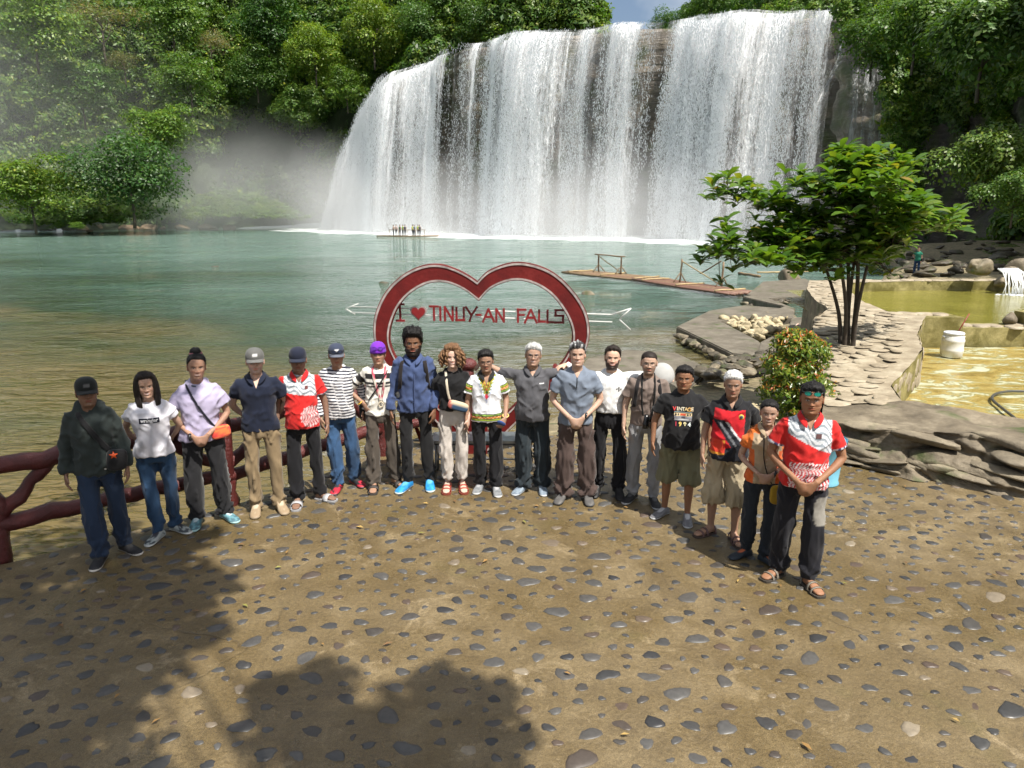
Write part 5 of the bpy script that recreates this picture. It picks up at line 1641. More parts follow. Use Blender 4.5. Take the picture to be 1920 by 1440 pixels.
# ================================================================== SHADE TREE OVER THE CAMERA
# its crown throws the dappled shade over the near left of the plaza
M["shadeleaf"] = m_leaf("shade_tree_leaf", (0.03, 0.07, 0.015), (0.045, 0.09, 0.02), (0.06, 0.11, 0.022), trans=.25)
shade = empty("shade_tree", (6.5, -7.0, 0))
tagit(shade, "tall shade tree standing behind the viewer whose crown darkens the near plaza", "tree")
def over(px, py, h):
    g = G(px, py)
    return g + SUN_DIR * (h / SUN_DIR.z)
SH = [(30, 1120, .95), (140, 1010, .8), (60, 1250, 1.0), (230, 1150, .70), (330, 1090, .42), (260, 1050, .5), (150, 1270, .7), (60, 1400, .7), (260, 1230, .35), (330, 1010, .40), (-80, 1060, 1.1), (240, 920, .85), (130, 870, 1.0), (60, 960, .9), (330, 880, .45), (180, 800, .7), (-150, 1200, 1.4), (150, 1480, .55), (-40, 1350, .9),
      (640, 1420, .50), (560, 1340, .40), (600, 1275, .26), (520, 1300, .22), (760, 1350, .42), (860, 1390, .45), (820, 1280, .24), (900, 1310, .26), (700, 1450, .5), (800, 1500, .6), (380, 1180, .22), (400, 1090, .25)]
r = np.random.default_rng(77)
Vs, Fs, Cs, nn0 = [], [], [], 0
blobs = []
for px, py, rad in SH:
    h = 9.0 + r.uniform(-1.2, 1.2)
    c = np.array(over(px, py, h)) - np.array(shade.location)
    blobs.append(c)
    m = int(360 * rad * rad) + 40
    d = r.normal(size=(m, 3)); d /= np.linalg.norm(d, axis=1, keepdims=True)
    q = rad * r.uniform(0, 1, m) ** .42
    Pq = c + d * q[:, None] * np.array([1.0, 1.0, .6])
    Vq, Fq = leaf_quads(Pq, d + np.array([0, 0, 1.2]), r.uniform(.16, .30, m), .55, r, .2)
    Vs.append(Vq); Fs.append(Fq + nn0); nn0 += len(Vq); Cs.append(leaf_tone(m, r))
o = mk("crown", np.concatenate(Vs), np.concatenate(Fs), M["shadeleaf"], shade, False, np.concatenate(Cs)); o["kind"] = "stuff"
mb = MB(); mb.tube([(0, 0, -.1), (.1, .3, 3), (-.2, 1.0, 6.5)], [.32, .26, .2], 12); mb.build("trunk", M["bark"], shade)
mb = MB()
for c in blobs[::4]:
    s0 = np.array([-.2, 1.0, 6.4])
    mb.tube([s0, s0 * .5 + c * .5 + np.array([0, 0, .3]), c], [.04, .022, .01], 6)
mb.build("limbs", M["bark"], shade)

# dry leaves blown over the plaza
mbl = MB()
for k in range(70):
    x, y = random.uniform(-4.5, 5.5), random.uniform(3.2, 8.8)
    if not inside(x, y, plaza_pts): continue
    a, sz = random.uniform(0, 6.28), random.uniform(.02, .045)
    c, sn = math.cos(a), math.sin(a)
    q = [(-1, 0, .006), (-.1, .42, .012), (1, 0, .010), (-.1, -.42, .016)]
    mbl.add([(x + sz * (u * c - w * sn), y + sz * (u * sn + w * c), .012 + z) for u, w, z in q], [(0, 1, 2, 3)], random.choice([(.26, .15, .05), (.33, .22, .07), (.16, .09, .04), (.20, .19, .05)]))
o = mbl.build("leaf_litter", attr_mat("dry_leaf", .7), plaza, False, True); o["kind"] = "stuff"
# ================================================================== PEOPLE
M["skin"] = attr_mat("skin", .58, .28, .2, 160, 0, .10, .10, 45)
M["cloth"] = attr_mat("cloth", .88, .2, .25, 320, .12, 0, .12, 16)
M["leather"] = attr_mat("shoe", .55, .35, .2, 150, 0, 0, .15, 30)
M["hair"] = attr_mat("hair", .62, .25, .55, 140, 0, 0, .45, 90)
def m_attr_gloss():
    t = NT("hard_plastic"); a = t.node("ShaderNodeVertexColor", layer_name="Col")
    t.set(Base_Color=a.outputs[0], Roughness=.25); return t.m
M["gloss"] = m_attr_gloss()

WORK = bpy.data.scenes.new("work")            # a bench for evaluating modifiers, removed at the end
def remesh(V, F, voxel, smooth=2):
    """one continuous surface round overlapping shapes"""
    me = bpy.data.meshes.new("tmp")
    me.from_pydata(np.asarray(V).tolist(), [], [list(f) for f in F])
    o = bpy.data.objects.new("tmp", me)
    WORK.collection.objects.link(o)
    m = o.modifiers.new("r", 'REMESH'); m.mode = 'VOXEL'; m.voxel_size = voxel; m.adaptivity = 0.0
    if smooth:
        s = o.modifiers.new("s", 'SMOOTH'); s.factor = .5; s.iterations = smooth
    WORK.view_layers[0].update()
    dg = WORK.view_layers[0].depsgraph
    ev = o.evaluated_get(dg).to_mesh()
    n = len(ev.vertices)
    v = np.empty(n * 3, np.float32); ev.vertices.foreach_get("co", v)
    nr = np.empty(n * 3, np.float32); ev.vertices.foreach_get("normal", nr)
    f = [tuple(p.vertices) for p in ev.polygons]
    o.evaluated_get(dg).to_mesh_clear()
    bpy.data.objects.remove(o); bpy.data.meshes.remove(me)
    q = np.array([x for x in f if len(x) == 4], dtype=np.int64)
    t = [x for x in f if len(x) != 4]
    return v.reshape(-1, 3).astype(float), q if not t else f, nr.reshape(-1, 3).astype(float)
def ring_loft(levels, n=28, p=2.3):
    """horizontal rings: (z, half width, front, back, cx, cy); front is -y"""
    a = np.linspace(0, 2 * math.pi, n, endpoint=False)
    V = []
    for (z, hw, fr, bk, cx, cy_, *tl_) in levels:
        c, s = np.cos(a), np.sin(a)
        x = hw * np.sign(c) * np.abs(c) ** (2 / p)
        y = np.sign(s) * np.abs(s) ** (2 / p)
        y = np.where(y < 0, y * fr, y * bk)
        V.append(np.stack([cx + x, cy_ + y, z + (tl_[0] if tl_ else 0) * y], 1))
    V = np.concatenate(V)
    m = len(levels)
    F = [tuple(q) for q in grid_faces(n, m, True)]
    V = np.concatenate([V, [[levels[0][4], levels[0][5], levels[0][0]], [levels[-1][4], levels[-1][5], levels[-1][0]]]])
    b, e = m * n, m * n + 1
    for k in range(n):
        F.append((b, (k + 1) % n, k)); F.append((e, (m - 1) * n + k, (m - 1) * n + (k + 1) % n))
    return V, F
def bez(pts, k=5):
    """soft path through joints"""
    out = []
    P = [np.array(p, float) for p in pts]
    for i in range(len(P) - 1):
        p0, p1, p2, p3 = P[max(i - 1, 0)], P[i], P[i + 1], P[min(i + 2, len(P) - 1)]
        for t in np.linspace(0, 1, k, endpoint=False):
            cat = .5 * ((2 * p1) + (-p0 + p2) * t + (2 * p0 - 5 * p1 + 4 * p2 - p3) * t * t + (-p0 + 3 * p1 - 3 * p2 + p3) * t ** 3)
            lin = p1 * (1 - t) + p2 * t
            out.append(cat * .6 + lin * .4)
    out.append(P[-1])
    return out
def interp_r(rs, m):
    return list(np.interp(np.linspace(0, len(rs) - 1, m), range(len(rs)), rs))

# ---------------------------------------------------------------- head
HEADL = [(-.115, .064, .052, .066, .018), (-.07, .058, .047, .062, .014), (-.03, .055, .046, .064, .008), (-.010, .055, .056, .066, .004), (.0, .050, .076, .068, 0), (.012, .054, .085, .070, 0), (.03, .060, .087, .074, 0), (.055, .066, .087, .080, 0),
         (.08, .070, .087, .087, 0), (.10, .0725, .0865, .092, 0), (.118, .074, .086, .096, 0), (.14, .0755, .091, .099, 0), (.165, .075, .089, .100, 0), (.185, .071, .081, .095, 0), (.203, .060, .066, .082, 0), (.216, .043, .047, .060, 0), (.224, .024, .027, .034, 0), (.2265, .004, .004, .006, 0)]
def head_grid(nphi=76, nz=92, wide=1.0, jaw=1.0):
    zs = np.concatenate([np.linspace(-.115, -.012, 8), np.linspace(-.006, .205, nz - 20), .205 + (.2265 - .205) * np.sin(np.linspace(.12, 1, 12) * math.pi / 2)])
    ph = np.linspace(-math.pi, math.pi, nphi, endpoint=False)
    ph = ph - .45 * np.sin(ph)                        # denser towards the face (phi = 0 is the front)
    L = np.array(HEADL)
    A = np.interp(zs, L[:, 0], L[:, 1]) * wide; Fq = np.interp(zs, L[:, 0], L[:, 2]); Bq = np.interp(zs, L[:, 0], L[:, 3]); Cy = np.interp(zs, L[:, 0], L[:, 4])
    A = A * np.where((zs > -.005) & (zs < .06), jaw, 1)
    for arr in (A, Fq, Bq, Cy):                       # soften the profile
        arr[1:-1] = .25 * arr[:-2] + .5 * arr[1:-1] + .25 * arr[2:]
    s, c = np.sin(ph), np.cos(ph)
    pw = np.interp(zs, [-.1, 0, .03, .1, .2], [2.0, 2.0, 2.1, 2.35, 2.1])
    X = np.zeros((len(zs), nphi)); Y = X.copy(); Z = X.copy()
    for j in range(len(zs)):
        e = 2 / pw[j]
        X[j] = A[j] * np.sign(s) * np.abs(s) ** e
        y = -np.sign(c) * np.abs(c) ** e
        Y[j] = np.where(y < 0, y * Fq[j], y * Bq[j]) + Cy[j]
        Z[j] = zs[j]
    return X, Y, Z, ph
def make_head(P):
    """head and neck with modelled features; chin bottom at z = 0, facing -y"""
    rv_ = random.Random(P["seed"] * 13)
    P.setdefault("nose", rv_.uniform(.8, 1.25)); P.setdefault("jaw", rv_.uniform(.95, 1.08) - .03 * P.get("fem", 0)); P.setdefault("headw", rv_.uniform(.96, 1.05))
    wide = P["headw"]
    X, Y, Z, ph = head_grid(wide=wide, jaw=P.get("jaw", 1.0 - .09 * P.get("fem", 0)))
    front = (np.cos(ph) > 0)[None] & (Y < 0)
    g = lambda u, m, s: np.exp(-((u - m) / s) ** 2)
    D = np.zeros_like(X)
    nfac = 1 - .22 * P.get('fem', 0)
    nose = nfac * np.interp(Z, [.070, .076, .083, .090, .105, .125, .135], [0, .55, 1, .95, .62, .25, 0])
    D += .021 * P.get("nose", 1) * nose * np.exp(-(X / (.0085 + .004 * np.interp(Z, [.08, .12], [1, 0]))) ** 2)
    D += .008 * (g(X, .014, .006) + g(X, -.014, .006)) * g(Z, .082, .006)
    D -= .0105 * (g(X, .031, .014) + g(X, -.031, .014)) * g(Z, .116, .010)
    D += .004 * (g(X, .031, .010) + g(X, -.031, .010)) * g(Z, .115, .006)
    D += .0045 * (1 - .75 * P.get('fem', 0)) * (g(X, .028, .022) + g(X, -.028, .022)) * g(Z, .136, .007)
    D += .005 * (g(X, .044, .016) + g(X, -.044, .016)) * g(Z, .088, .014)
    D += .0055 * np.exp(-(X / .024) ** 4) * (g(Z, .0605, .0045) + g(Z, .049, .0055))
    D -= .003 * np.exp(-(X / .026) ** 4) * g(Z, .055, .002)
    D += .006 * g(X, 0, .018) * g(Z, .018, .012)
    D -= .004 * g(X, 0, .03) * g(Z, .034, .007)
    beard = P.get("beard", 0)
    Y = Y - np.where(front, D, 0)
    C = np.tile(np.array(P["skin"], float), X.shape + (1,))
    n1 = fbm(np.stack([X.ravel() * 40, Y.ravel() * 40, Z.ravel() * 40], 1), 3, P["seed"]).reshape(X.shape)
    C *= (1 + .10 * n1)[..., None]
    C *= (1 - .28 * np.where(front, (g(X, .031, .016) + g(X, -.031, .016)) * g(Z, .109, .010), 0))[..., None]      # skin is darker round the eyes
    C[..., 0] *= 1 + .12 * np.where(front, (g(X, .042, .018) + g(X, -.042, .018)) * g(Z, .082, .016) + g(X, 0, .014) * g(Z, .083, .012), 0)
    def paint(mask, col, w=1.0):
        k = np.where(front, mask, 0)[..., None] * w
        C[:] = C * (1 - k) + np.array(col, float) * k
    hair = np.array(P["hair"], float)
    if beard or P.get("stubble"):
        cover_ = sstep(.075, .060, Z - .25 * np.maximum(0, np.abs(X) - .035)) * sstep(-.03, -.004, Z)
        cover_ = np.maximum(cover_, np.exp(-(np.abs(X) / .030) ** 4) * g(Z, .069, .006))
        side = (np.abs(X) > .056) & (Z < .105)
        cover_ = np.where(side & (Z > -.004), np.maximum(cover_, sstep(.115, .09, Z)), cover_) * np.where(Y < .012, 1, 0)
        cover_ *= 1 - np.exp(-(X / .019) ** 4) * g(Z, .054, .006)
        st = P.get("stubble", 0) if not beard else .95
        C[:] = C * (1 - (cover_ * st)[..., None]) + hair * .8 * (cover_ * st)[..., None]
        if beard:
            b = cover_ * beard * (1 + .5 * n1) * np.where(Z < .05, 1, .6)
            R_ = np.hypot(X, Y) + 1e-6
            X, Y = X * (1 + b / R_), Y * (1 + b / R_)
            Z = Z - b * .8 * sstep(.05, 0, Z)
    if P.get("mustache"):
        paint(np.exp(-(np.abs(X) / .026) ** 4) * g(Z, .0685, .0055), hair * .8, .85)
    lip = np.array(P["skin"]) * np.array([1.0, .62, .60]) + np.array([.05, .0, .0])
    paint(np.exp(-(X / .023) ** 6) * np.exp(-((Z - .0545) / .0085) ** 6), P.get("lip", lip), .9)
    if P.get("smile"):
        curve = Z - .055 - 6.0 * X * X
        paint(np.exp(-(X / .029) ** 8) * np.exp(-((curve - .001) / .0085) ** 6), lip, .9)
        paint(np.exp(-(X / .025) ** 8) * np.exp(-((curve) / .0050) ** 6), (.66, .62, .56), .97)
    else:
        paint(np.exp(-(X / .024) ** 6) * g(Z, .055, .0022), np.array(P["skin"]) * .22, .9)
    for s in (-1, 1):
        ex = s * .031
        e2 = ((X - ex) / .0135) ** 2 + ((Z - .116) / (.0052 if not P.get("smile") else .0042)) ** 2
        paint(np.exp(-e2 ** 2), (.36, .33, .30))
        paint(np.exp(-(((X - ex) / .0055) ** 2 + ((Z - .116) / .0058) ** 2) ** 2), (.018, .012, .010))
        paint(np.exp(-((X - ex) / .0165) ** 6) * g(Z - .08 * (1 - ((X - ex) / .0165) ** 2) * .06, .1205, .0026), (.02, .014, .012), .95)
        paint(np.exp(-((X - ex * 1.05) / .0205) ** 6) * g(Z + .9 * (X - ex * 1.05) ** 2 / .02, .1375, .0040 - .0012 * P.get('fem', 0)), hair * .7 + .004, .88 - .2 * P.get('fem', 0))
    paint(g(X, .0075, .003) * g(Z, .0755, .0025) + g(X, -.0075, .003) * g(Z, .0755, .0025), np.array(P["skin"]) * .18, .8)
    V = np.stack([X.ravel(), Y.ravel(), Z.ravel()], 1)
    F = grid_faces(X.shape[1], X.shape[0], True)
    Cc = C.reshape(-1, 3)
    # ears
    vs, fs, cs = [V], [tuple(q) for q in F], [Cc]
    nn_ = len(V)
    for s in (-1, 1):
        ev, ef = ellipsoid((.0085, .017, .031), 10, 8)
        ev[:, 1] += .010 * np.sin((ev[:, 2] / .031) * 1.2) + .003
        ev[:, 0] += .006 * (ev[:, 1] > .004)
        rot = np.array(Euler((0.1, 0, 0.38 * s)).to_matrix())
        ev = ev * np.array([s, 1, 1]) @ rot.T + np.array([s * .0755 * wide, .010, .104])
        vs.append(ev); fs += [tuple(i + nn_ for i in q) for q in ef]; nn_ += len(ev)
        cs.append(np.tile(np.array(P["skin"]) * np.array([1.02, .9, .88]), (len(ev), 1)))
    return np.concatenate(vs), fs, np.concatenate(cs), (X, Y, Z, ph)
def make_hair(P, grid):
    """shell of hair grown off the scalp; style sets the hairline and the thickness"""
    X, Y, Z, ph = grid
    st = P.get("style", "short")
    c = np.cos(ph)[None] * np.ones_like(X)            # 1 front, -1 back
    recede = P.get("recede", 0.0)
    line = np.interp(c, [-1, -.5, -.12, .05, .25, .55, .8, 1], [.020, .030, .085, .128, .138, .160 + recede * .5, .176 + recede, .180 + recede])
    line = line + .004 * vnoise(np.stack([ph * 6, ph * 0, ph * 0], 1), P["seed"])[None]
    th = {"short": .014, "buzz": .004, "thick": .026, "afro": .040, "bun": .010, "long": .018, "curly": .03}.get(st, .014)
    th = th * P.get("hairt", 1.0)
    k = sstep(0, .016, Z - line)
    R_ = np.sqrt(X ** 2 + Y ** 2 + (Z - .11) ** 2) + 1e-6
    p3 = np.stack([X.ravel(), Y.ravel(), Z.ravel()], 1)
    fz = {"afro": 60, "curly": 55, "thick": 60}.get(st, 75)
    n = fbm(p3 * fz, 3, P["seed"] + 3).reshape(X.shape)
    n2 = fbm(p3 * np.array([110, 30, 30]), 2, P["seed"] + 4).reshape(X.shape)
    amp = {"afro": .55, "curly": .5, "buzz": .25}.get(st, .35)
    top = sstep(.14, .21, Z)
    d = k * th * (.65 + .6 * top) * (1 + amp * n + .25 * n2) + .0015 * k
    if st in ("short", "thick") and not P.get("flat"):
        d += k * P.get("quiff", .010) * top * np.clip(c, -.2, 1)
    if P.get("capped"):
        d = d * sstep(.150, .125, Z) * .55 - .003 * sstep(.130, .16, Z)
    V = np.stack([X * (1 + d / R_), Y * (1 + d / R_), Z + (Z - .11) * d / R_], 2).reshape(-1, 3)
    keep = (k > 0.01).ravel()
    F = grid_faces(X.shape[1], X.shape[0], True)
    F = F[keep[F].all(1)]
    used = np.unique(F); mp = -np.ones(len(V), int); mp[used] = np.arange(len(used))
    col = np.array(P["hair"], float)[None] * (1 + .45 * n.reshape(-1, 1)[used] + .25 * n2.reshape(-1, 1)[used])
    if P.get("grey"):
        gk = sstep(-.1, .25, n2.reshape(-1)[used] + P["grey"] - .5)[:, None]
        col = col * (1 - gk) + np.array([.42, .42, .42]) * gk
    Vh, Fh = V[used], [tuple(q) for q in mp[F]]
    col = np.clip(col, .003, 1)
    # loose tufts break up the outline
    r = np.random.default_rng(P["seed"] + 50)
    kk = k.reshape(-1)[used]
    pick = r.choice(np.flatnonzero(kk > .25), 1100 if st != "buzz" else 300)
    if P.get("capped"): pick = pick[Vh[pick, 2] < .128]
    b = Vh[pick]
    out = b - np.array([0, 0, .10]); out /= np.linalg.norm(out, axis=1, keepdims=True)
    t = np.stack([r.normal(0, .6, len(b)), r.uniform(-.3, .9, len(b)), r.normal(-.2, .5, len(b))], 1)
    t -= out * np.sum(t * out, 1, keepdims=True); t /= np.linalg.norm(t, axis=1, keepdims=True) + 1e-9
    sd = np.cross(out, t)
    ln = r.uniform(.006, .015, (len(b), 1)) * (.45 if st == "buzz" else 1) * (1.3 if st in ("afro", "curly", "thick") else 1)
    w = .0028
    T = np.stack([b - sd * w - out * .002, b + sd * w - out * .002, b + t * ln * .8 + out * ln * r.uniform(.15, .6, (len(b), 1))], 1).reshape(-1, 3)
    n0 = len(Vh)
    Fh = Fh + [(n0 + 3 * i, n0 + 3 * i + 1, n0 + 3 * i + 2) for i in range(len(b))]
    col = np.concatenate([col, np.repeat(col[pick] * r.uniform(.6, 1.7, (len(b), 1)), 3, 0)])
    return np.concatenate([Vh, T]), Fh, np.clip(col, .003, 1)

# ---------------------------------------------------------------- hands and feet
def hand_shapes(mb, wrist, d, nrm, thumb, curl=.35, size=1.0, spread=.06):
    """palm, four fingers and a thumb. d: wrist to fingers, nrm: back of the hand, thumb: side the thumb is on"""
    d = np.array(d, float); d /= np.linalg.norm(d)
    nrm = np.array(nrm, float); nrm = nrm - d * nrm.dot(d); nrm /= np.linalg.norm(nrm) + 1e-9
    s = np.cross(d, nrm)
    if s.dot(np.array(thumb, float)) < 0: s = -s
    w = np.array(wrist, float); z = size
    mb.tube([w - d * .03, w + d * .01, w + d * .045 * z, w + d * .085 * z, w + d * .097 * z], [(.024 * z, .019 * z), (.027 * z, .018 * z), (.038 * z, .016 * z), (.040 * z, .014 * z), (.032 * z, .010 * z)], 12, up=s)
    for k, (off, ln) in enumerate(((.029, .070), (.010, .080), (-.010, .075), (-.029, .058))):
        b = w + d * (.085 * z) + s * off * z
        pts = [b - d * .015]
        dr = d + s * spread * off * 10
        for seg, (fr, cu) in enumerate(((.0, .25), (.45, .9), (.75, 1.5), (1.0, 1.9))):
            ang = curl * cu
            if seg == 0: pts.append(b)
            else:
                step = ln * z * (fr - (.0, .45, .75)[seg - 1])
                pts.append(pts[-1] + (dr * math.cos(ang) - nrm * math.sin(ang)) * step)
        mb.tube(pts, [.0092 * z, .0092 * z, .0088 * z, .0082 * z, .0068 * z], 8)
    tb = w + d * .022 * z + s * .026 * z
    dt = d * .72 + s * .62 - nrm * .28
    dt /= np.linalg.norm(dt)
    mb.tube([tb - dt * .015, tb + dt * .022 * z, tb + dt * .044 * z + d * .004, tb + dt * .060 * z + d * .014 * z], [.013 * z, .0115 * z, .0105 * z, .0075 * z], 8)
def foot_levels(L_=.25, w=.045, h=.062, sole=0.0):
    """rings from heel to toe along -y: (y, half width, height)"""
    return [(.055, .018, .045), (.050, .030, .070), (.03, .034, .088), (.0, .034, .094), (-.03, .036, .086), (-.07, .040, .066), (-.11, .045, .050), (-.145, .046, .040), (-.17, .042, .032), (-.188, .030, .024), (-.195, .012, .016)]
def foot_mesh(grow=0.0, hscale=1.0, z0=0.0, tall=0.0):
    V = []
    n = 16
    a = np.linspace(0, 2 * math.pi, n, endpoint=False)
    lv = foot_levels()
    for i, (y, w, h) in enumerate(lv):
        hh = h * hscale + grow + (tall if -.04 < y else tall * .25 * (i < 7))
        x = (w + grow) * np.sign(np.cos(a)) * np.abs(np.cos(a)) ** .75
        z = np.sign(np.sin(a)) * np.abs(np.sin(a)) ** .75
        z = z0 + (z * .5 + .5) * hh
        V.append(np.stack([x, np.full(n, y * 1.03 + (-grow if i > 5 else grow) * (1 if i in (0, len(lv) - 1) else .3)), z], 1))
    V = np.concatenate(V)
    m = len(lv)
    F = [tuple(q) for q in grid_faces(n, m, True)]
    V = np.concatenate([V, [V[:n].mean(0), V[(m - 1) * n:].mean(0)]])
    for k in range(n):
        F.append((m * n, (k + 1) % n, k)); F.append((m * n + 1, (m - 1) * n + k, (m - 1) * n + (k + 1) % n))
    return V, F
def subdiv(V, F, lv=1):
    me = bpy.data.meshes.new("t"); me.from_pydata(np.asarray(V).tolist(), [], [list(f) for f in F])
    o = bpy.data.objects.new("t", me); WORK.collection.objects.link(o)
    s = o.modifiers.new("s", 'SUBSURF'); s.levels = lv
    WORK.view_layers[0].update(); dg = WORK.view_layers[0].depsgraph; ev = o.evaluated_get(dg).to_mesh()
    v = np.empty(len(ev.vertices) * 3, np.float32); ev.vertices.foreach_get("co", v)
    f = [tuple(p.vertices) for p in ev.polygons]
    o.evaluated_get(dg).to_mesh_clear(); bpy.data.objects.remove(o); bpy.data.meshes.remove(me)
    return v.reshape(-1, 3).astype(float), f

# ---------------------------------------------------------------- the whole figure
ARMS = {  # elbow, wrist, finger direction, back of hand, thumb side, curl   (for the +x side; mirrored for -x)
    "hang": ((.245, .02, 1.115), (.262, -.045, .875), (.02, -.16, -1), (1, -.15, 0), (-.2, -1, 0), .42),
    "hang_in": ((.235, .03, 1.115), (.215, -.10, .885), (-.10, -.20, -1), (.9, -.5, 0), (-.4, -1, 0), .45),
    "clasp": ((.272, .03, 1.10), (.066, -.185, .985), (-.75, -.12, -.66), (.35, -.9, .2), (-.1, -.4, 1), .55),
    "clasp_low": ((.268, .03, 1.10), (.066, -.165, .945), (-.6, -.10, -.8), (.4, -.9, .2), (-.5, -.4, .6), .55),
    "behind": ((.265, .10, 1.13), (.14, .20, .95), (-.9, .1, -.4), (.2, .9, 0), (0, .3, 1), .4),
    "hip": ((.375, .08, 1.17), (.215, -.03, 1.02), (-.45, -.5, -.7), (.8, -.5, .2), (.1, -.3, 1), .5),
    "around": ((.36, .11, 1.365), (.575, .12, 1.385), (.75, -.60, -.10), (.2, -.1, 1), (0, -1, .2), .55),
    "around_up": ((.33, .12, 1.36), (.52, .16, 1.46), (.75, -.55, -.18), (.2, -.1, 1), (0, -1, .2), .55),
    "hold": ((.25, .04, 1.12), (.235, -.14, .93), (-.35, -.55, -.75), (.85, -.5, .2), (-.3, -.5, .8), .9),
}
def person(P):
    S = P["h"] / 1.70
    W = P.get("build", 1.0)                # girth
    fem = P.get("fem", 0.0)
    belly = P.get("belly", 0.0)
    seed = P["seed"]
    root = empty("person", P["loc"], P.get("yaw", 0.0))
    root.scale = (S, S, S)
    tagit(root, P["label"], "person", "people lined up for the group picture" if not P.get("solo") else None)
    skin = np.array(P["skin"], float)
    shw = (.160 - .020 * fem) * (.55 + .45 * W) * P.get("shoulders", 1.0)
    # arms: joints in template units
    arms = {}
    for side, s in (("L", -1), ("R", 1)):
        pose = P.get("arm" + side, "hang")
        if isinstance(pose, str): pose = ARMS[pose]
        e, w, d, nb, th, cu = pose
        mir = lambda q: np.array([q[0] * s, q[1], q[2]], float)
        e, w = mir(e), mir(w)
        extra = (W - 1) * .10 + (shw - .18) + max(0, belly) * .25
        e[0] += s * extra; w[0] += s * extra * (1 if abs(w[0]) > .19 else .15)
        if abs(w[0]) < .19 and w[1] < 0: w[1] -= belly * .9 + (W - 1) * .12
        arms[s] = (np.array([s * shw, .005, 1.368]), e, w, mir(d), mir(nb), mir(th), cu)
    legs = {}
    fo = P.get("feet", ((-.115, .0, .18), (.115, .0, .18)))
    for s, (fx, fy, toe) in zip((-1, 1), fo):
        legs[s] = (np.array([s * (.092 * (.6 + .4 * W)), .0, .90]), np.array([s * .10 * .5 + fx * .5 + s * .005, fy * .5 - .018, .485]), np.array([fx, fy + .012, .085]), toe * s)
    # ---- body: one continuous skin surface
    mb = MB()
    mb.add(*ring_loft([(.84, .12 * W, .08, .09, 0, 0), (1.0, .11 * W, .08, .08, 0, 0), (1.2, .12 * W, .085, .08, 0, 0), (1.32, .115 * W, .075, .08, 0, 0), (1.375, .085, .055, .068, 0, .01), (1.41, .058, .048, .062, 0, .014), (1.50, .054, .046, .060, 0, .012)], 20))
    ar = (.044, .040, .030) if not fem else (.041, .036, .026)
    ar = [q * (.7 + .3 * W) for q in ar]
    for s, (sh, e, w, d, nb, th, cu) in arms.items():
        path = bez([sh - np.array([s * .06, 0, .035]), sh - np.array([s * .012, 0, .022]), e, w], 5)
        mb.tube(path, interp_r([ar[0] * .7, ar[0] * .85, ar[0] * .98, ar[1] * .96, ar[1], ar[1] * .9, ar[2] * .86, ar[2] * .8], len(path)), 12)
        hand_shapes(mb, w, d, nb, th, cu, 1.04 - .1 * fem)
    bare = P.get("bare_legs", False)
    for s, (hp_, kn, an, toe) in legs.items():
        pth = bez([hp_, kn, an], 6)
        g_ = 1.0 if bare else .72
        mb.tube(pth, [q * g_ for q in interp_r([.070, .064, .056, .050, .052, .048, .036, .033], len(pth))], 12)
        if P.get("shoe_kind") in ("sandal", "slide", "slipper"):
            fv, ff = foot_mesh(-.003, .92, .012)
            c_, s_ = math.cos(toe), math.sin(toe)
            fv = fv @ np.array([[c_, -s_, 0], [s_, c_, 0], [0, 0, 1]]).T
            mb.add(fv + np.array([an[0], an[1] - .012, .006]), ff)
    v, f, c = mb.arrays()
    v, f, nr = remesh(v, f, .0090, 2)
    hv, hf, hc, grid = make_head(P)
    # place the head: turn about the base of the skull
    hs = P.get("heads", 1.0) * 1.03
    hr = np.array(Euler((P.get("nod", .06), P.get("tilt", 0.0), P.get("turn", 0.0))).to_matrix())
    piv = np.array([0, .02, -.02])
    def place_head(q): return ((np.asarray(q) * hs - piv) @ hr.T + piv) * 1.0 + np.array([0, -.006, 1.700 - .2265 * hs])
    hvp = place_head(hv)
    # the neck follows the head only partly
    nk = np.clip((hv[:, 2] + .115) / .10, 0, 1)[:, None]
    straight = hv * hs + np.array([0, -.006, 1.700 - .2265 * hs])
    hvp = hvp * nk + straight * (1 - nk)
    bc = np.tile(skin, (len(v), 1)) * (1 + .08 * fbm(v * 18, 3, seed)[:, None])
    fl = f.tolist() if isinstance(f, np.ndarray) else list(f)
    body = mk("body", np.concatenate([v, hvp]), fl + [tuple(i + len(v) for i in q) for q in hf], M["skin"], root, True, np.concatenate([bc, hc]))
    if P.get("style") != "bald":
        qv, qf, qc = make_hair(P, grid)
        mk("hair", place_head(qv), qf, M["hair"], root, True, qc)
    P["_place"] = place_head
    # ---- top
    T = P["top"]
    hem = T.get("hem", .865)
    lo = T.get("loose", .016)
    bust = .022 * fem
    def tl(z, hw, fr, bk, cy_=0.0): return (z, hw * (.35 + .65 * W) + lo, fr + lo + (W - 1) * .11, bk + lo + (W - 1) * .06, 0, cy_)
    hipw = .158 + .016 * fem
    lev = [tl(hem, hipw + .004, .098 + belly * .75, .108), tl(.93, hipw, .100 + belly * .95, .108), tl(1.02, .148 - .012 * fem, .098 + belly, .094), tl(1.10, .146 - .012 * fem, .098 + belly * .85, .094), tl(1.18, .152, .102 + belly * .5 + bust * .3, .10),
           tl(1.27, .166, .106 + belly * .2 + bust, .106), tl(1.33, .162, .096 + bust * .6, .102), (1.375, shw * .98 + .012, .078 + lo * .8, .090 + lo * .8, 0, .006), (1.402, shw * .82, .070 + lo * .6, .082 + lo * .6, 0, .010, .10), (1.428, .110, .064, .078, 0, .013, .28), (1.440, .074, .056, .070, 0, .014, .42)]
    if T.get("tucked"): lev[0] = tl(.98, hipw - .008, .098 + belly * .9, .100); lev = [lev[0]] + lev[2:]
    mb = MB(); mb.add(*ring_loft(lev, 32))
    sl = T.get("sleeve", .5)               # share of the arm that is covered
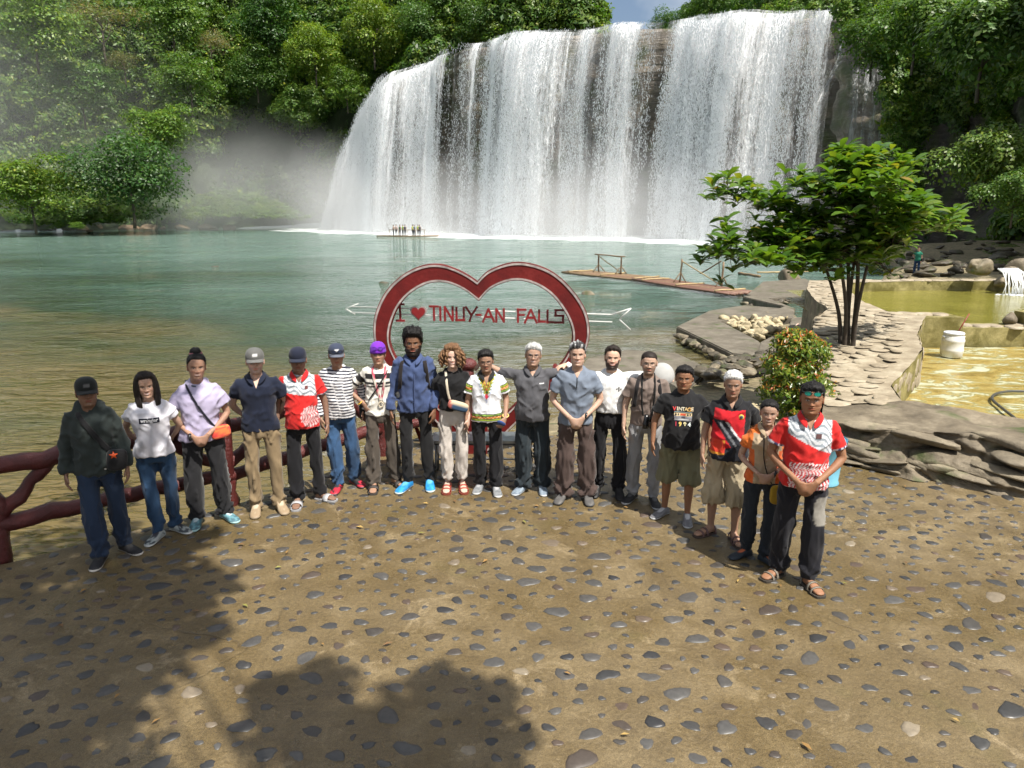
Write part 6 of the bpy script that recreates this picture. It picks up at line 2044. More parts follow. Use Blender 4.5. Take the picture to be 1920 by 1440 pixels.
    for s, (sh, e, w, d, nb, th, cu) in arms.items():
        sr = T.get("sleeve_r", .068) * (.7 + .3 * W)
        if sl <= .55:
            q = sl / .5
            end = sh + (e - sh) * min(1.0, q * .66)
            mb.tube([sh - np.array([s * .07, 0, -.004]), sh + np.array([-s * .012, 0, -.004]), sh + (end - sh) * .45, end], [.050, .060, sr * .95, sr * 1.02], 16)
        else:
            end = w - np.array(d) / np.linalg.norm(d) * .01 if sl > .8 else e + (w - e) * .22
            path = bez([sh - np.array([s * .06, 0, -.004]), sh + np.array([-s * .01, 0, -.004]), e, end], 5)
            mb.tube(path, interp_r([.050, .060, sr * .94, sr * .92, sr * .88, sr * .84, sr * .74, sr * (.64 if sl > .8 else .8)], len(path)), 16)
    if P.get("hood"):
        mb.add(*ring_loft([(1.41, .125, .06, .125, 0, .02), (1.45, .12, .07, .135, 0, .03), (1.485, .105, .055, .125, 0, .035), (1.50, .085, .03, .10, 0, .045)], 20))
    v, f, c = mb.arrays()
    vx = T.get("voxel", .0125)
    v, f, nr = remesh(v, f, vx, 3)
    # cloth folds
    w1 = fbm(np.stack([v[:, 0] * 9 + v[:, 2] * 5, v[:, 1] * 6, v[:, 2] * 9 - np.abs(v[:, 0]) * 7], 1), 3, seed + 11)
    w2 = np.abs(fbm(np.stack([v[:, 0] * 16, v[:, 1] * 10, v[:, 2] * 5 + v[:, 0] * 6], 1), 2, seed + 12))
    q_ = np.stack([v[:, 0] * 5.5 + v[:, 2] * 4.0 * np.sign(v[:, 0]), v[:, 1] * 4, v[:, 2] * 7.5 - np.abs(v[:, 0]) * 6], 1)
    w3 = (1 - np.abs(fbm(q_, 2, seed + 13)) * 2.6).clip(0, 1) ** 2
    q_ = np.stack([v[:, 0] * 11 - v[:, 2] * 3, v[:, 1] * 7, v[:, 2] * 3.2], 1)
    w4 = (1 - np.abs(fbm(q_, 2, seed + 14)) * 2.6).clip(0, 1) ** 2 * sstep(1.25, .95, v[:, 2])
    v = v + nr * (1.4 * T.get("fold", .011) * (w1 * .6 - w2 * .5 + w3 * 1.0 + w4 * .8 - .35))[:, None]
    col = T["color"](v, nr, arms) if callable(T["color"]) else np.tile(np.array(T["color"], float), (len(v), 1))
    if sl <= .55 or sl > .95: pass
    shirt = mk(T.get("name", "shirt"), v, f, M["cloth"], root, True, col)
    P["_shirt"] = (v, f)
    P["_arms"] = arms
    fl = f.tolist() if isinstance(f, np.ndarray) else [list(q) for q in f]
    P["_bvh"] = BVHTree.FromPolygons(v.tolist(), fl)
    # collar
    if T.get("collar") is not None:
        mb = MB()
        for s in (-1, 1):
            pts = [(0, .088, 1.478), (s * .052, .070, 1.478), (s * .076, .022, 1.468), (s * .064, -.035, 1.448), (s * .030, -.080, 1.418), (s * .020, -.096, 1.380)]
            low = [(0, .108, 1.445), (s * .066, .084, 1.446), (s * .102, .026, 1.438), (s * .096, -.045, 1.420), (s * .068, -.100, 1.384), (s * .030, -.112, 1.362)]
            pts = [np.array(q) for q in pts]; low = [np.array(q) for q in low]
            n_ = len(pts)
            V = pts + low + [q + np.array([0, -.004, .004]) for q in pts] + [q + np.array([0, -.005, .005]) + (q * np.array([.05, .05, 0])) for q in low]
            F = []
            for i in range(n_ - 1):
                F += [(i, i + 1, n_ + i + 1, n_ + i), (2 * n_ + i, 3 * n_ + i, 3 * n_ + i + 1, 2 * n_ + i + 1), (n_ + i, n_ + i + 1, 3 * n_ + i + 1, 3 * n_ + i)]
            sv, sf = subdiv(V, F, 1)
            mb.add(sv, sf, T["collar"])
        mb.build("collar", M["cloth"], root, True, True)
    if T.get("vneck") is not None:          # open neck showing skin
        dz = T["vneck"]
        V, F = patch_on(P, lambda u: [(-.034 * (1 - u), 1.415 - dz * u), (.034 * (1 - u), 1.415 - dz * u)], 8, .004)
        mk("neck_opening", V, F, M["skin"], root, True, np.tile(skin * .92, (len(V), 1)))
    # ---- trousers
    B = P["bottom"]
    full = B.get("len", 1.0)
    lr = tuple(q * .94 for q in B.get("r", (.094, .078, .066)))
    mb = MB()
    tp = B.get("top", 1.0)
    ph_ = lambda z, hw, fr, bk: (z, hw * (.4 + .6 * W), fr + (W - 1) * .10 + belly * .3, bk + (W - 1) * .06, 0, 0)
    mb.add(*ring_loft([ph_(.80, .13 + .01 * fem, .085, .10), ph_(.86, .162 + .014 * fem, .104, .122 + .012 * fem), ph_(.92, .166 + .012 * fem, .106, .122 + .012 * fem), ph_(tp, .155, .102, .104)], 28))
    for s, (hp_, kn, an, toe) in legs.items():
        end = an + np.array([0, 0, B.get("end", -.015)])
        pth = bez([hp_ + np.array([0, 0, -.02]), kn, end], 8)
        if full < 1:
            zc = .90 - full * .82
            pth = [q for q in pth if q[2] > zc - .02] or pth[:3]
        rr = [lr[0] * (.45 + .55 * W), lr[0] * .93 * (.45 + .55 * W), lr[1] * (.6 + .4 * W), lr[1] * .96, lr[2]]
        rad = interp_r(rr, 17)[:len(pth)] if full < 1 else interp_r(rr, len(pth))
        mb.tube(pth, rad, 18)
    v, f, c = mb.arrays()
    v, f, nr = remesh(v, f, .0140, 2)
    kz = v[:, 2]
    low_ = sstep(.55, .12, kz)
    w1 = fbm(np.stack([v[:, 0] * 10, v[:, 1] * 10, kz * (13 + 9 * low_) + np.abs(v[:, 0]) * 16], 1), 3, seed + 21)
    w2 = np.abs(fbm(np.stack([v[:, 0] * 14, v[:, 1] * 14, kz * 4], 1), 2, seed + 22))
    q_ = np.stack([v[:, 0] * 7, v[:, 1] * 7, kz * (6 + 9 * low_) - np.abs(np.abs(v[:, 0]) - .1) * 22 + v[:, 1] * 9], 1)
    w3 = (1 - np.abs(fbm(q_, 2, seed + 23)) * 2.5).clip(0, 1) ** 2
    zone = .45 + .8 * np.exp(-((kz - .47) / .10) ** 2) + 1.2 * low_ + .6 * np.exp(-((kz - .80) / .07) ** 2)
    zone = zone * sstep(.97, .88, kz); w1 = w1 * sstep(1.0, .88, kz)
    v = v + nr * (1.3 * B.get("fold", .010) * (w1 * (.4 + .5 * low_) - w2 * .5 + w3 * 1.5 * zone - .35))[:, None]
    col = B["color"](v, nr) if callable(B["color"]) else np.tile(np.array(B["color"], float), (len(v), 1))
    col = col * (1 + B.get("fade", .0) * sstep(-.02, -.10, v[:, 1])[:, None] * (.5 + .5 * fbm(v * 5, 2, seed))[:, None])
    mk("shorts" if full < 1 else "trousers", v, f, M["cloth"], root, True, col)
    # ---- shoes
    K = P.get("shoe_kind", "sneaker")
    for s, (hp_, kn, an, toe) in legs.items():
        c_, s_ = math.cos(toe), math.sin(toe)
        rot = np.array([[c_, -s_, 0], [s_, c_, 0], [0, 0, 1]])
        at_ = np.array([an[0], an[1] - .012, 0])
        if K in ("sneaker", "boot"):
            V, F = foot_mesh(.008, 1.0, .002, .05 if K == "boot" else -.004)
            V, F = subdiv(V, F, 1)
            col = np.tile(np.array(P["shoe"][0], float), (len(V), 1))
            acc = vnoise(np.stack([V[:, 0] * 40, V[:, 1] * 26 + V[:, 2] * 30, V[:, 2] * 0], 1), seed) > .15
            acc &= (V[:, 2] > .03)
            if len(P["shoe"]) > 2: col[acc] = P["shoe"][2]
            lace = (np.abs(V[:, 0]) < .022) & (V[:, 1] < -.02) & (V[:, 1] > -.095) & (V[:, 2] > .045)
            if len(P["shoe"]) > 3: col[lace] = P["shoe"][3]
            col[V[:, 2] < .024] = P["shoe"][1]
            # the sole spreads a little beyond the upper
            k = V[:, 2] < .022
            V[k, 0] *= 1.07; V[k, 1] = (V[k, 1] + .06) * 1.03 - .06
            sh = mk("shoe", V @ rot.T + at_, F, M["leather"], root, True, col)
            mb = MB()
            for q in range(4):
                y = -.035 - q * .018; z = .078 - q * .0085
                mb.tube([(-.022, y, z - .006), (0, y - .003, z + .004), (.022, y, z - .006)], .0028, 5)
            lv_, lf_, lc_ = mb.arrays()
            lc = P["shoe"][3] if len(P["shoe"]) > 3 else P["shoe"][1]
            mk("laces", lv_ @ rot.T + at_, lf_, M["leather"], sh, True, np.tile(np.array(lc, float), (len(lv_), 1)))
        else:
            a = np.linspace(0, 2 * math.pi, 24, endpoint=False)
            lv = foot_levels()
            ys_ = np.array([q[0] for q in lv]); ws_ = np.array([q[1] for q in lv]) + .009
            out = np.concatenate([np.c_[ws_, ys_ * 1.06], np.c_[-ws_[::-1], ys_[::-1] * 1.06]])
            n_ = len(out)
            V = np.concatenate([np.c_[out, np.full(n_, .001)], np.c_[out, np.full(n_, .020)]])
            F = [tuple(range(n_))[::-1], tuple(range(n_, 2 * n_))] + [(i, (i + 1) % n_, n_ + (i + 1) % n_, n_ + i) for i in range(n_)]
            so = mk("sandal", V @ rot.T + at_, F, M["leather"], root, False, np.tile(np.array(P["shoe"][1], float), (len(V), 1)))
            straps = {"slide": [(-.095, .034, .060, .050)], "sandal": [(-.13, .010, .052, .047), (-.075, .012, .070, .043), (.03, .010, .082, .037)], "slipper": [(-.115, .018, .054, .048), (-.07, .018, .068, .044)]}[K]
            for (y, hw, zt_, wd) in straps:
                V = []
                for q in np.linspace(0, math.pi, 11):
                    for yy in (-hw, hw):
                        V.append((math.cos(q) * (wd + .008), y + yy * (1 - .2 * math.sin(q)), .012 + math.sin(q) ** .7 * (zt_ - .004 - .10 * (-.0 - yy) * (1 if y < 0 else 0))))
                F = [(2 * i, 2 * i + 1, 2 * i + 3, 2 * i + 2) for i in range(10)]
                V = np.array(V)
                V2 = V + np.array([0, 0, .005]); V2[:, 0] *= 1.06
                F = F + [(2 * i + 22, 2 * i + 24, 2 * i + 25, 2 * i + 23) for i in range(10)] + [(2 * i, 2 * i + 2, 2 * i + 24, 2 * i + 22) for i in range(10)] + [(2 * i + 1, 2 * i + 23, 2 * i + 25, 2 * i + 3) for i in range(10)]
                VV = np.concatenate([V, V2])
                mk("strap", VV @ rot.T + at_, F, M["leather"], so, True, np.tile(np.array(P["shoe"][0], float), (len(VV), 1)))
    P["_root"] = root
    return root

# ---------------------------------------------------------------- things worn: laid on the shirt by casting rays from the front
def on_front(P, x, z, off=.006, y0=-.8):
    h = P["_bvh"].ray_cast(Vector((x, y0, z)), Vector((0, 1, 0)))
    if h[0] is None: return np.array([x, -.10, z])
    return np.array(h[0]) + np.array(h[1]) * off * .4 + np.array([0, -off * .8, 0])
def patch_on(P, rows, n, off, m=5):
    V = []
    for i in range(n):
        a, b = rows(i / (n - 1))
        for j in range(m):
            t = j / (m - 1)
            V.append(on_front(P, a[0] + (b[0] - a[0]) * t, a[1] + (b[1] - a[1]) * t, off))
    return np.array(V), grid_faces(m, n)
def text_on(P, txt, x, z, size, color, name="print", bold=False, sx=1.0, off=.005):
    cu = bpy.data.curves.new("t", 'FONT'); cu.body = txt; cu.size = size; cu.align_x = 'CENTER'; cu.offset = .0012 * (size / .05) if bold else .0
    o = bpy.data.objects.new("t", cu); WORK.collection.objects.link(o)
    WORK.view_layers[0].update(); dg = WORK.view_layers[0].depsgraph
    me = bpy.data.meshes.new_from_object(o.evaluated_get(dg))
    bm = bmesh.new(); bm.from_mesh(me); bmesh.ops.triangulate(bm, faces=bm.faces)
    bmesh.ops.subdivide_edges(bm, edges=[e for e in bm.edges if e.calc_length() > .014], cuts=1)
    V = [on_front(P, x + v.co.x * sx, z + v.co.y, off) for v in bm.verts]
    F = [tuple(q.index for q in f.verts) for f in bm.faces]
    bm.free(); bpy.data.objects.remove(o); bpy.data.curves.remove(cu)
    return mk(name, np.array(V), F, M["cloth"], P["_root"], False, np.tile(np.array(color, float), (len(V), 1)))
def rect_on(P, x0, z0, x1, z1, color, name="print", off=.0035, n=7, m=9):
    V, F = patch_on(P, lambda u: [(x0, z0 + (z1 - z0) * u), (x1, z0 + (z1 - z0) * u)], n, off, m)
    return mk(name, V, F, M["cloth"], P["_root"], True, np.tile(np.array(color, float), (len(V), 1)))
def strap_on(P, pts, w, color, name="strap", off=.010, over=None, mat="cloth"):
    """band following the chest through (x, z) points; over: extra 3d points behind the shoulder"""
    path = [on_front(P, x, z, off) for x, z in pts]
    if over: path = [np.array(q) for q in over] + path
    V, F = tube(path, [(w, .004)] * len(path), 8, up=(1, 0, .2))
    return mk(name, V, F, M[mat], P["_root"], True, np.tile(np.array(color, float), (len(V), 1)))
def cap_on(P, crown, brim, name="cap", logo=None):
    pl = P["_place"]
    n = 28
    prof = [(1.00, .138), (1.03, .155), (1.02, .180), (.93, .207), (.72, .230), (.40, .243), (.0, .247)]
    a = np.linspace(0, 2 * math.pi, n, endpoint=False)
    V = []
    for q, z in prof:
        zz = z + np.where(np.sin(a) < 0, .006, -.006) * (1 if z < .15 else 0)
        V.append(np.stack([np.cos(a) * .085 * q, np.sin(a) * np.where(np.sin(a) < 0, .101, .108) * q, np.full(n, 0) + zz], 1))
    V = np.concatenate(V)
    F = grid_faces(n, len(prof), True)
    sv, sf = subdiv(V, F, 1)
    col = np.tile(np.array(crown, float), (len(sv), 1))
    if logo is not None:
        k = (np.abs(sv[:, 0]) < .022) & (sv[:, 1] < -.05) & (np.abs(sv[:, 2] - .187) < .010)
        col[k] = logo
    o = mk(name, pl(sv), sf, M["cloth"], P["_root"], True, col)
    # brim
    th = np.linspace(-1.15, 1.15, 15)
    V = []
    for rr in (0, .35, .7, 1.0):
        for t in th:
            x = math.sin(t) * .084; y = -math.cos(t) * .099
            ext = .072 * max(0.0, math.cos(t * 1.25)) ** .6
            V.append((x * (1 + .03 * rr), y - ext * rr, .146 - .012 * rr - .020 * (x / .08) ** 2 * rr))
    V = np.array(V); V2 = V + np.array([0, 0, -.005])
    F = [tuple(q) for q in grid_faces(15, 4)]
    F2 = [tuple(i + 60 for i in q[::-1]) for q in F]
    rimf = [(45 + i, 46 + i, 106 + i, 105 + i) for i in range(14)]
    mk("brim", pl(np.concatenate([V, V2])), F + F2 + rimf, M["cloth"], o, True, np.tile(np.array(brim, float), (120, 1)))
    return o
def glasses_on(P, color, lens=None, up=0.0, name="glasses", thick=.0022, size=1.0):
    pl = P["_place"]
    mb = MB(); lb = MB()
    for s in (-1, 1):
        c = np.array([s * .033, -.098 - up * .15, .114 + up])
        ring = [c + np.array([math.cos(q) * .024 * size, abs(math.cos(q)) * .006 * (1 if s * math.cos(q) > 0 else -.3), math.sin(q) * .017 * size]) for q in np.linspace(0, 2 * math.pi, 21)]
        mb.tube(ring, thick, 6, caps=False)
        mb.tube([c + np.array([s * .024 * size, .006, .006]), (s * .082, -.045, .118 + up), (s * .083, .02, .112 + up)], thick * .9, 5)
        if lens is not None:
            v = np.array([c] + ring[:-1]) + np.array([0, -.001, 0])
            lb.add(v, [(0, 1 + i, 1 + (i + 1) % 20) for i in range(20)])
    mb.tube([(-.010, -.100 - up * .15, .118 + up), (0, -.103 - up * .15, .120 + up), (.010, -.100 - up * .15, .118 + up)], thick, 5)
    v, f, c = mb.arrays()
    o = mk(name, pl(v), f, M["gloss"], P["_root"], True, np.tile(np.array(color, float), (len(v), 1)))
    if lens is not None:
        v, f, c = lb.arrays()
        mk("lens", pl(v), f, M["gloss"], o, False, np.tile(np.array(lens, float), (len(v), 1)))
    return o
def hair_strands(P, starts, color, r=.012, name="long_hair", curl=0.0, n=8, seed=1):
    """locks from the scalp down: list of (point list)"""
    rr = np.random.default_rng(seed)
    mb = MB()
    for pts in starts:
        pts = bez([np.array(q, float) for q in pts], 5)
        if curl:
            ph0 = rr.uniform(0, 6)
            pts = [p + curl * np.array([math.cos(i * 1.5 + ph0), math.sin(i * 1.5 + ph0), .3 * math.sin(i * 2.1 + ph0)]) * min(1, i / 3) for i, p in enumerate(pts)]
        k = len(pts)
        rad = [r * (0.75 + .5 * math.sin(math.pi * min(1, i / k + .15))) * (1 if i < k - 2 else .6) for i in range(k)]
        g = rr.uniform(.6, 1.5)
        mb.tube(pts, rad, 7, .6, col=tuple(np.array(color) * g))
    v, f, c = mb.arrays()
    v = v + .002 * vnoise(v * 90, 3)[:, None]
    return mk(name, P["_place"](v), f, M["hair"], P["_root"], True, np.clip(c, 0, 1))
# ------------------------------------------------------------------ the cast
TAN, BROWN, DEEP, PALE, LIGHT = (.39, .245, .175), (.31, .182, .122), (.205, .118, .080), (.54, .37, .29), (.46, .30, .22)
BLACKH, DARKH, GREYH, WHITEH = (.010, .009, .009), (.020, .014, .011), (.16, .16, .165), (.48, .48, .47)
NAVY, INK, JEANS = (.010, .014, .028), (.009, .009, .011), (.020, .045, .095)
def z_cols(v, n): return np.tile(np.array(n, float), (len(v), 1))
def arm_mask(v, arms):
    """True on the sleeves"""
    k = np.zeros(len(v), bool)
    for s, (sh, e, w, *_r) in arms.items():
        k |= (v[:, 0] * s > abs(sh[0]) - .005 + .10 * np.clip(1.33 - v[:, 2], 0, 1)) & (v[:, 2] < 1.44)
    return k
def sleeve_t(v, arms):
    """distance along the upper arm, 0 at the shoulder, 1 at the elbow"""
    t = np.zeros(len(v))
    for s, (sh, e, w, *_r) in arms.items():
        d = e - sh
        u = (v - sh) @ d / d.dot(d)
        t = np.where(v[:, 0] * s > 0, u, t)
    return t
def tribal(v, sc=1.0, sx=0, sz=0):
    a = np.abs(((v[:, 0] - sx) * 26 * sc + np.abs(((v[:, 2] - sz) * 18 * sc) % 2 - 1) * 1.1) % 1 - .5)
    b = np.abs(((v[:, 2] - sz) * 15 * sc) % 1 - .5)
    return (a < .20) ^ (b < .13)
def polo_red(mirror):
    def fn(v, nr, arms):
        c = z_cols(v, (.52, .020, .018))
        x, z = v[:, 0], v[:, 2]
        front = v[:, 1] < .05
        am = arm_mask(v, arms)
        line = 1.235 + (.075 if not mirror else .07) * np.clip(-x / .16 if not mirror else -x / .16, -1, 1) * (1 if mirror else .35)
        yoke = (z > line) & ~am
        c[yoke] = (.58, .60, .62)
        ln = np.sin((x * (1 if mirror else .6) + z * 1.4) * 95 + 3 * np.sin(x * 42)) > .25
        c[yoke & ln] = (.22, .25, .28)
        low = ((x - .10) / .105) ** 2 + ((z - 1.00) / .115) ** 2 < 1 if not mirror else (z < 1.095 - .12 * np.abs(x - .03)) & (x > -.13)
        low = low & front & ~am
        c[low] = (.45, .028, .03)
        c[low & tribal(v, 1.5)] = (.68, .60, .60)
        hem = (z < z.min() + .022) & ~am
        c[hem] = (.50, .50, .54); c[hem & (np.sin(x * 190) > 0)] = (.06, .05, .08)
        st = sleeve_t(v, arms)
        cuff = am & (st > .60)
        c[cuff] = (.55, .55, .60); c[cuff & (np.sin(x * 120 + v[:, 1] * 160) > .2)] = (.05, .05, .12)
        return c
    return fn
def stripes_navy(v, nr, arms):
    c = z_cols(v, (.66, .66, .67))
    k = ((v[:, 2] + .010 * np.sin(v[:, 0] * 9)) * 30) % 1 < .46
    c[k] = (.016, .018, .035)
    return c
def sweater_bands(v, nr, arms):
    c = z_cols(v, (.68, .66, .60))
    z = v[:, 2]; am = arm_mask(v, arms); st = sleeve_t(v, arms)
    k = ~am & (((z > 1.255) & (z < 1.285)) | ((z > 1.315) & (z < 1.375)) | ((z > 1.222) & (z < 1.238)))
    k |= am & (((st > .12) & (st < .38)) | ((st > .52) & (st < .62)))
    c[k] = (.014, .013, .014)
    return c
def dashiki(v, nr, arms):
    c = z_cols(v, (.72, .73, .76))
    x, z = v[:, 0], v[:, 2]; am = arm_mask(v, arms); st = sleeve_t(v, arms)
    fr = (v[:, 1] < .02) & ~am
    d = np.abs(x) * 1.55 + (1.40 - z) * .62            # nested V from the neckline
    V_ = [(.165, (.62, .66, .74)), (.150, (.10, .19, .03)), (.128, (.62, .42, .05)), (.116, (.06, .14, .03)), (.092, (.58, .12, .03)), (.074, (.10, .20, .04)), (.055, (.60, .45, .06)), (.04, (.05, .03, .03))]
    for lim, col in V_:
        k = fr & (d < lim + .012 * np.sign(np.sin(z * 170))) & (z > 1.13 + np.abs(x) * .3)
        c[k] = col
    k = fr & ((x / .022) ** 2 + ((z - 1.185) / .028) ** 2 < 1); c[k] = (.48, .03, .05)
    sp = fr & (z < 1.36) & (d > .165) & (d < .19) & (np.sin(z * 260) * np.sin(x * 260) > .2); c[sp] = (.16, .22, .45)
    def band(mask, u, zz):
        for lo, hi, col in ((0, .12, (.03, .03, .02)), (.12, .28, (.30, .40, .04)), (.28, .36, (.03, .03, .02)), (.36, .64, (.62, .16, .03)), (.64, .72, (.03, .03, .02)), (.72, .90, (.20, .34, .06)), (.90, 1.01, (.03, .03, .02))):
            c[mask & (u >= lo) & (u < hi)] = col
        zg = mask & (u > .38) & (u < .62) & (np.abs(u - .5 - .08 * np.sign(np.sin(zz * 150))) < .05); c[zg] = (.70, .60, .25)
    band(am & (st > .22) & (st < .58), (st - .22) / .36, v[:, 1] + x)
    band(~am & (z > .885) & (z < .975), (z - .885) / .09, x)
    return c
def red_black(v, nr, arms):
    c = z_cols(v, (.50, .014, .022))
    x, z = v[:, 0], v[:, 2]; am = arm_mask(v, arms)
    c[(am | (z > 1.335 + .12 * np.abs(x))) ] = (.012, .012, .014)
    c[(x > .125) & (z > 1.08)] = (.012, .012, .014)
    dl = x + (z - 1.12) * .75                          # the dark sweep from upper left to lower right
    k = (np.abs(dl + .02) < .055 + .10 * np.clip(1.12 - z, 0, .3)) & (z < 1.25) & ~am
    c[k] = (.016, .017, .024)
    e = (np.abs(dl - .045 - .10 * np.clip(1.12 - z, 0, .3)) < .011) & (z < 1.23) & ~am; c[e] = (.62, .62, .64)
    g = (np.abs(dl + .03) < .014) & (z < 1.22) & ~am; c[g] = (.20, .21, .23)
    low = (z < .985 + .35 * x) & ~am; c[low] = (.016, .018, .026)
    o_ = (x < -.045) & (z < 1.055) & (z > .905) & (dl < -.10) & ~am; c[o_] = (.60, .05, .025)
    o2 = o_ & ((z < .93) | (np.abs(dl + .105) < .02)); c[o2] = (.70, .30, .04)
    c[~am & (z < .895)] = (.014, .015, .022)
    return c
def orange_beige(v, nr, arms):
    c = z_cols(v, (.40, .31, .205))
    x, z = v[:, 0], v[:, 2]; am = arm_mask(v, arms)
    c[am | (z > 1.375)] = (.62, .15, .028)
    c[(np.abs(x) > .105 + .10 * np.clip(z - 1.1, 0, 1)) & (z < 1.22)] = (.60, .12, .025)
    c[(np.abs(x) < .07) & (z > 1.36)] = (.40, .31, .205)
    return c
def denim(base, fade=.9):
    def fn(v, nr):
        c = z_cols(v, base)
        k = sstep(-.03, -.10, v[:, 1]) * (.4 + .6 * sstep(.35, .72, v[:, 2])) * (.6 + .4 * fbm(v * 7, 3, 5))
        return c * (1 + fade * k[:, None])
    return fn
def grey_thigh(v, nr):
    c = z_cols(v, (.012, .012, .016))
    k = (v[:, 0] > .085) & (v[:, 2] > .56) & (v[:, 2] < .80) & (((v[:, 0] - .15) / .075) ** 2 + ((v[:, 2] - .68) / .125) ** 2 < 1)
    c[k] = (.25, .235, .205)
    return c
def plainc(*c): return tuple(c)

def cast(foot, crown_px, hat=0.0, **P):
    """stand a figure where its feet touch the plaza in the photograph, as tall as the photograph shows"""
    g = G(*foot)
    th = PY(crown_px[0], crown_px[1], g.y).z - hat
    P["loc"] = (g.x, g.y, 0.0)
    P["h"] = th
    P.setdefault("yaw", math.atan2(-g.x, g.y) * .75)
    person(P)
    return P
def held(P, name, label, cat, parts):
    """a thing carried by the person: stands on its own at top level. parts: (name, verts, faces, material, colour)"""
    e = empty(name, P["_root"].location, P["_root"].rotation_euler.z)
    e.scale = P["_root"].scale
    tagit(e, label, cat)
    for nm, V, F, mat, col in parts:
        mk(nm, V, F, M[mat], e, True, np.tile(np.array(col, float), (len(V), 1)) if np.ndim(col) == 1 else col)
    return e
def band(P, pts, w, off=.012, over=None, under=None):
    path = [on_front(P, x, z, off) for x, z in pts]
    if over: path = [np.array(q, float) for q in over] + path
    if under: path = path + [np.array(q, float) for q in under]
    path = bez(path, 3)
    return tube(path, [(w, .0035)] * len(path), 8, up=(1, 0, .2))
def pouch(c, s, rot=(0, 0, 0), p=.55):
    v, f = ellipsoid((1, 1, 1), 20, 12)
    v = np.sign(v) * np.abs(v) ** p * np.array(s) * .5
    return v @ np.array(Euler(rot).to_matrix()).T + np.array(c), f

# 1 -- hoodie
A = cast((207, 1046), (182, 708), .012, seed=1, capped=True, label="man in dark green hoodie and black cap at the left end of the row", skin=DEEP, hair=BLACKH, build=.98, nod=.0, turn=.18,
         top=dict(color=(.028, .036, .034), name="hoodie", sleeve=1.0, sleeve_r=.070, loose=.022, hem=.84, fold=.013), hood=True, bottom=dict(color=denim((.016, .028, .055), .4), r=(.096, .082, .075)), shoe_kind="sneaker", shoe=((.012, .012, .014), (.55, .52, .47), (.02, .02, .022), (.03, .03, .03)),
         feet=((-.06, -.05, .25), (.12, .10, .7)), armL="hang", armR="hang")
cap_on(A, (.012, .014, .013), (.010, .011, .011), logo=(.10, .10, .10))
rect_on(A, .07, .895, .085, .912, (.5, .5, .5), "label_patch")
bd = band(A, [(-.075, 1.40), (-.02, 1.31), (.04, 1.21), (.10, 1.10), (.15, 1.02)], .022, .014, [(-.09, .09, 1.45)])
bg_ = pouch(on_front(A, .16, .965, .05), (.17, .09, .19), (0, .12, .2))
st_ = np.array([[math.cos(a) * q, 0, math.sin(a) * q] for a, q in zip(np.linspace(math.pi / 2, math.pi * 2.5, 10, endpoint=False), [.036, .015] * 5)])
sc_ = on_front(A, .135, 1.03, .115)
stv = np.concatenate([st_ + np.array([0, -.006, 0]), st_ + np.array([0, .006, 0]), [[0, -.014, 0]]]) + sc_
stf = [(20, i, (i + 1) % 10) for i in range(10)] + [(i, 10 + i, 10 + (i + 1) % 10, (i + 1) % 10) for i in range(10)]
held(A, "shoulder_bag", "black crossbody bag with an orange starfish charm on the hooded man", "bag", [("strap", *bd, "cloth", (.012, .012, .013)), ("bag_body", *bg_, "cloth", (.012, .012, .013)), ("starfish_charm", stv, stf, "gloss", (.75, .10, .02))])

# 2 -- white printed tee
A = cast((309, 1002), (284, 700), 0, seed=2, label="woman in white printed tee and blue jeans with long dark hair, second from the left", skin=TAN, hair=DARKH, fem=1.0, build=1.06, belly=.045, smile=True, style="long", recede=.012, turn=.12, tilt=-.04,
         top=dict(color=(.66, .65, .70), name="tee_shirt", sleeve=.42, hem=.88, loose=.012, fold=.010), bottom=dict(color=denim((.018, .042, .085)), r=(.090, .068, .060)), shoe_kind="sneaker", shoe=((.30, .33, .32), (.62, .62, .60), (.05, .06, .07), (.03, .03, .04)),
         feet=((-.04, -.08, .5), (.10, .06, .8)), armL="behind", armR="behind")
rect_on(A, -.085, 1.235, .095, 1.285, (.008, .009, .02), "print_box")
text_on(A, "wrangler", .005, 1.248, .050, (.72, .72, .74), "lettering", True, .86, .0075)
L_ = []
for s in (-1, 1):
    for k in range(13):
        a = s * (.80 + k * .175); x, y = math.sin(a) * .082, -math.cos(a) * .095
        L_.append([(x * .35, y * .3 + .02, .222), (x * .95, y * .85 + .01, .18), (x * 1.16, y * .95 + .012, .10), (x * 1.2, y * .7 + .02, .02), (x * (1.15 + .03 * (k % 3)), y * .55 - .02 * (k < 4), -.06), (x * 1.1, y * .5 - .03 * (k < 5), -.13 - .02 * (k % 4))])
hair_strands(A, L_, DARKH, .015, seed=2)
nk = A["_place"](np.array([(0, -.06, -.05)]))

# 3 -- lavender tee
A = cast((397, 977), (362, 658), .03, seed=3, label="woman in lavender tee and black trousers with her hair in a bun", skin=(.33, .19, .13), hair=BLACKH, fem=1.0, build=1.08, shoulders=.95, belly=.02, smile=True, style="bun", recede=.012, nod=.06, turn=.16, tilt=.06,
         top=dict(color=(.40, .36, .50), name="tee_shirt", sleeve=.50, hem=.87, loose=.020, fold=.010, sleeve_r=.076), bottom=dict(color=(.016, .016, .018), r=(.098, .084, .078)), shoe_kind="sneaker", shoe=((.06, .13, .16), (.35, .55, .55), (.12, .26, .30), (.45, .55, .58)),
         feet=((-.12, -.02, .15), (.13, .03, .6)), armL="clasp_low", armR="clasp_low")
mb = MB(); mb.ell((0, .045, .245), (.052, .052, .04), 16, 10)
v, f, c = mb.arrays(); v = v + .006 * vnoise(v * 60, 2)[:, None]
mk("hair_bun", A["_place"](v), f, M["hair"], A["_root"], True, np.tile(np.array(BLACKH), (len(v), 1)))
a_ = np.linspace(0, 2 * math.pi, 25)
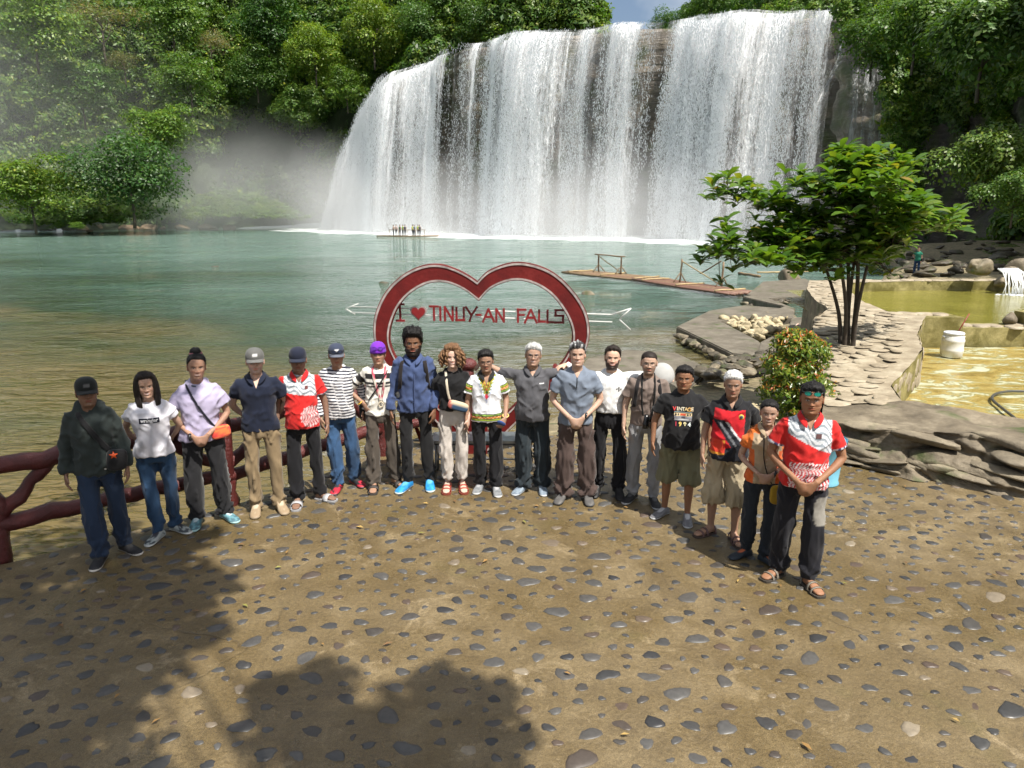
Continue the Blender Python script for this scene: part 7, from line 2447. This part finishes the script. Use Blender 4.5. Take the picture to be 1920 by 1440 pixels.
v, f = tube([(math.cos(t) * .045, .042 + math.sin(t) * .045, .225 + .004 * math.sin(t * 7)) for t in a_], [.013 + .004 * math.sin(i * 2.1) for i in range(25)], 8, caps=False)
mk("scrunchie", A["_place"](v), f, M["cloth"], A["_root"], True, np.tile(np.array((.34, .13, .15)), (len(v), 1)))
v, f = tube([A["_place"](np.array([(math.sin(t) * .062, .012 - math.cos(t) * .058, -.055 - .016 * math.cos(t))]))[0] for t in a_], .016, 8, caps=False)
mk("neck_scarf", v, f, M["cloth"], A["_root"], True, np.tile(np.array((.05, .06, .09)), (len(v), 1)))
bd = band(A, [(-.085, 1.40), (-.04, 1.32), (.02, 1.20), (.08, 1.09), (.13, 1.00)], .010, .010, [(-.10, .06, 1.44)])
pv, pf = pouch(on_front(A, .165, .945, .02), (.19, .06, .125), (0, -.12, .35))
pc = np.tile(np.array((.62, .06, .05), float), (len(pv), 1)); kk = np.sin(pv[:, 2] * 240) > .1; pc[kk] = (.68, .20, .06)
held(A, "woven_pouch", "red and orange striped pouch hanging at the lavender shirted woman's hip", "pouch", [("strap", *bd, "cloth", (.012, .012, .02)), ("pouch_body", pv, pf, "cloth", pc)])
wv, wf = tube([np.array([-.085, -.205 - .02, .955]) + .032 * np.array([0, math.cos(t), math.sin(t)]) for t in a_], [(.012, .006)] * 25, 6, caps=False)
mk("wristwatch", wv, wf, M["gloss"], A["_root"], True, np.tile(np.array((.01, .01, .01)), (len(wv), 1)))

# 4 -- navy polo
A = cast((502, 955), (470, 653), .012, seed=4, capped=True, label="man in navy polo, khaki trousers and grey cap with hands behind his back", skin=PALE, hair=DARKH, stubble=.25, build=1.04, shoulders=1.06, nod=.0, turn=.1,
         top=dict(color=(.010, .014, .030), name="polo_shirt", sleeve=.48, hem=.875, loose=.012, collar=(.010, .014, .030), vneck=.085), bottom=dict(color=(.205, .150, .085), r=(.092, .074, .064), fold=.012), shoe_kind="boot", shoe=((.27, .20, .125), (.22, .17, .11), (.33, .26, .17), (.42, .35, .25)),
         feet=((-.10, -.03, .05), (.12, -.02, .35)), armL="behind", armR="behind")
cap_on(A, (.105, .105, .10), (.12, .12, .115), logo=(.55, .55, .55))

# 5 -- red and white polo, slides
A = cast((578, 940), (563, 651), .012, seed=5, capped=True, label="man in red and white patterned polo and navy cap wearing grey slides", skin=DEEP, hair=BLACKH, build=1.0, belly=.055, nod=.06,
         top=dict(color=polo_red(False), name="polo_shirt", sleeve=.50, hem=.865, loose=.018, collar=(.48, .016, .018), vneck=.06, voxel=.0085), bottom=dict(color=INK, r=(.090, .074, .066)), shoe_kind="slide", shoe=((.36, .36, .37), (.30, .30, .31)),
         feet=((-.10, -.06, .1), (.13, .03, 1.0)), armL="hang", armR="hang")
cap_on(A, (.012, .015, .030), (.016, .020, .036))
rect_on(A, .055, 1.29, .085, 1.325, (.14, .05, .05), "crest", .005, 4, 4)

# 6 -- navy and white stripes
A = cast((645, 912), (633, 644), .012, seed=6, capped=True, label="man in navy and white striped long sleeved shirt, jeans and red trainers", skin=BROWN, hair=BLACKH, build=1.02, belly=.045, smile=False, turn=.1,
         top=dict(color=stripes_navy, name="striped_shirt", sleeve=1.0, hem=.865, loose=.016, sleeve_r=.066, voxel=.0085, fold=.008), bottom=dict(color=denim((.026, .060, .125), .9), r=(.094, .078, .068)), shoe_kind="sneaker", shoe=((.42, .02, .04), (.05, .05, .055), (.015, .015, .018), (.03, .03, .03)),
         feet=((-.05, -.08, .3), (.12, .06, .6)), armL="hang_in", armR=((.27, .05, 1.12), (.27, .0, .93), (0, -.2, -1), (1, 0, 0), (0, -1, 0), .5))
cap_on(A, (.035, .045, .075), (.10, .11, .14), logo=(.6, .6, .62))
glasses_on(A, (.01, .01, .012), (.02, .03, .06), .060, "sunglasses", .003, 1.05)
held(A, "belt_bag", "small black bag hanging at the striped shirted man's side", "bag", [("bag_body", *pouch((.27, .02, .93), (.10, .12, .2)), "cloth", (.012, .012, .013))])

# 7 -- purple beanie
A = cast((720, 912), (713, 642), .015, seed=7, capped=True, label="man in purple beanie and white sweater with black bands, hand on hip", skin=BROWN, hair=BLACKH, build=.94, headw=.98, nod=-.04,
         top=dict(color=sweater_bands, name="sweater", sleeve=.62, hem=.885, loose=.016, sleeve_r=.066, voxel=.0085), bottom=dict(color=(.075, .062, .050), r=(.090, .076, .068), fold=.013), shoe_kind="slide", shoe=((.045, .040, .038), (.05, .045, .042)),
         feet=((-.11, -.06, .05), (.13, .04, .6)), armL="hip", armR="hang")
pl = A["_place"]
V, F = lathe([(1.0, .130), (1.06, .128), (1.08, .150), (1.04, .165), (1.02, .185), (.90, .215), (.62, .240), (.3, .250), (0.01, .252)], 28)
V = np.c_[V[:, 0] * .083, np.where(V[:, 1] < 0, V[:, 1] * .099, V[:, 1] * .106), V[:, 2]]
mk("beanie", pl(V), F, M["cloth"], A["_root"], True, np.tile(np.array((.16, .025, .42)), (len(V), 1)))
glasses_on(A, (.10, .02, .28), (.12, .03, .35), .075, "glasses_on_beanie", .0025)
pts = [(-.060, 1.40), (-.045, 1.30), (-.012, 1.16), (.012, 1.06)]; pts2_ = [(.075, 1.40), (.065, 1.30), (.035, 1.16), (.018, 1.06)]
b1, b2 = band(A, pts, .014, .012, [(-.065, .06, 1.46)]), band(A, pts2_, .014, .012, [(.07, .06, 1.46)])
tgv, tgf = tube([on_front(A, .015 + math.cos(t) * .028, 1.03 + math.sin(t) * .03, .014) for t in a_], .007, 6, caps=False)
lc1 = np.tile(np.array((.60, .56, .48)), (len(b1[0]), 1)); lc1[np.sin(b1[0][:, 2] * 230) > .1] = (.42, .06, .10)
lc2 = np.tile(np.array((.60, .56, .48)), (len(b2[0]), 1)); lc2[np.sin(b2[0][:, 2] * 230) > .1] = (.42, .06, .10)
held(A, "woven_lanyard", "white and red woven lanyard round the neck of the man in the beanie", "lanyard", [("strap", *b1, "cloth", lc1), ("strap", *b2, "cloth", lc2), ("pendant", tgv, tgf, "cloth", (.55, .48, .36))])
bd = band(A, [(.085, 1.38), (.03, 1.30), (-.05, 1.18), (-.12, 1.08)], .009, .012, [(.10, .06, 1.43)])
mk("chest_strap", *bd, M["cloth"], A["_root"], True, np.tile(np.array((.012, .012, .013)), (len(bd[0]), 1)))
wv, wf = tube([np.array([-.225, -.02, 1.03]) + .034 * np.array([math.cos(t) * .7, math.sin(t), math.cos(t) * .6]) for t in a_], [(.007, .004)] * 25, 6, caps=False)
mk("bracelet", wv, wf, M["gloss"], A["_root"], True, np.tile(np.array((.55, .34, .05)), (len(wv), 1)))

# 8 -- tall bearded man in blue
A = cast((783, 913), (772, 621), 0, seed=8, label="tallest man, bearded, in blue button shirt with a backpack and bright blue shoes", skin=(.17, .085, .048), hair=(.006, .005, .005), beard=.014, build=.98, style="afro", headw=.98, shoulders=1.05, nod=.03,
         top=dict(color=(.050, .075, .165), name="button_shirt", sleeve=1.0, hem=.855, loose=.018, sleeve_r=.066, collar=(.050, .075, .165), fold=.013), bottom=dict(color=(.013, .013, .014), r=(.084, .068, .058)), shoe_kind="sneaker", shoe=((.02, .20, .48), (.60, .66, .62), (.03, .30, .60), (.10, .35, .62)),
         feet=((-.10, -.02, .55), (.13, .02, .05)), armL="hang", armR="hang_in")
pk = band(A, [(.003, 1.40), (.003, 1.25), (.003, 1.10), (.003, .95), (.003, .87)], .007, .006)
mk("button_placket", *pk, M["cloth"], A["_root"], True, np.tile(np.array((.038, .058, .135)), (len(pk[0]), 1)))
bs = [("strap", *band(A, [(s * .115, 1.395), (s * .128, 1.32), (s * .135, 1.22), (s * .145, 1.12)], .020, .010, [(s * .11, .10, 1.40)], [(s * .17, .05, 1.06)]), "cloth", (.018, .015, .015)) for s in (-1, 1)]
held(A, "backpack", "dark backpack worn by the tall bearded man in blue", "backpack", bs + [("pack_body", *pouch((0, .20, 1.18), (.30, .16, .46)), "cloth", (.016, .014, .014))])

# 9 -- curly bob
A = cast((853, 915), (853, 650), 0, seed=9, label="woman with curly light brown bob in black tee and off white trousers", skin=PALE, hair=(.16, .085, .042), fem=.8, build=.96, style="curly", recede=.008, smile=True, nod=-.02,
         top=dict(color=(.010, .010, .011), name="tee_shirt", sleeve=.50, tucked=True, loose=.014), bottom=dict(color=(.46, .42, .38), r=(.092, .076, .062), end=.045, top=1.04), shoe_kind="sandal", shoe=((.36, .055, .035), (.20, .045, .03)),
         feet=((-.09, -.02, .05), (.09, -.02, .12)), armL="behind", armR="hang_in")
L_ = []
rc_ = np.random.default_rng(9)
for k in range(54):
    a = rc_.uniform(.48, 2 * math.pi - .48); x, y = math.sin(a), -math.cos(a)
    o1, ln = rc_.uniform(1.0, 1.35), rc_.uniform(.0, .055)
    L_.append([(x * .03, y * .03 + .01, .228), (x * .085, y * .092 + .01, .19), (x * .100 * o1, y * .105 * o1 + .012, .13), (x * .108 * o1, y * .11 * o1 + .012, .07), (x * .100 * o1, y * .10 * o1 + .01, .015 + ln - .02)])
hair_strands(A, L_, (.17, .092, .046), .014, "curls", .010, seed=9)
for s in (0,):
    bd = band(A, [(-.075, 1.395), (-.066, 1.30), (-.055, 1.20), (-.030, 1.10)], .014, .010, [(-.085, .06, 1.44)])
    pv, pf = pouch(on_front(A, .055, 1.045, .035), (.24, .075, .105), (0, .32, .1))
    pc = np.tile(np.array((.50, .43, .30), float), (len(pv), 1)); q_ = pv[:, 2] + .33 * pv[:, 0]
    pc[q_ < np.median(q_) + .002] = (.035, .075, .14); pc[pv[:, 0] < -.02] = (.42, .11, .09)
    held(A, "waist_pack", "blue, cream and red pack worn across the black tee of the curly haired woman", "bag", [("strap", *bd, "cloth", (.52, .46, .36)), ("pack_body", pv, pf, "cloth", pc)])

# 10 -- patterned shirt
A = cast((914, 918), (905, 657), 0, seed=10, label="man with moustache in white shirt with bright green and orange neck pattern", skin=BROWN, hair=BLACKH, mustache=True, build=.98, nod=.08, tilt=-.05, hairt=1.1,
         top=dict(color=dashiki, name="patterned_shirt", sleeve=.52, hem=.87, loose=.022, sleeve_r=.075, collar=(.016, .016, .016), vneck=.10, voxel=.0085, fold=.008), bottom=dict(color=INK, r=(.092, .076, .068)), shoe_kind="sneaker", shoe=((.20, .21, .22), (.60, .60, .58), (.14, .15, .16), (.35, .35, .36)),
         feet=((-.08, .03, .3), (.10, -.06, .15)), armL="hang", armR="hold")
glasses_on(A, (.03, .02, .02), None, 0, "glasses", .0016)
hw_ = A["_arms"][1][2]
wv, wf = tube([hw_ + np.array([.006, .018, .03]) + .033 * np.array([math.cos(t), math.sin(t) * .8, math.sin(t) * .45]) for t in a_], [(.008, .004)] * 25, 6, caps=False)
mk("wristwatch", wv, wf, M["gloss"], A["_root"], True, np.tile(np.array((.62, .45, .14)), (len(wv), 1)))
mb = MB(); mb.box(hw_ + np.array([-.045, -.075, -.035]), (.15, .03, .065), (.5, .55, .5))
v, f, c = mb.arrays(); v, f = subdiv(v, f, 2)
held(A, "folded_pouch", "small blue folded case in the moustached man's hand", "case", [("case_body", v, f, "cloth", (.035, .07, .22))])

# 11 -- grey polo, white hair
A = cast((997, 918), (995, 646), 0, seed=11, label="white haired man in glasses and dark grey polo with arms round his neighbours", skin=TAN, hair=WHITEH, build=1.12, belly=.06, smile=True, style="short", quiff=.012, headw=1.04, nod=-.04, tilt=.05,
         top=dict(color=(.080, .080, .088), name="polo_shirt", sleeve=.56, hem=.86, loose=.018, collar=(.072, .072, .080), vneck=.05), bottom=dict(color=(.022, .030, .036), r=(.100, .090, .084), fold=.014), shoe_kind="sneaker", shoe=((.16, .20, .25), (.55, .57, .58), (.22, .27, .32), (.2, .24, .28)),
         feet=((-.09, -.03, .6), (.12, -.01, .1)), armL="around_up", armR="around")
glasses_on(A, (.03, .02, .02), None, 0, "glasses", .0018)
rect_on(A, .075, 1.285, .125, 1.297, (.55, .55, .56), "chest_mark", .004, 3, 5)

# 12 -- slate tee
A = cast((1077, 934), (1068, 644), 0, seed=12, label="man with greying hair in slate blue tee and brown cargo trousers, hands clasped", skin=LIGHT, hair=(.035, .034, .035), grey=.35, build=1.0, smile=True, style="short", hairt=1.1, nod=-.05,
         top=dict(color=(.155, .185, .235), name="tee_shirt", sleeve=.50, hem=.85, loose=.018, vneck=.06, sleeve_r=.074), bottom=dict(color=(.070, .048, .042), r=(.100, .094, .086), fold=.016), shoe_kind="sneaker", shoe=((.085, .082, .08), (.05, .05, .05), (.11, .105, .10), (.07, .07, .07)),
         feet=((-.12, -.02, .35), (.14, -.03, .1)), armL="clasp_low", armR="clasp_low")
mk("chest_buttons", *band(A, [(.0, 1.36), (.0, 1.31), (-.004, 1.26)], .004, .007), M["cloth"], A["_root"], True, np.tile(np.array((.02, .025, .03)), (len(band(A, [(.0, 1.36), (.0, 1.31), (-.004, 1.26)], .004, .007)[0]), 1)))
wv, wf = tube([A["_arms"][1][2] + np.array([.03, .02, .025]) + .032 * np.array([math.cos(t) * .3, math.sin(t), math.cos(t)]) for t in a_], [(.010, .005)] * 25, 6, caps=False)
mk("wristband", wv, wf, M["gloss"], A["_root"], True, np.tile(np.array((.012, .012, .012)), (len(wv), 1)))

# 13 -- white tee, beard
A = cast((1139, 925), (1137, 651), 0, seed=13, label="bearded smiling man in tight white tee tucked into black trousers, arms round neighbours", skin=(.58, .37, .27), hair=DARKH, beard=.004, build=1.04, belly=.02, smile=True, style="short", recede=.012, nod=-.04, tilt=.04,
         top=dict(color=(.70, .70, .69), name="tee_shirt", sleeve=.85, tucked=True, loose=.010, sleeve_r=.062, fold=.008), bottom=dict(color=(.010, .010, .012), r=(.090, .074, .066), top=1.04), shoe_kind="boot", shoe=((.014, .014, .015), (.02, .02, .02), (.02, .02, .022), (.03, .03, .03)),
         feet=((-.12, .02, .2), (.12, -.02, .1)), armL="around_up", armR="around")
for q, (x, z) in enumerate(((.06, 1.262), (.082, 1.262), (.104, 1.262), (.082, 1.243), (.082, 1.278))): rect_on(A, x - .007, z - .006, x + .007, z + .006, (.06, .06, .06), "chest_print", .004, 3, 3)
v, f = ring_loft([(1.005, .163, .118, .115, 0, 0), (1.045, .161, .117, .113, 0, 0)], 30); mk("belt", v, f, M["leather"], A["_root"], True, np.tile(np.array((.012, .010, .009)), (len(v), 1)))
mb = MB(); mb.box((0, -.121, 1.025), (.045, .008, .036)); v, f, c = mb.arrays(); mk("belt_buckle", v, f, M["steel"], A["_root"], False)

# 14 -- taupe tee, camera
A = cast((1205, 938), (1206, 660), 0, seed=14, label="man in glasses and taupe tee with binoculars on his chest and grey sweatpants", skin=LIGHT, hair=DARKH, stubble=.5, mustache=True, build=1.02, style="buzz", nod=.0,
         top=dict(color=(.175, .135, .115), name="tee_shirt", sleeve=.50, hem=.90, loose=.016), bottom=dict(color=(.235, .235, .240), r=(.092, .076, .066), fold=.013), shoe_kind="sneaker", shoe=((.018, .018, .02), (.45, .45, .44), (.03, .03, .032), (.10, .10, .10)),
         feet=((-.11, .02, .5), (.11, -.06, .2)), armL="hang", armR="hang")
glasses_on(A, (.05, .045, .04), None, 0, "glasses", .0014)
bs = [("strap", *band(A, [(s * .105, 1.395), (s * .120, 1.32), (s * .128, 1.22), (s * .140, 1.12)], .020, .010, [(s * .10, .10, 1.40)], [(s * .17, .05, 1.06)]), "cloth", (.016, .014, .015)) for s in (-1, 1)]
held(A, "backpack", "dark backpack worn by the man with the binoculars", "backpack", bs + [("pack_body", *pouch((0, .20, 1.18), (.30, .15, .44)), "cloth", (.018, .016, .016))])
cs_ = [("neck_strap", *band(A, [(s * .066, 1.40), (s * .066, 1.28), (s * .060, 1.14), (s * .045, 1.03)], .010, .018, [(s * .062, .05, 1.46)]), "cloth", (.008, .008, .008)) for s in (-1, 1)]
cc_ = on_front(A, .02, .985, .06)
mb = MB()
for s in (-1, 1): mb.tube([cc_ + np.array([s * .037, -.005, .07]), cc_ + np.array([s * .037, -.01, .02]), cc_ + np.array([s * .042, -.016, -.03]), cc_ + np.array([s * .042, -.018, -.075])], [.023, .027, .032, .036], 14)
mb.box(cc_ + np.array([0, 0, .02]), (.05, .03, .05))
v, f, c = mb.arrays()
held(A, "binoculars", "black binoculars hanging on straps at the taupe shirted man's waist", "binoculars", cs_ + [("barrels", v, f, "gloss", (.010, .010, .011))])
v, f = ellipsoid((.135, .135, .08), 22, 12); v = v @ np.array(Euler((1.1, 0, .3)).to_matrix()).T + np.array([.16, .17, 1.42])
held(A, "sun_hat", "pale grey sun hat hanging behind the shoulder of the man with binoculars", "hat", [("hat_crown", v, f, "cloth", (.36, .36, .35))])

# 15 -- black printed tee
A = cast((1268, 971), (1278, 688), 0, seed=15, label="stout man in black tee with retro print and olive shorts", skin=(.25, .125, .070), hair=BLACKH, build=1.2, belly=.075, style="short", headw=1.08, jaw=1.1, nod=.0, turn=-.08,
         top=dict(color=(.011, .011, .012), name="tee_shirt", sleeve=.52, hem=.845, loose=.020, sleeve_r=.080), bottom=dict(color=(.155, .150, .090), r=(.108, .102, .10), len=.58, fold=.013), bare_legs=True, shoe_kind="sneaker", shoe=((.13, .13, .14), (.50, .50, .49), (.17, .17, .18), (.45, .45, .45)),
         feet=((-.13, .06, .7), (.11, -.06, .0)), armL="hang", armR="hang")
for ch, x, col in zip("VINTAGE", np.linspace(-.092, .088, 7), ((.55, .05, .05), (.60, .50, .38), (.60, .55, .42), (.60, .55, .42), (.58, .42, .20), (.58, .35, .12), (.60, .50, .35))):
    text_on(A, ch, x, 1.268, .052, col, "lettering", True, 1.0, .0065)
rect_on(A, -.092, 1.252, .088, 1.257, (.30, .38, .40), "print_line", .005)
rect_on(A, -.092, 1.215, .088, 1.245, (.60, .48, .28), "print_panel", .005)
for x in (-.075, -.050, .045, .070): rect_on(A, x - .008, 1.221, x + .008, 1.239, (.03, .03, .03), "print_panel", .0062, 3, 3)
rect_on(A, -.030, 1.220, .026, 1.240, (.52, .08, .04), "print_panel", .0062, 3, 5)
rect_on(A, -.092, 1.165, .088, 1.213, (.20, .20, .22), "print_panel", .005)
rect_on(A, -.085, 1.175, .080, 1.187, (.55, .55, .55), "print_panel", .0062, 3, 7)
rect_on(A, -.02, 1.190, .02, 1.206, (.04, .04, .05), "print_panel", .0062, 3, 4)
for ch, x, col in zip("1984", (-.070, -.028, .020, .064), ((.50, .05, .08), (.66, .48, .14), (.66, .60, .34), (.55, .60, .58))):
    text_on(A, ch, x, 1.112, .062, col, "lettering", True, 1.0, .0065)

# 16 -- elderly man
A = cast((1353, 1006), (1364, 696), 0, seed=16, label="white haired elderly man in red and black polo, beige shorts and sandals", skin=BROWN, hair=(.55, .55, .54), build=.96, belly=.025, style="short", hairt=.9, quiff=.004, nod=.10, turn=-.05,
         top=dict(color=red_black, name="polo_shirt", sleeve=.54, hem=.845, loose=.026, sleeve_r=.080, collar=(.013, .013, .014), vneck=.06, voxel=.0085), bottom=dict(color=(.36, .30, .20), r=(.106, .110, .106), len=.66, fold=.016), bare_legs=True, shoe_kind="sandal", shoe=((.12, .065, .06), (.07, .05, .042)),
         feet=((-.11, .04, .9), (.11, -.07, .3)), armL="hang", armR="behind")
v, f = ellipsoid((.026, .006, .026), 16, 8); mk("crest", v + on_front(A, .088, 1.285, .004), f, M["cloth"], A["_root"], True, np.tile(np.array((.58, .46, .10)), (len(v), 1)))
v, f = ellipsoid((.014, .006, .014), 12, 8); mk("crest_centre", v + on_front(A, .088, 1.285, .010), f, M["cloth"], A["_root"], True, np.tile(np.array((.06, .08, .14)), (len(v), 1)))

# 17 -- orange and beige shirt
A = cast((1418, 1047), (1440, 751), 0, seed=17, label="woman in orange and beige button shirt with hands clasped and dark jeans", skin=TAN, hair=BLACKH, fem=1.0, build=.98, smile=True, style="bun", recede=.010, nod=.05, turn=-.05,
         top=dict(color=orange_beige, name="uniform_shirt", sleeve=.46, hem=.865, loose=.016, collar=(.38, .29, .19), vneck=.07, voxel=.0095), bottom=dict(color=denim((.016, .020, .026), .4), r=(.090, .070, .060)), shoe_kind="sneaker", shoe=((.020, .028, .038), (.03, .04, .05), (.025, .032, .042), (.50, .13, .05)),
         feet=((-.10, .03, .9), (.07, -.05, .8)), armL="clasp", armR="clasp")
bd = band(A, [(-.035, 1.36), (-.035, 1.28), (-.025, 1.16), (.0, 1.05), (.04, .93), (.09, .85)], .005, .010)
pv, pf = pouch((.14, -.17, .79), (.17, .05, .20), (0, 0, .2))
held(A, "yellow_bag", "mustard yellow bag hanging beside the woman in orange and beige", "bag", [("strap", *bd, "cloth", (.012, .012, .012)), ("bag_body", pv, pf, "cloth", (.34, .21, .02))])
wv, wf = tube([A["_arms"][1][2] + np.array([.028, .02, .018]) + .030 * np.array([math.cos(t) * .4, math.sin(t), math.cos(t)]) for t in a_], [(.013, .006)] * 25, 6, caps=False)
mk("wristwatch", wv, wf, M["gloss"], A["_root"], True, np.tile(np.array((.012, .012, .012)), (len(wv), 1)))
for z in (1.28, 1.20, 1.12, 1.04, .96): rect_on(A, .002, z, .012, z + .010, (.65, .60, .52), "button", .005, 3, 3)

# 18 -- red patterned polo
A = cast((1488, 1088), (1517, 719), 0, seed=18, label="man in red patterned polo with green mirrored glasses, right end of the row", skin=(.27, .135, .075), hair=BLACKH, build=1.06, belly=.03, style="short", headw=1.04, smile=False, nod=.03, turn=-.08,
         top=dict(color=polo_red(True), name="polo_shirt", sleeve=.52, hem=.865, loose=.018, sleeve_r=.074, collar=(.50, .018, .018), vneck=.07, voxel=.0085), bottom=dict(color=grey_thigh, r=(.096, .082, .074)), shoe_kind="sandal", shoe=((.17, .15, .12), (.055, .048, .04)),
         feet=((-.12, .05, .7), (.10, -.07, .5)), armL="clasp_low", armR="clasp_low")
glasses_on(A, (.02, .03, .03), (.01, .26, .20), .062, "mirrored_sunglasses", .003, 1.05)
rect_on(A, .045, 1.29, .085, 1.325, (.10, .05, .05), "crest", .005, 4, 4)

# the woman on the far bank
gp = G(1717, 515, -.55)
A = dict(seed=19, solo=True, loc=(gp.x, gp.y, -.62), h=1.62, yaw=-.9, label="distant woman in green top and jeans standing by the far bank", skin=TAN, hair=DARKH, fem=1.0, style="long",
         top=dict(color=(.02, .16, .10), name="tee_shirt", sleeve=.4, hem=.9), bottom=dict(color=JEANS, r=(.09, .07, .06)), shoe_kind="sneaker", shoe=((.03, .03, .03), (.1, .1, .1)), armL="hip", armR="hang")
person(A)
held(A, "handbag", "black handbag at the side of the woman on the far bank", "bag", [("bag_body", *pouch((.25, .05, .95), (.1, .26, .2)), "cloth", (.015, .012, .012))])

# ------------------------------------------------------------------ people riding a raft at the foot of the falls
rp = G(765, 443, WZ)
e = empty("passenger_raft", (rp.x, rp.y, WZ))
tagit(e, "bamboo raft with railings carrying visitors close to the falls", "raft")
for i in range(9):
    mb = MB(); mb.tube([(-5.0 + .2 * (i % 3), -.9 + i * .22, .06), (0, -.9 + i * .22, .04), (5.0 - .2 * (i % 2), -.9 + i * .22, .08)], .08, 7); mb.build("bamboo_pole", M["darkbark"] if i % 2 else M["bamboo"], e)
for x in (-2.8, -1.4, 0, 1.4, 2.8):
    mb = MB(); mb.tube([(x, -.9, .2), (x, -.9, 1.05)], .05, 6); mb.build("rail_post", M["bamboo"], e)
mb = MB(); mb.tube([(-3, -.9, 1.05), (3, -.9, 1.05)], .045, 6); mb.build("rail", M["bamboo"], e)
def small_person(x, y, shirt, seed, label):
    r = np.random.default_rng(seed)
    t = empty("person", (rp.x + x, rp.y + y, WZ + .12), r.uniform(-1, 1)); t.scale = (1.0,) * 3
    tagit(t, label, "person", "raft passengers at the foot of the falls")
    mb = MB()
    mb.add(*ring_loft([(.8, .15, .10, .11, 0, 0), (1.0, .15, .10, .10, 0, 0), (1.25, .19, .11, .11, 0, 0), (1.4, .16, .08, .09, 0, 0), (1.47, .06, .05, .06, 0, 0), (1.5, .055, .05, .06, 0, 0)], 14))
    for s in (-1, 1):
        mb.tube([(s * .09, 0, .88), (s * .1, -.02, .47), (s * .1, 0, .05), (s * .1, -.12, .02)], [.085, .065, .05, .035], 9)
        mb.tube([(s * .18, 0, 1.39), (s * .25, .02, 1.12), (s * .2, -.2, 1.02 + r.uniform(-.1, .1))], [.055, .045, .035], 9)
    mb.ell((0, -.01, 1.61), (.085, .10, .12))
    v, f, c = mb.arrays(); v, f, nr = remesh(v, f, .035, 1)
    col = np.tile(np.array(TAN), (len(v), 1)); col[v[:, 2] < .9] = (.03, .035, .05)
    mk("body", v, f, M["skin"], t, True, col)
    v, f = ring_loft([(.92, .175, .13, .13, 0, 0), (1.1, .18, .13, .13, 0, 0), (1.3, .205, .14, .14, 0, 0), (1.42, .15, .10, .11, 0, 0)], 14)
    mk("life_vest", v, f, M["cloth"], t, True, np.tile(np.array(shirt, float), (len(v), 1)))
    v, f = ellipsoid((.10, .115, .075), 12, 8); mk("hair", v + np.array([0, .012, 1.68]), f, M["hair"], t, True, np.tile(np.array(DARKH), (len(v), 1)))
for i, (x, col, lab) in enumerate(((-2.3, (.35, .30, .26), "beige clad passenger at the left end of the far raft"), (-1.95, (.30, .26, .24), "passenger in pale clothes, second on the far raft"), (-1.25, (.05, .10, .06), "dark green clad passenger left of the raft's middle"), (-.85, (.22, .40, .08), "lime vested passenger left of the gap on the far raft"),
                                   (-.4, (.04, .06, .09), "dark clad passenger in the middle of the far raft"), (.75, (.28, .46, .08), "lime vested passenger right of the gap on the far raft"), (1.1, (.05, .12, .16), "blue clad passenger on the right half of the far raft"), (1.65, (.26, .44, .08), "lime vested passenger near the right end of the far raft"), (2.0, (.06, .08, .10), "dark clad passenger at the right end of the far raft"))):
    small_person(x, (.3 if i % 2 else -.3), col, 900 + i, lab)
# ================================================================== SPRAY DRIFTING FROM THE FALLS
def m_mist(name, dens):
    m = bpy.data.materials.new(name); m.use_nodes = True
    nt = m.node_tree; nt.nodes.clear()
    N, L = nt.nodes.new, nt.links.new
    o = N("ShaderNodeOutputMaterial"); v = N("ShaderNodeVolumePrincipled")
    v.inputs["Color"].default_value = (.98, .99, 1, 1); v.inputs["Anisotropy"].default_value = .2
    # thins out towards its edge, and is uneven inside
    tc = N("ShaderNodeTexCoord"); ln = N("ShaderNodeVectorMath"); ln.operation = 'LENGTH'
    L(tc.outputs["Object"], ln.inputs[0])
    mr = N("ShaderNodeMapRange"); mr.interpolation_type = 'SMOOTHSTEP'
    mr.inputs["From Min"].default_value = 1.0; mr.inputs["From Max"].default_value = 0.1
    L(ln.outputs["Value"], mr.inputs["Value"])
    no = N("ShaderNodeTexNoise"); no.inputs["Scale"].default_value = 2.2; no.inputs["Detail"].default_value = 2
    L(tc.outputs["Object"], no.inputs["Vector"])
    m1 = N("ShaderNodeMath"); m1.operation = 'MULTIPLY_ADD'; m1.inputs[1].default_value = 2.4; m1.inputs[2].default_value = -.35; m1.use_clamp = True
    L(no.outputs["Fac"], m1.inputs[0])
    m2 = N("ShaderNodeMath"); m2.operation = 'MULTIPLY'; L(mr.outputs[0], m2.inputs[0]); L(m1.outputs[0], m2.inputs[1])
    m3 = N("ShaderNodeMath"); m3.operation = 'MULTIPLY'; L(m2.outputs[0], m3.inputs[0]); m3.inputs[1].default_value = dens
    L(m3.outputs[0], v.inputs["Density"])
    L(v.outputs[0], o.inputs["Volume"])
    return m
def mist(c, r, rz, dens, label):
    v, f = ellipsoid((1, 1, 1), 28, 16)
    v[:, 2] = np.maximum(v[:, 2], (WZ + .15 - c[2]) / r[2])
    o = mk("mist", v, f, m_mist("spray_mist", dens), loc=c)
    o.scale = r
    o.rotation_euler = (0, 0, rz)
    tagit(o, label, "mist", kind="stuff")
    return o
ang = math.atan2(FB1[1] - FB0[1], FB1[0] - FB0[0])
mist((-58, 146, 5), (40, 20, 19), .15, .030, "pale mist drifting over the bank left of the falls")
mist((-100, 122, 16), (56, 16, 38), .5, .022, "thin haze in front of the left hillside")
mist((-36, 148, 4), (17, 11, 15), ang, .07, "thick spray at the left foot of the falls")
mist((4, 122, 0), (66, 12, 15), ang, .12, "band of spray along the foot of the falls")
bpy.data.scenes.remove(WORK)
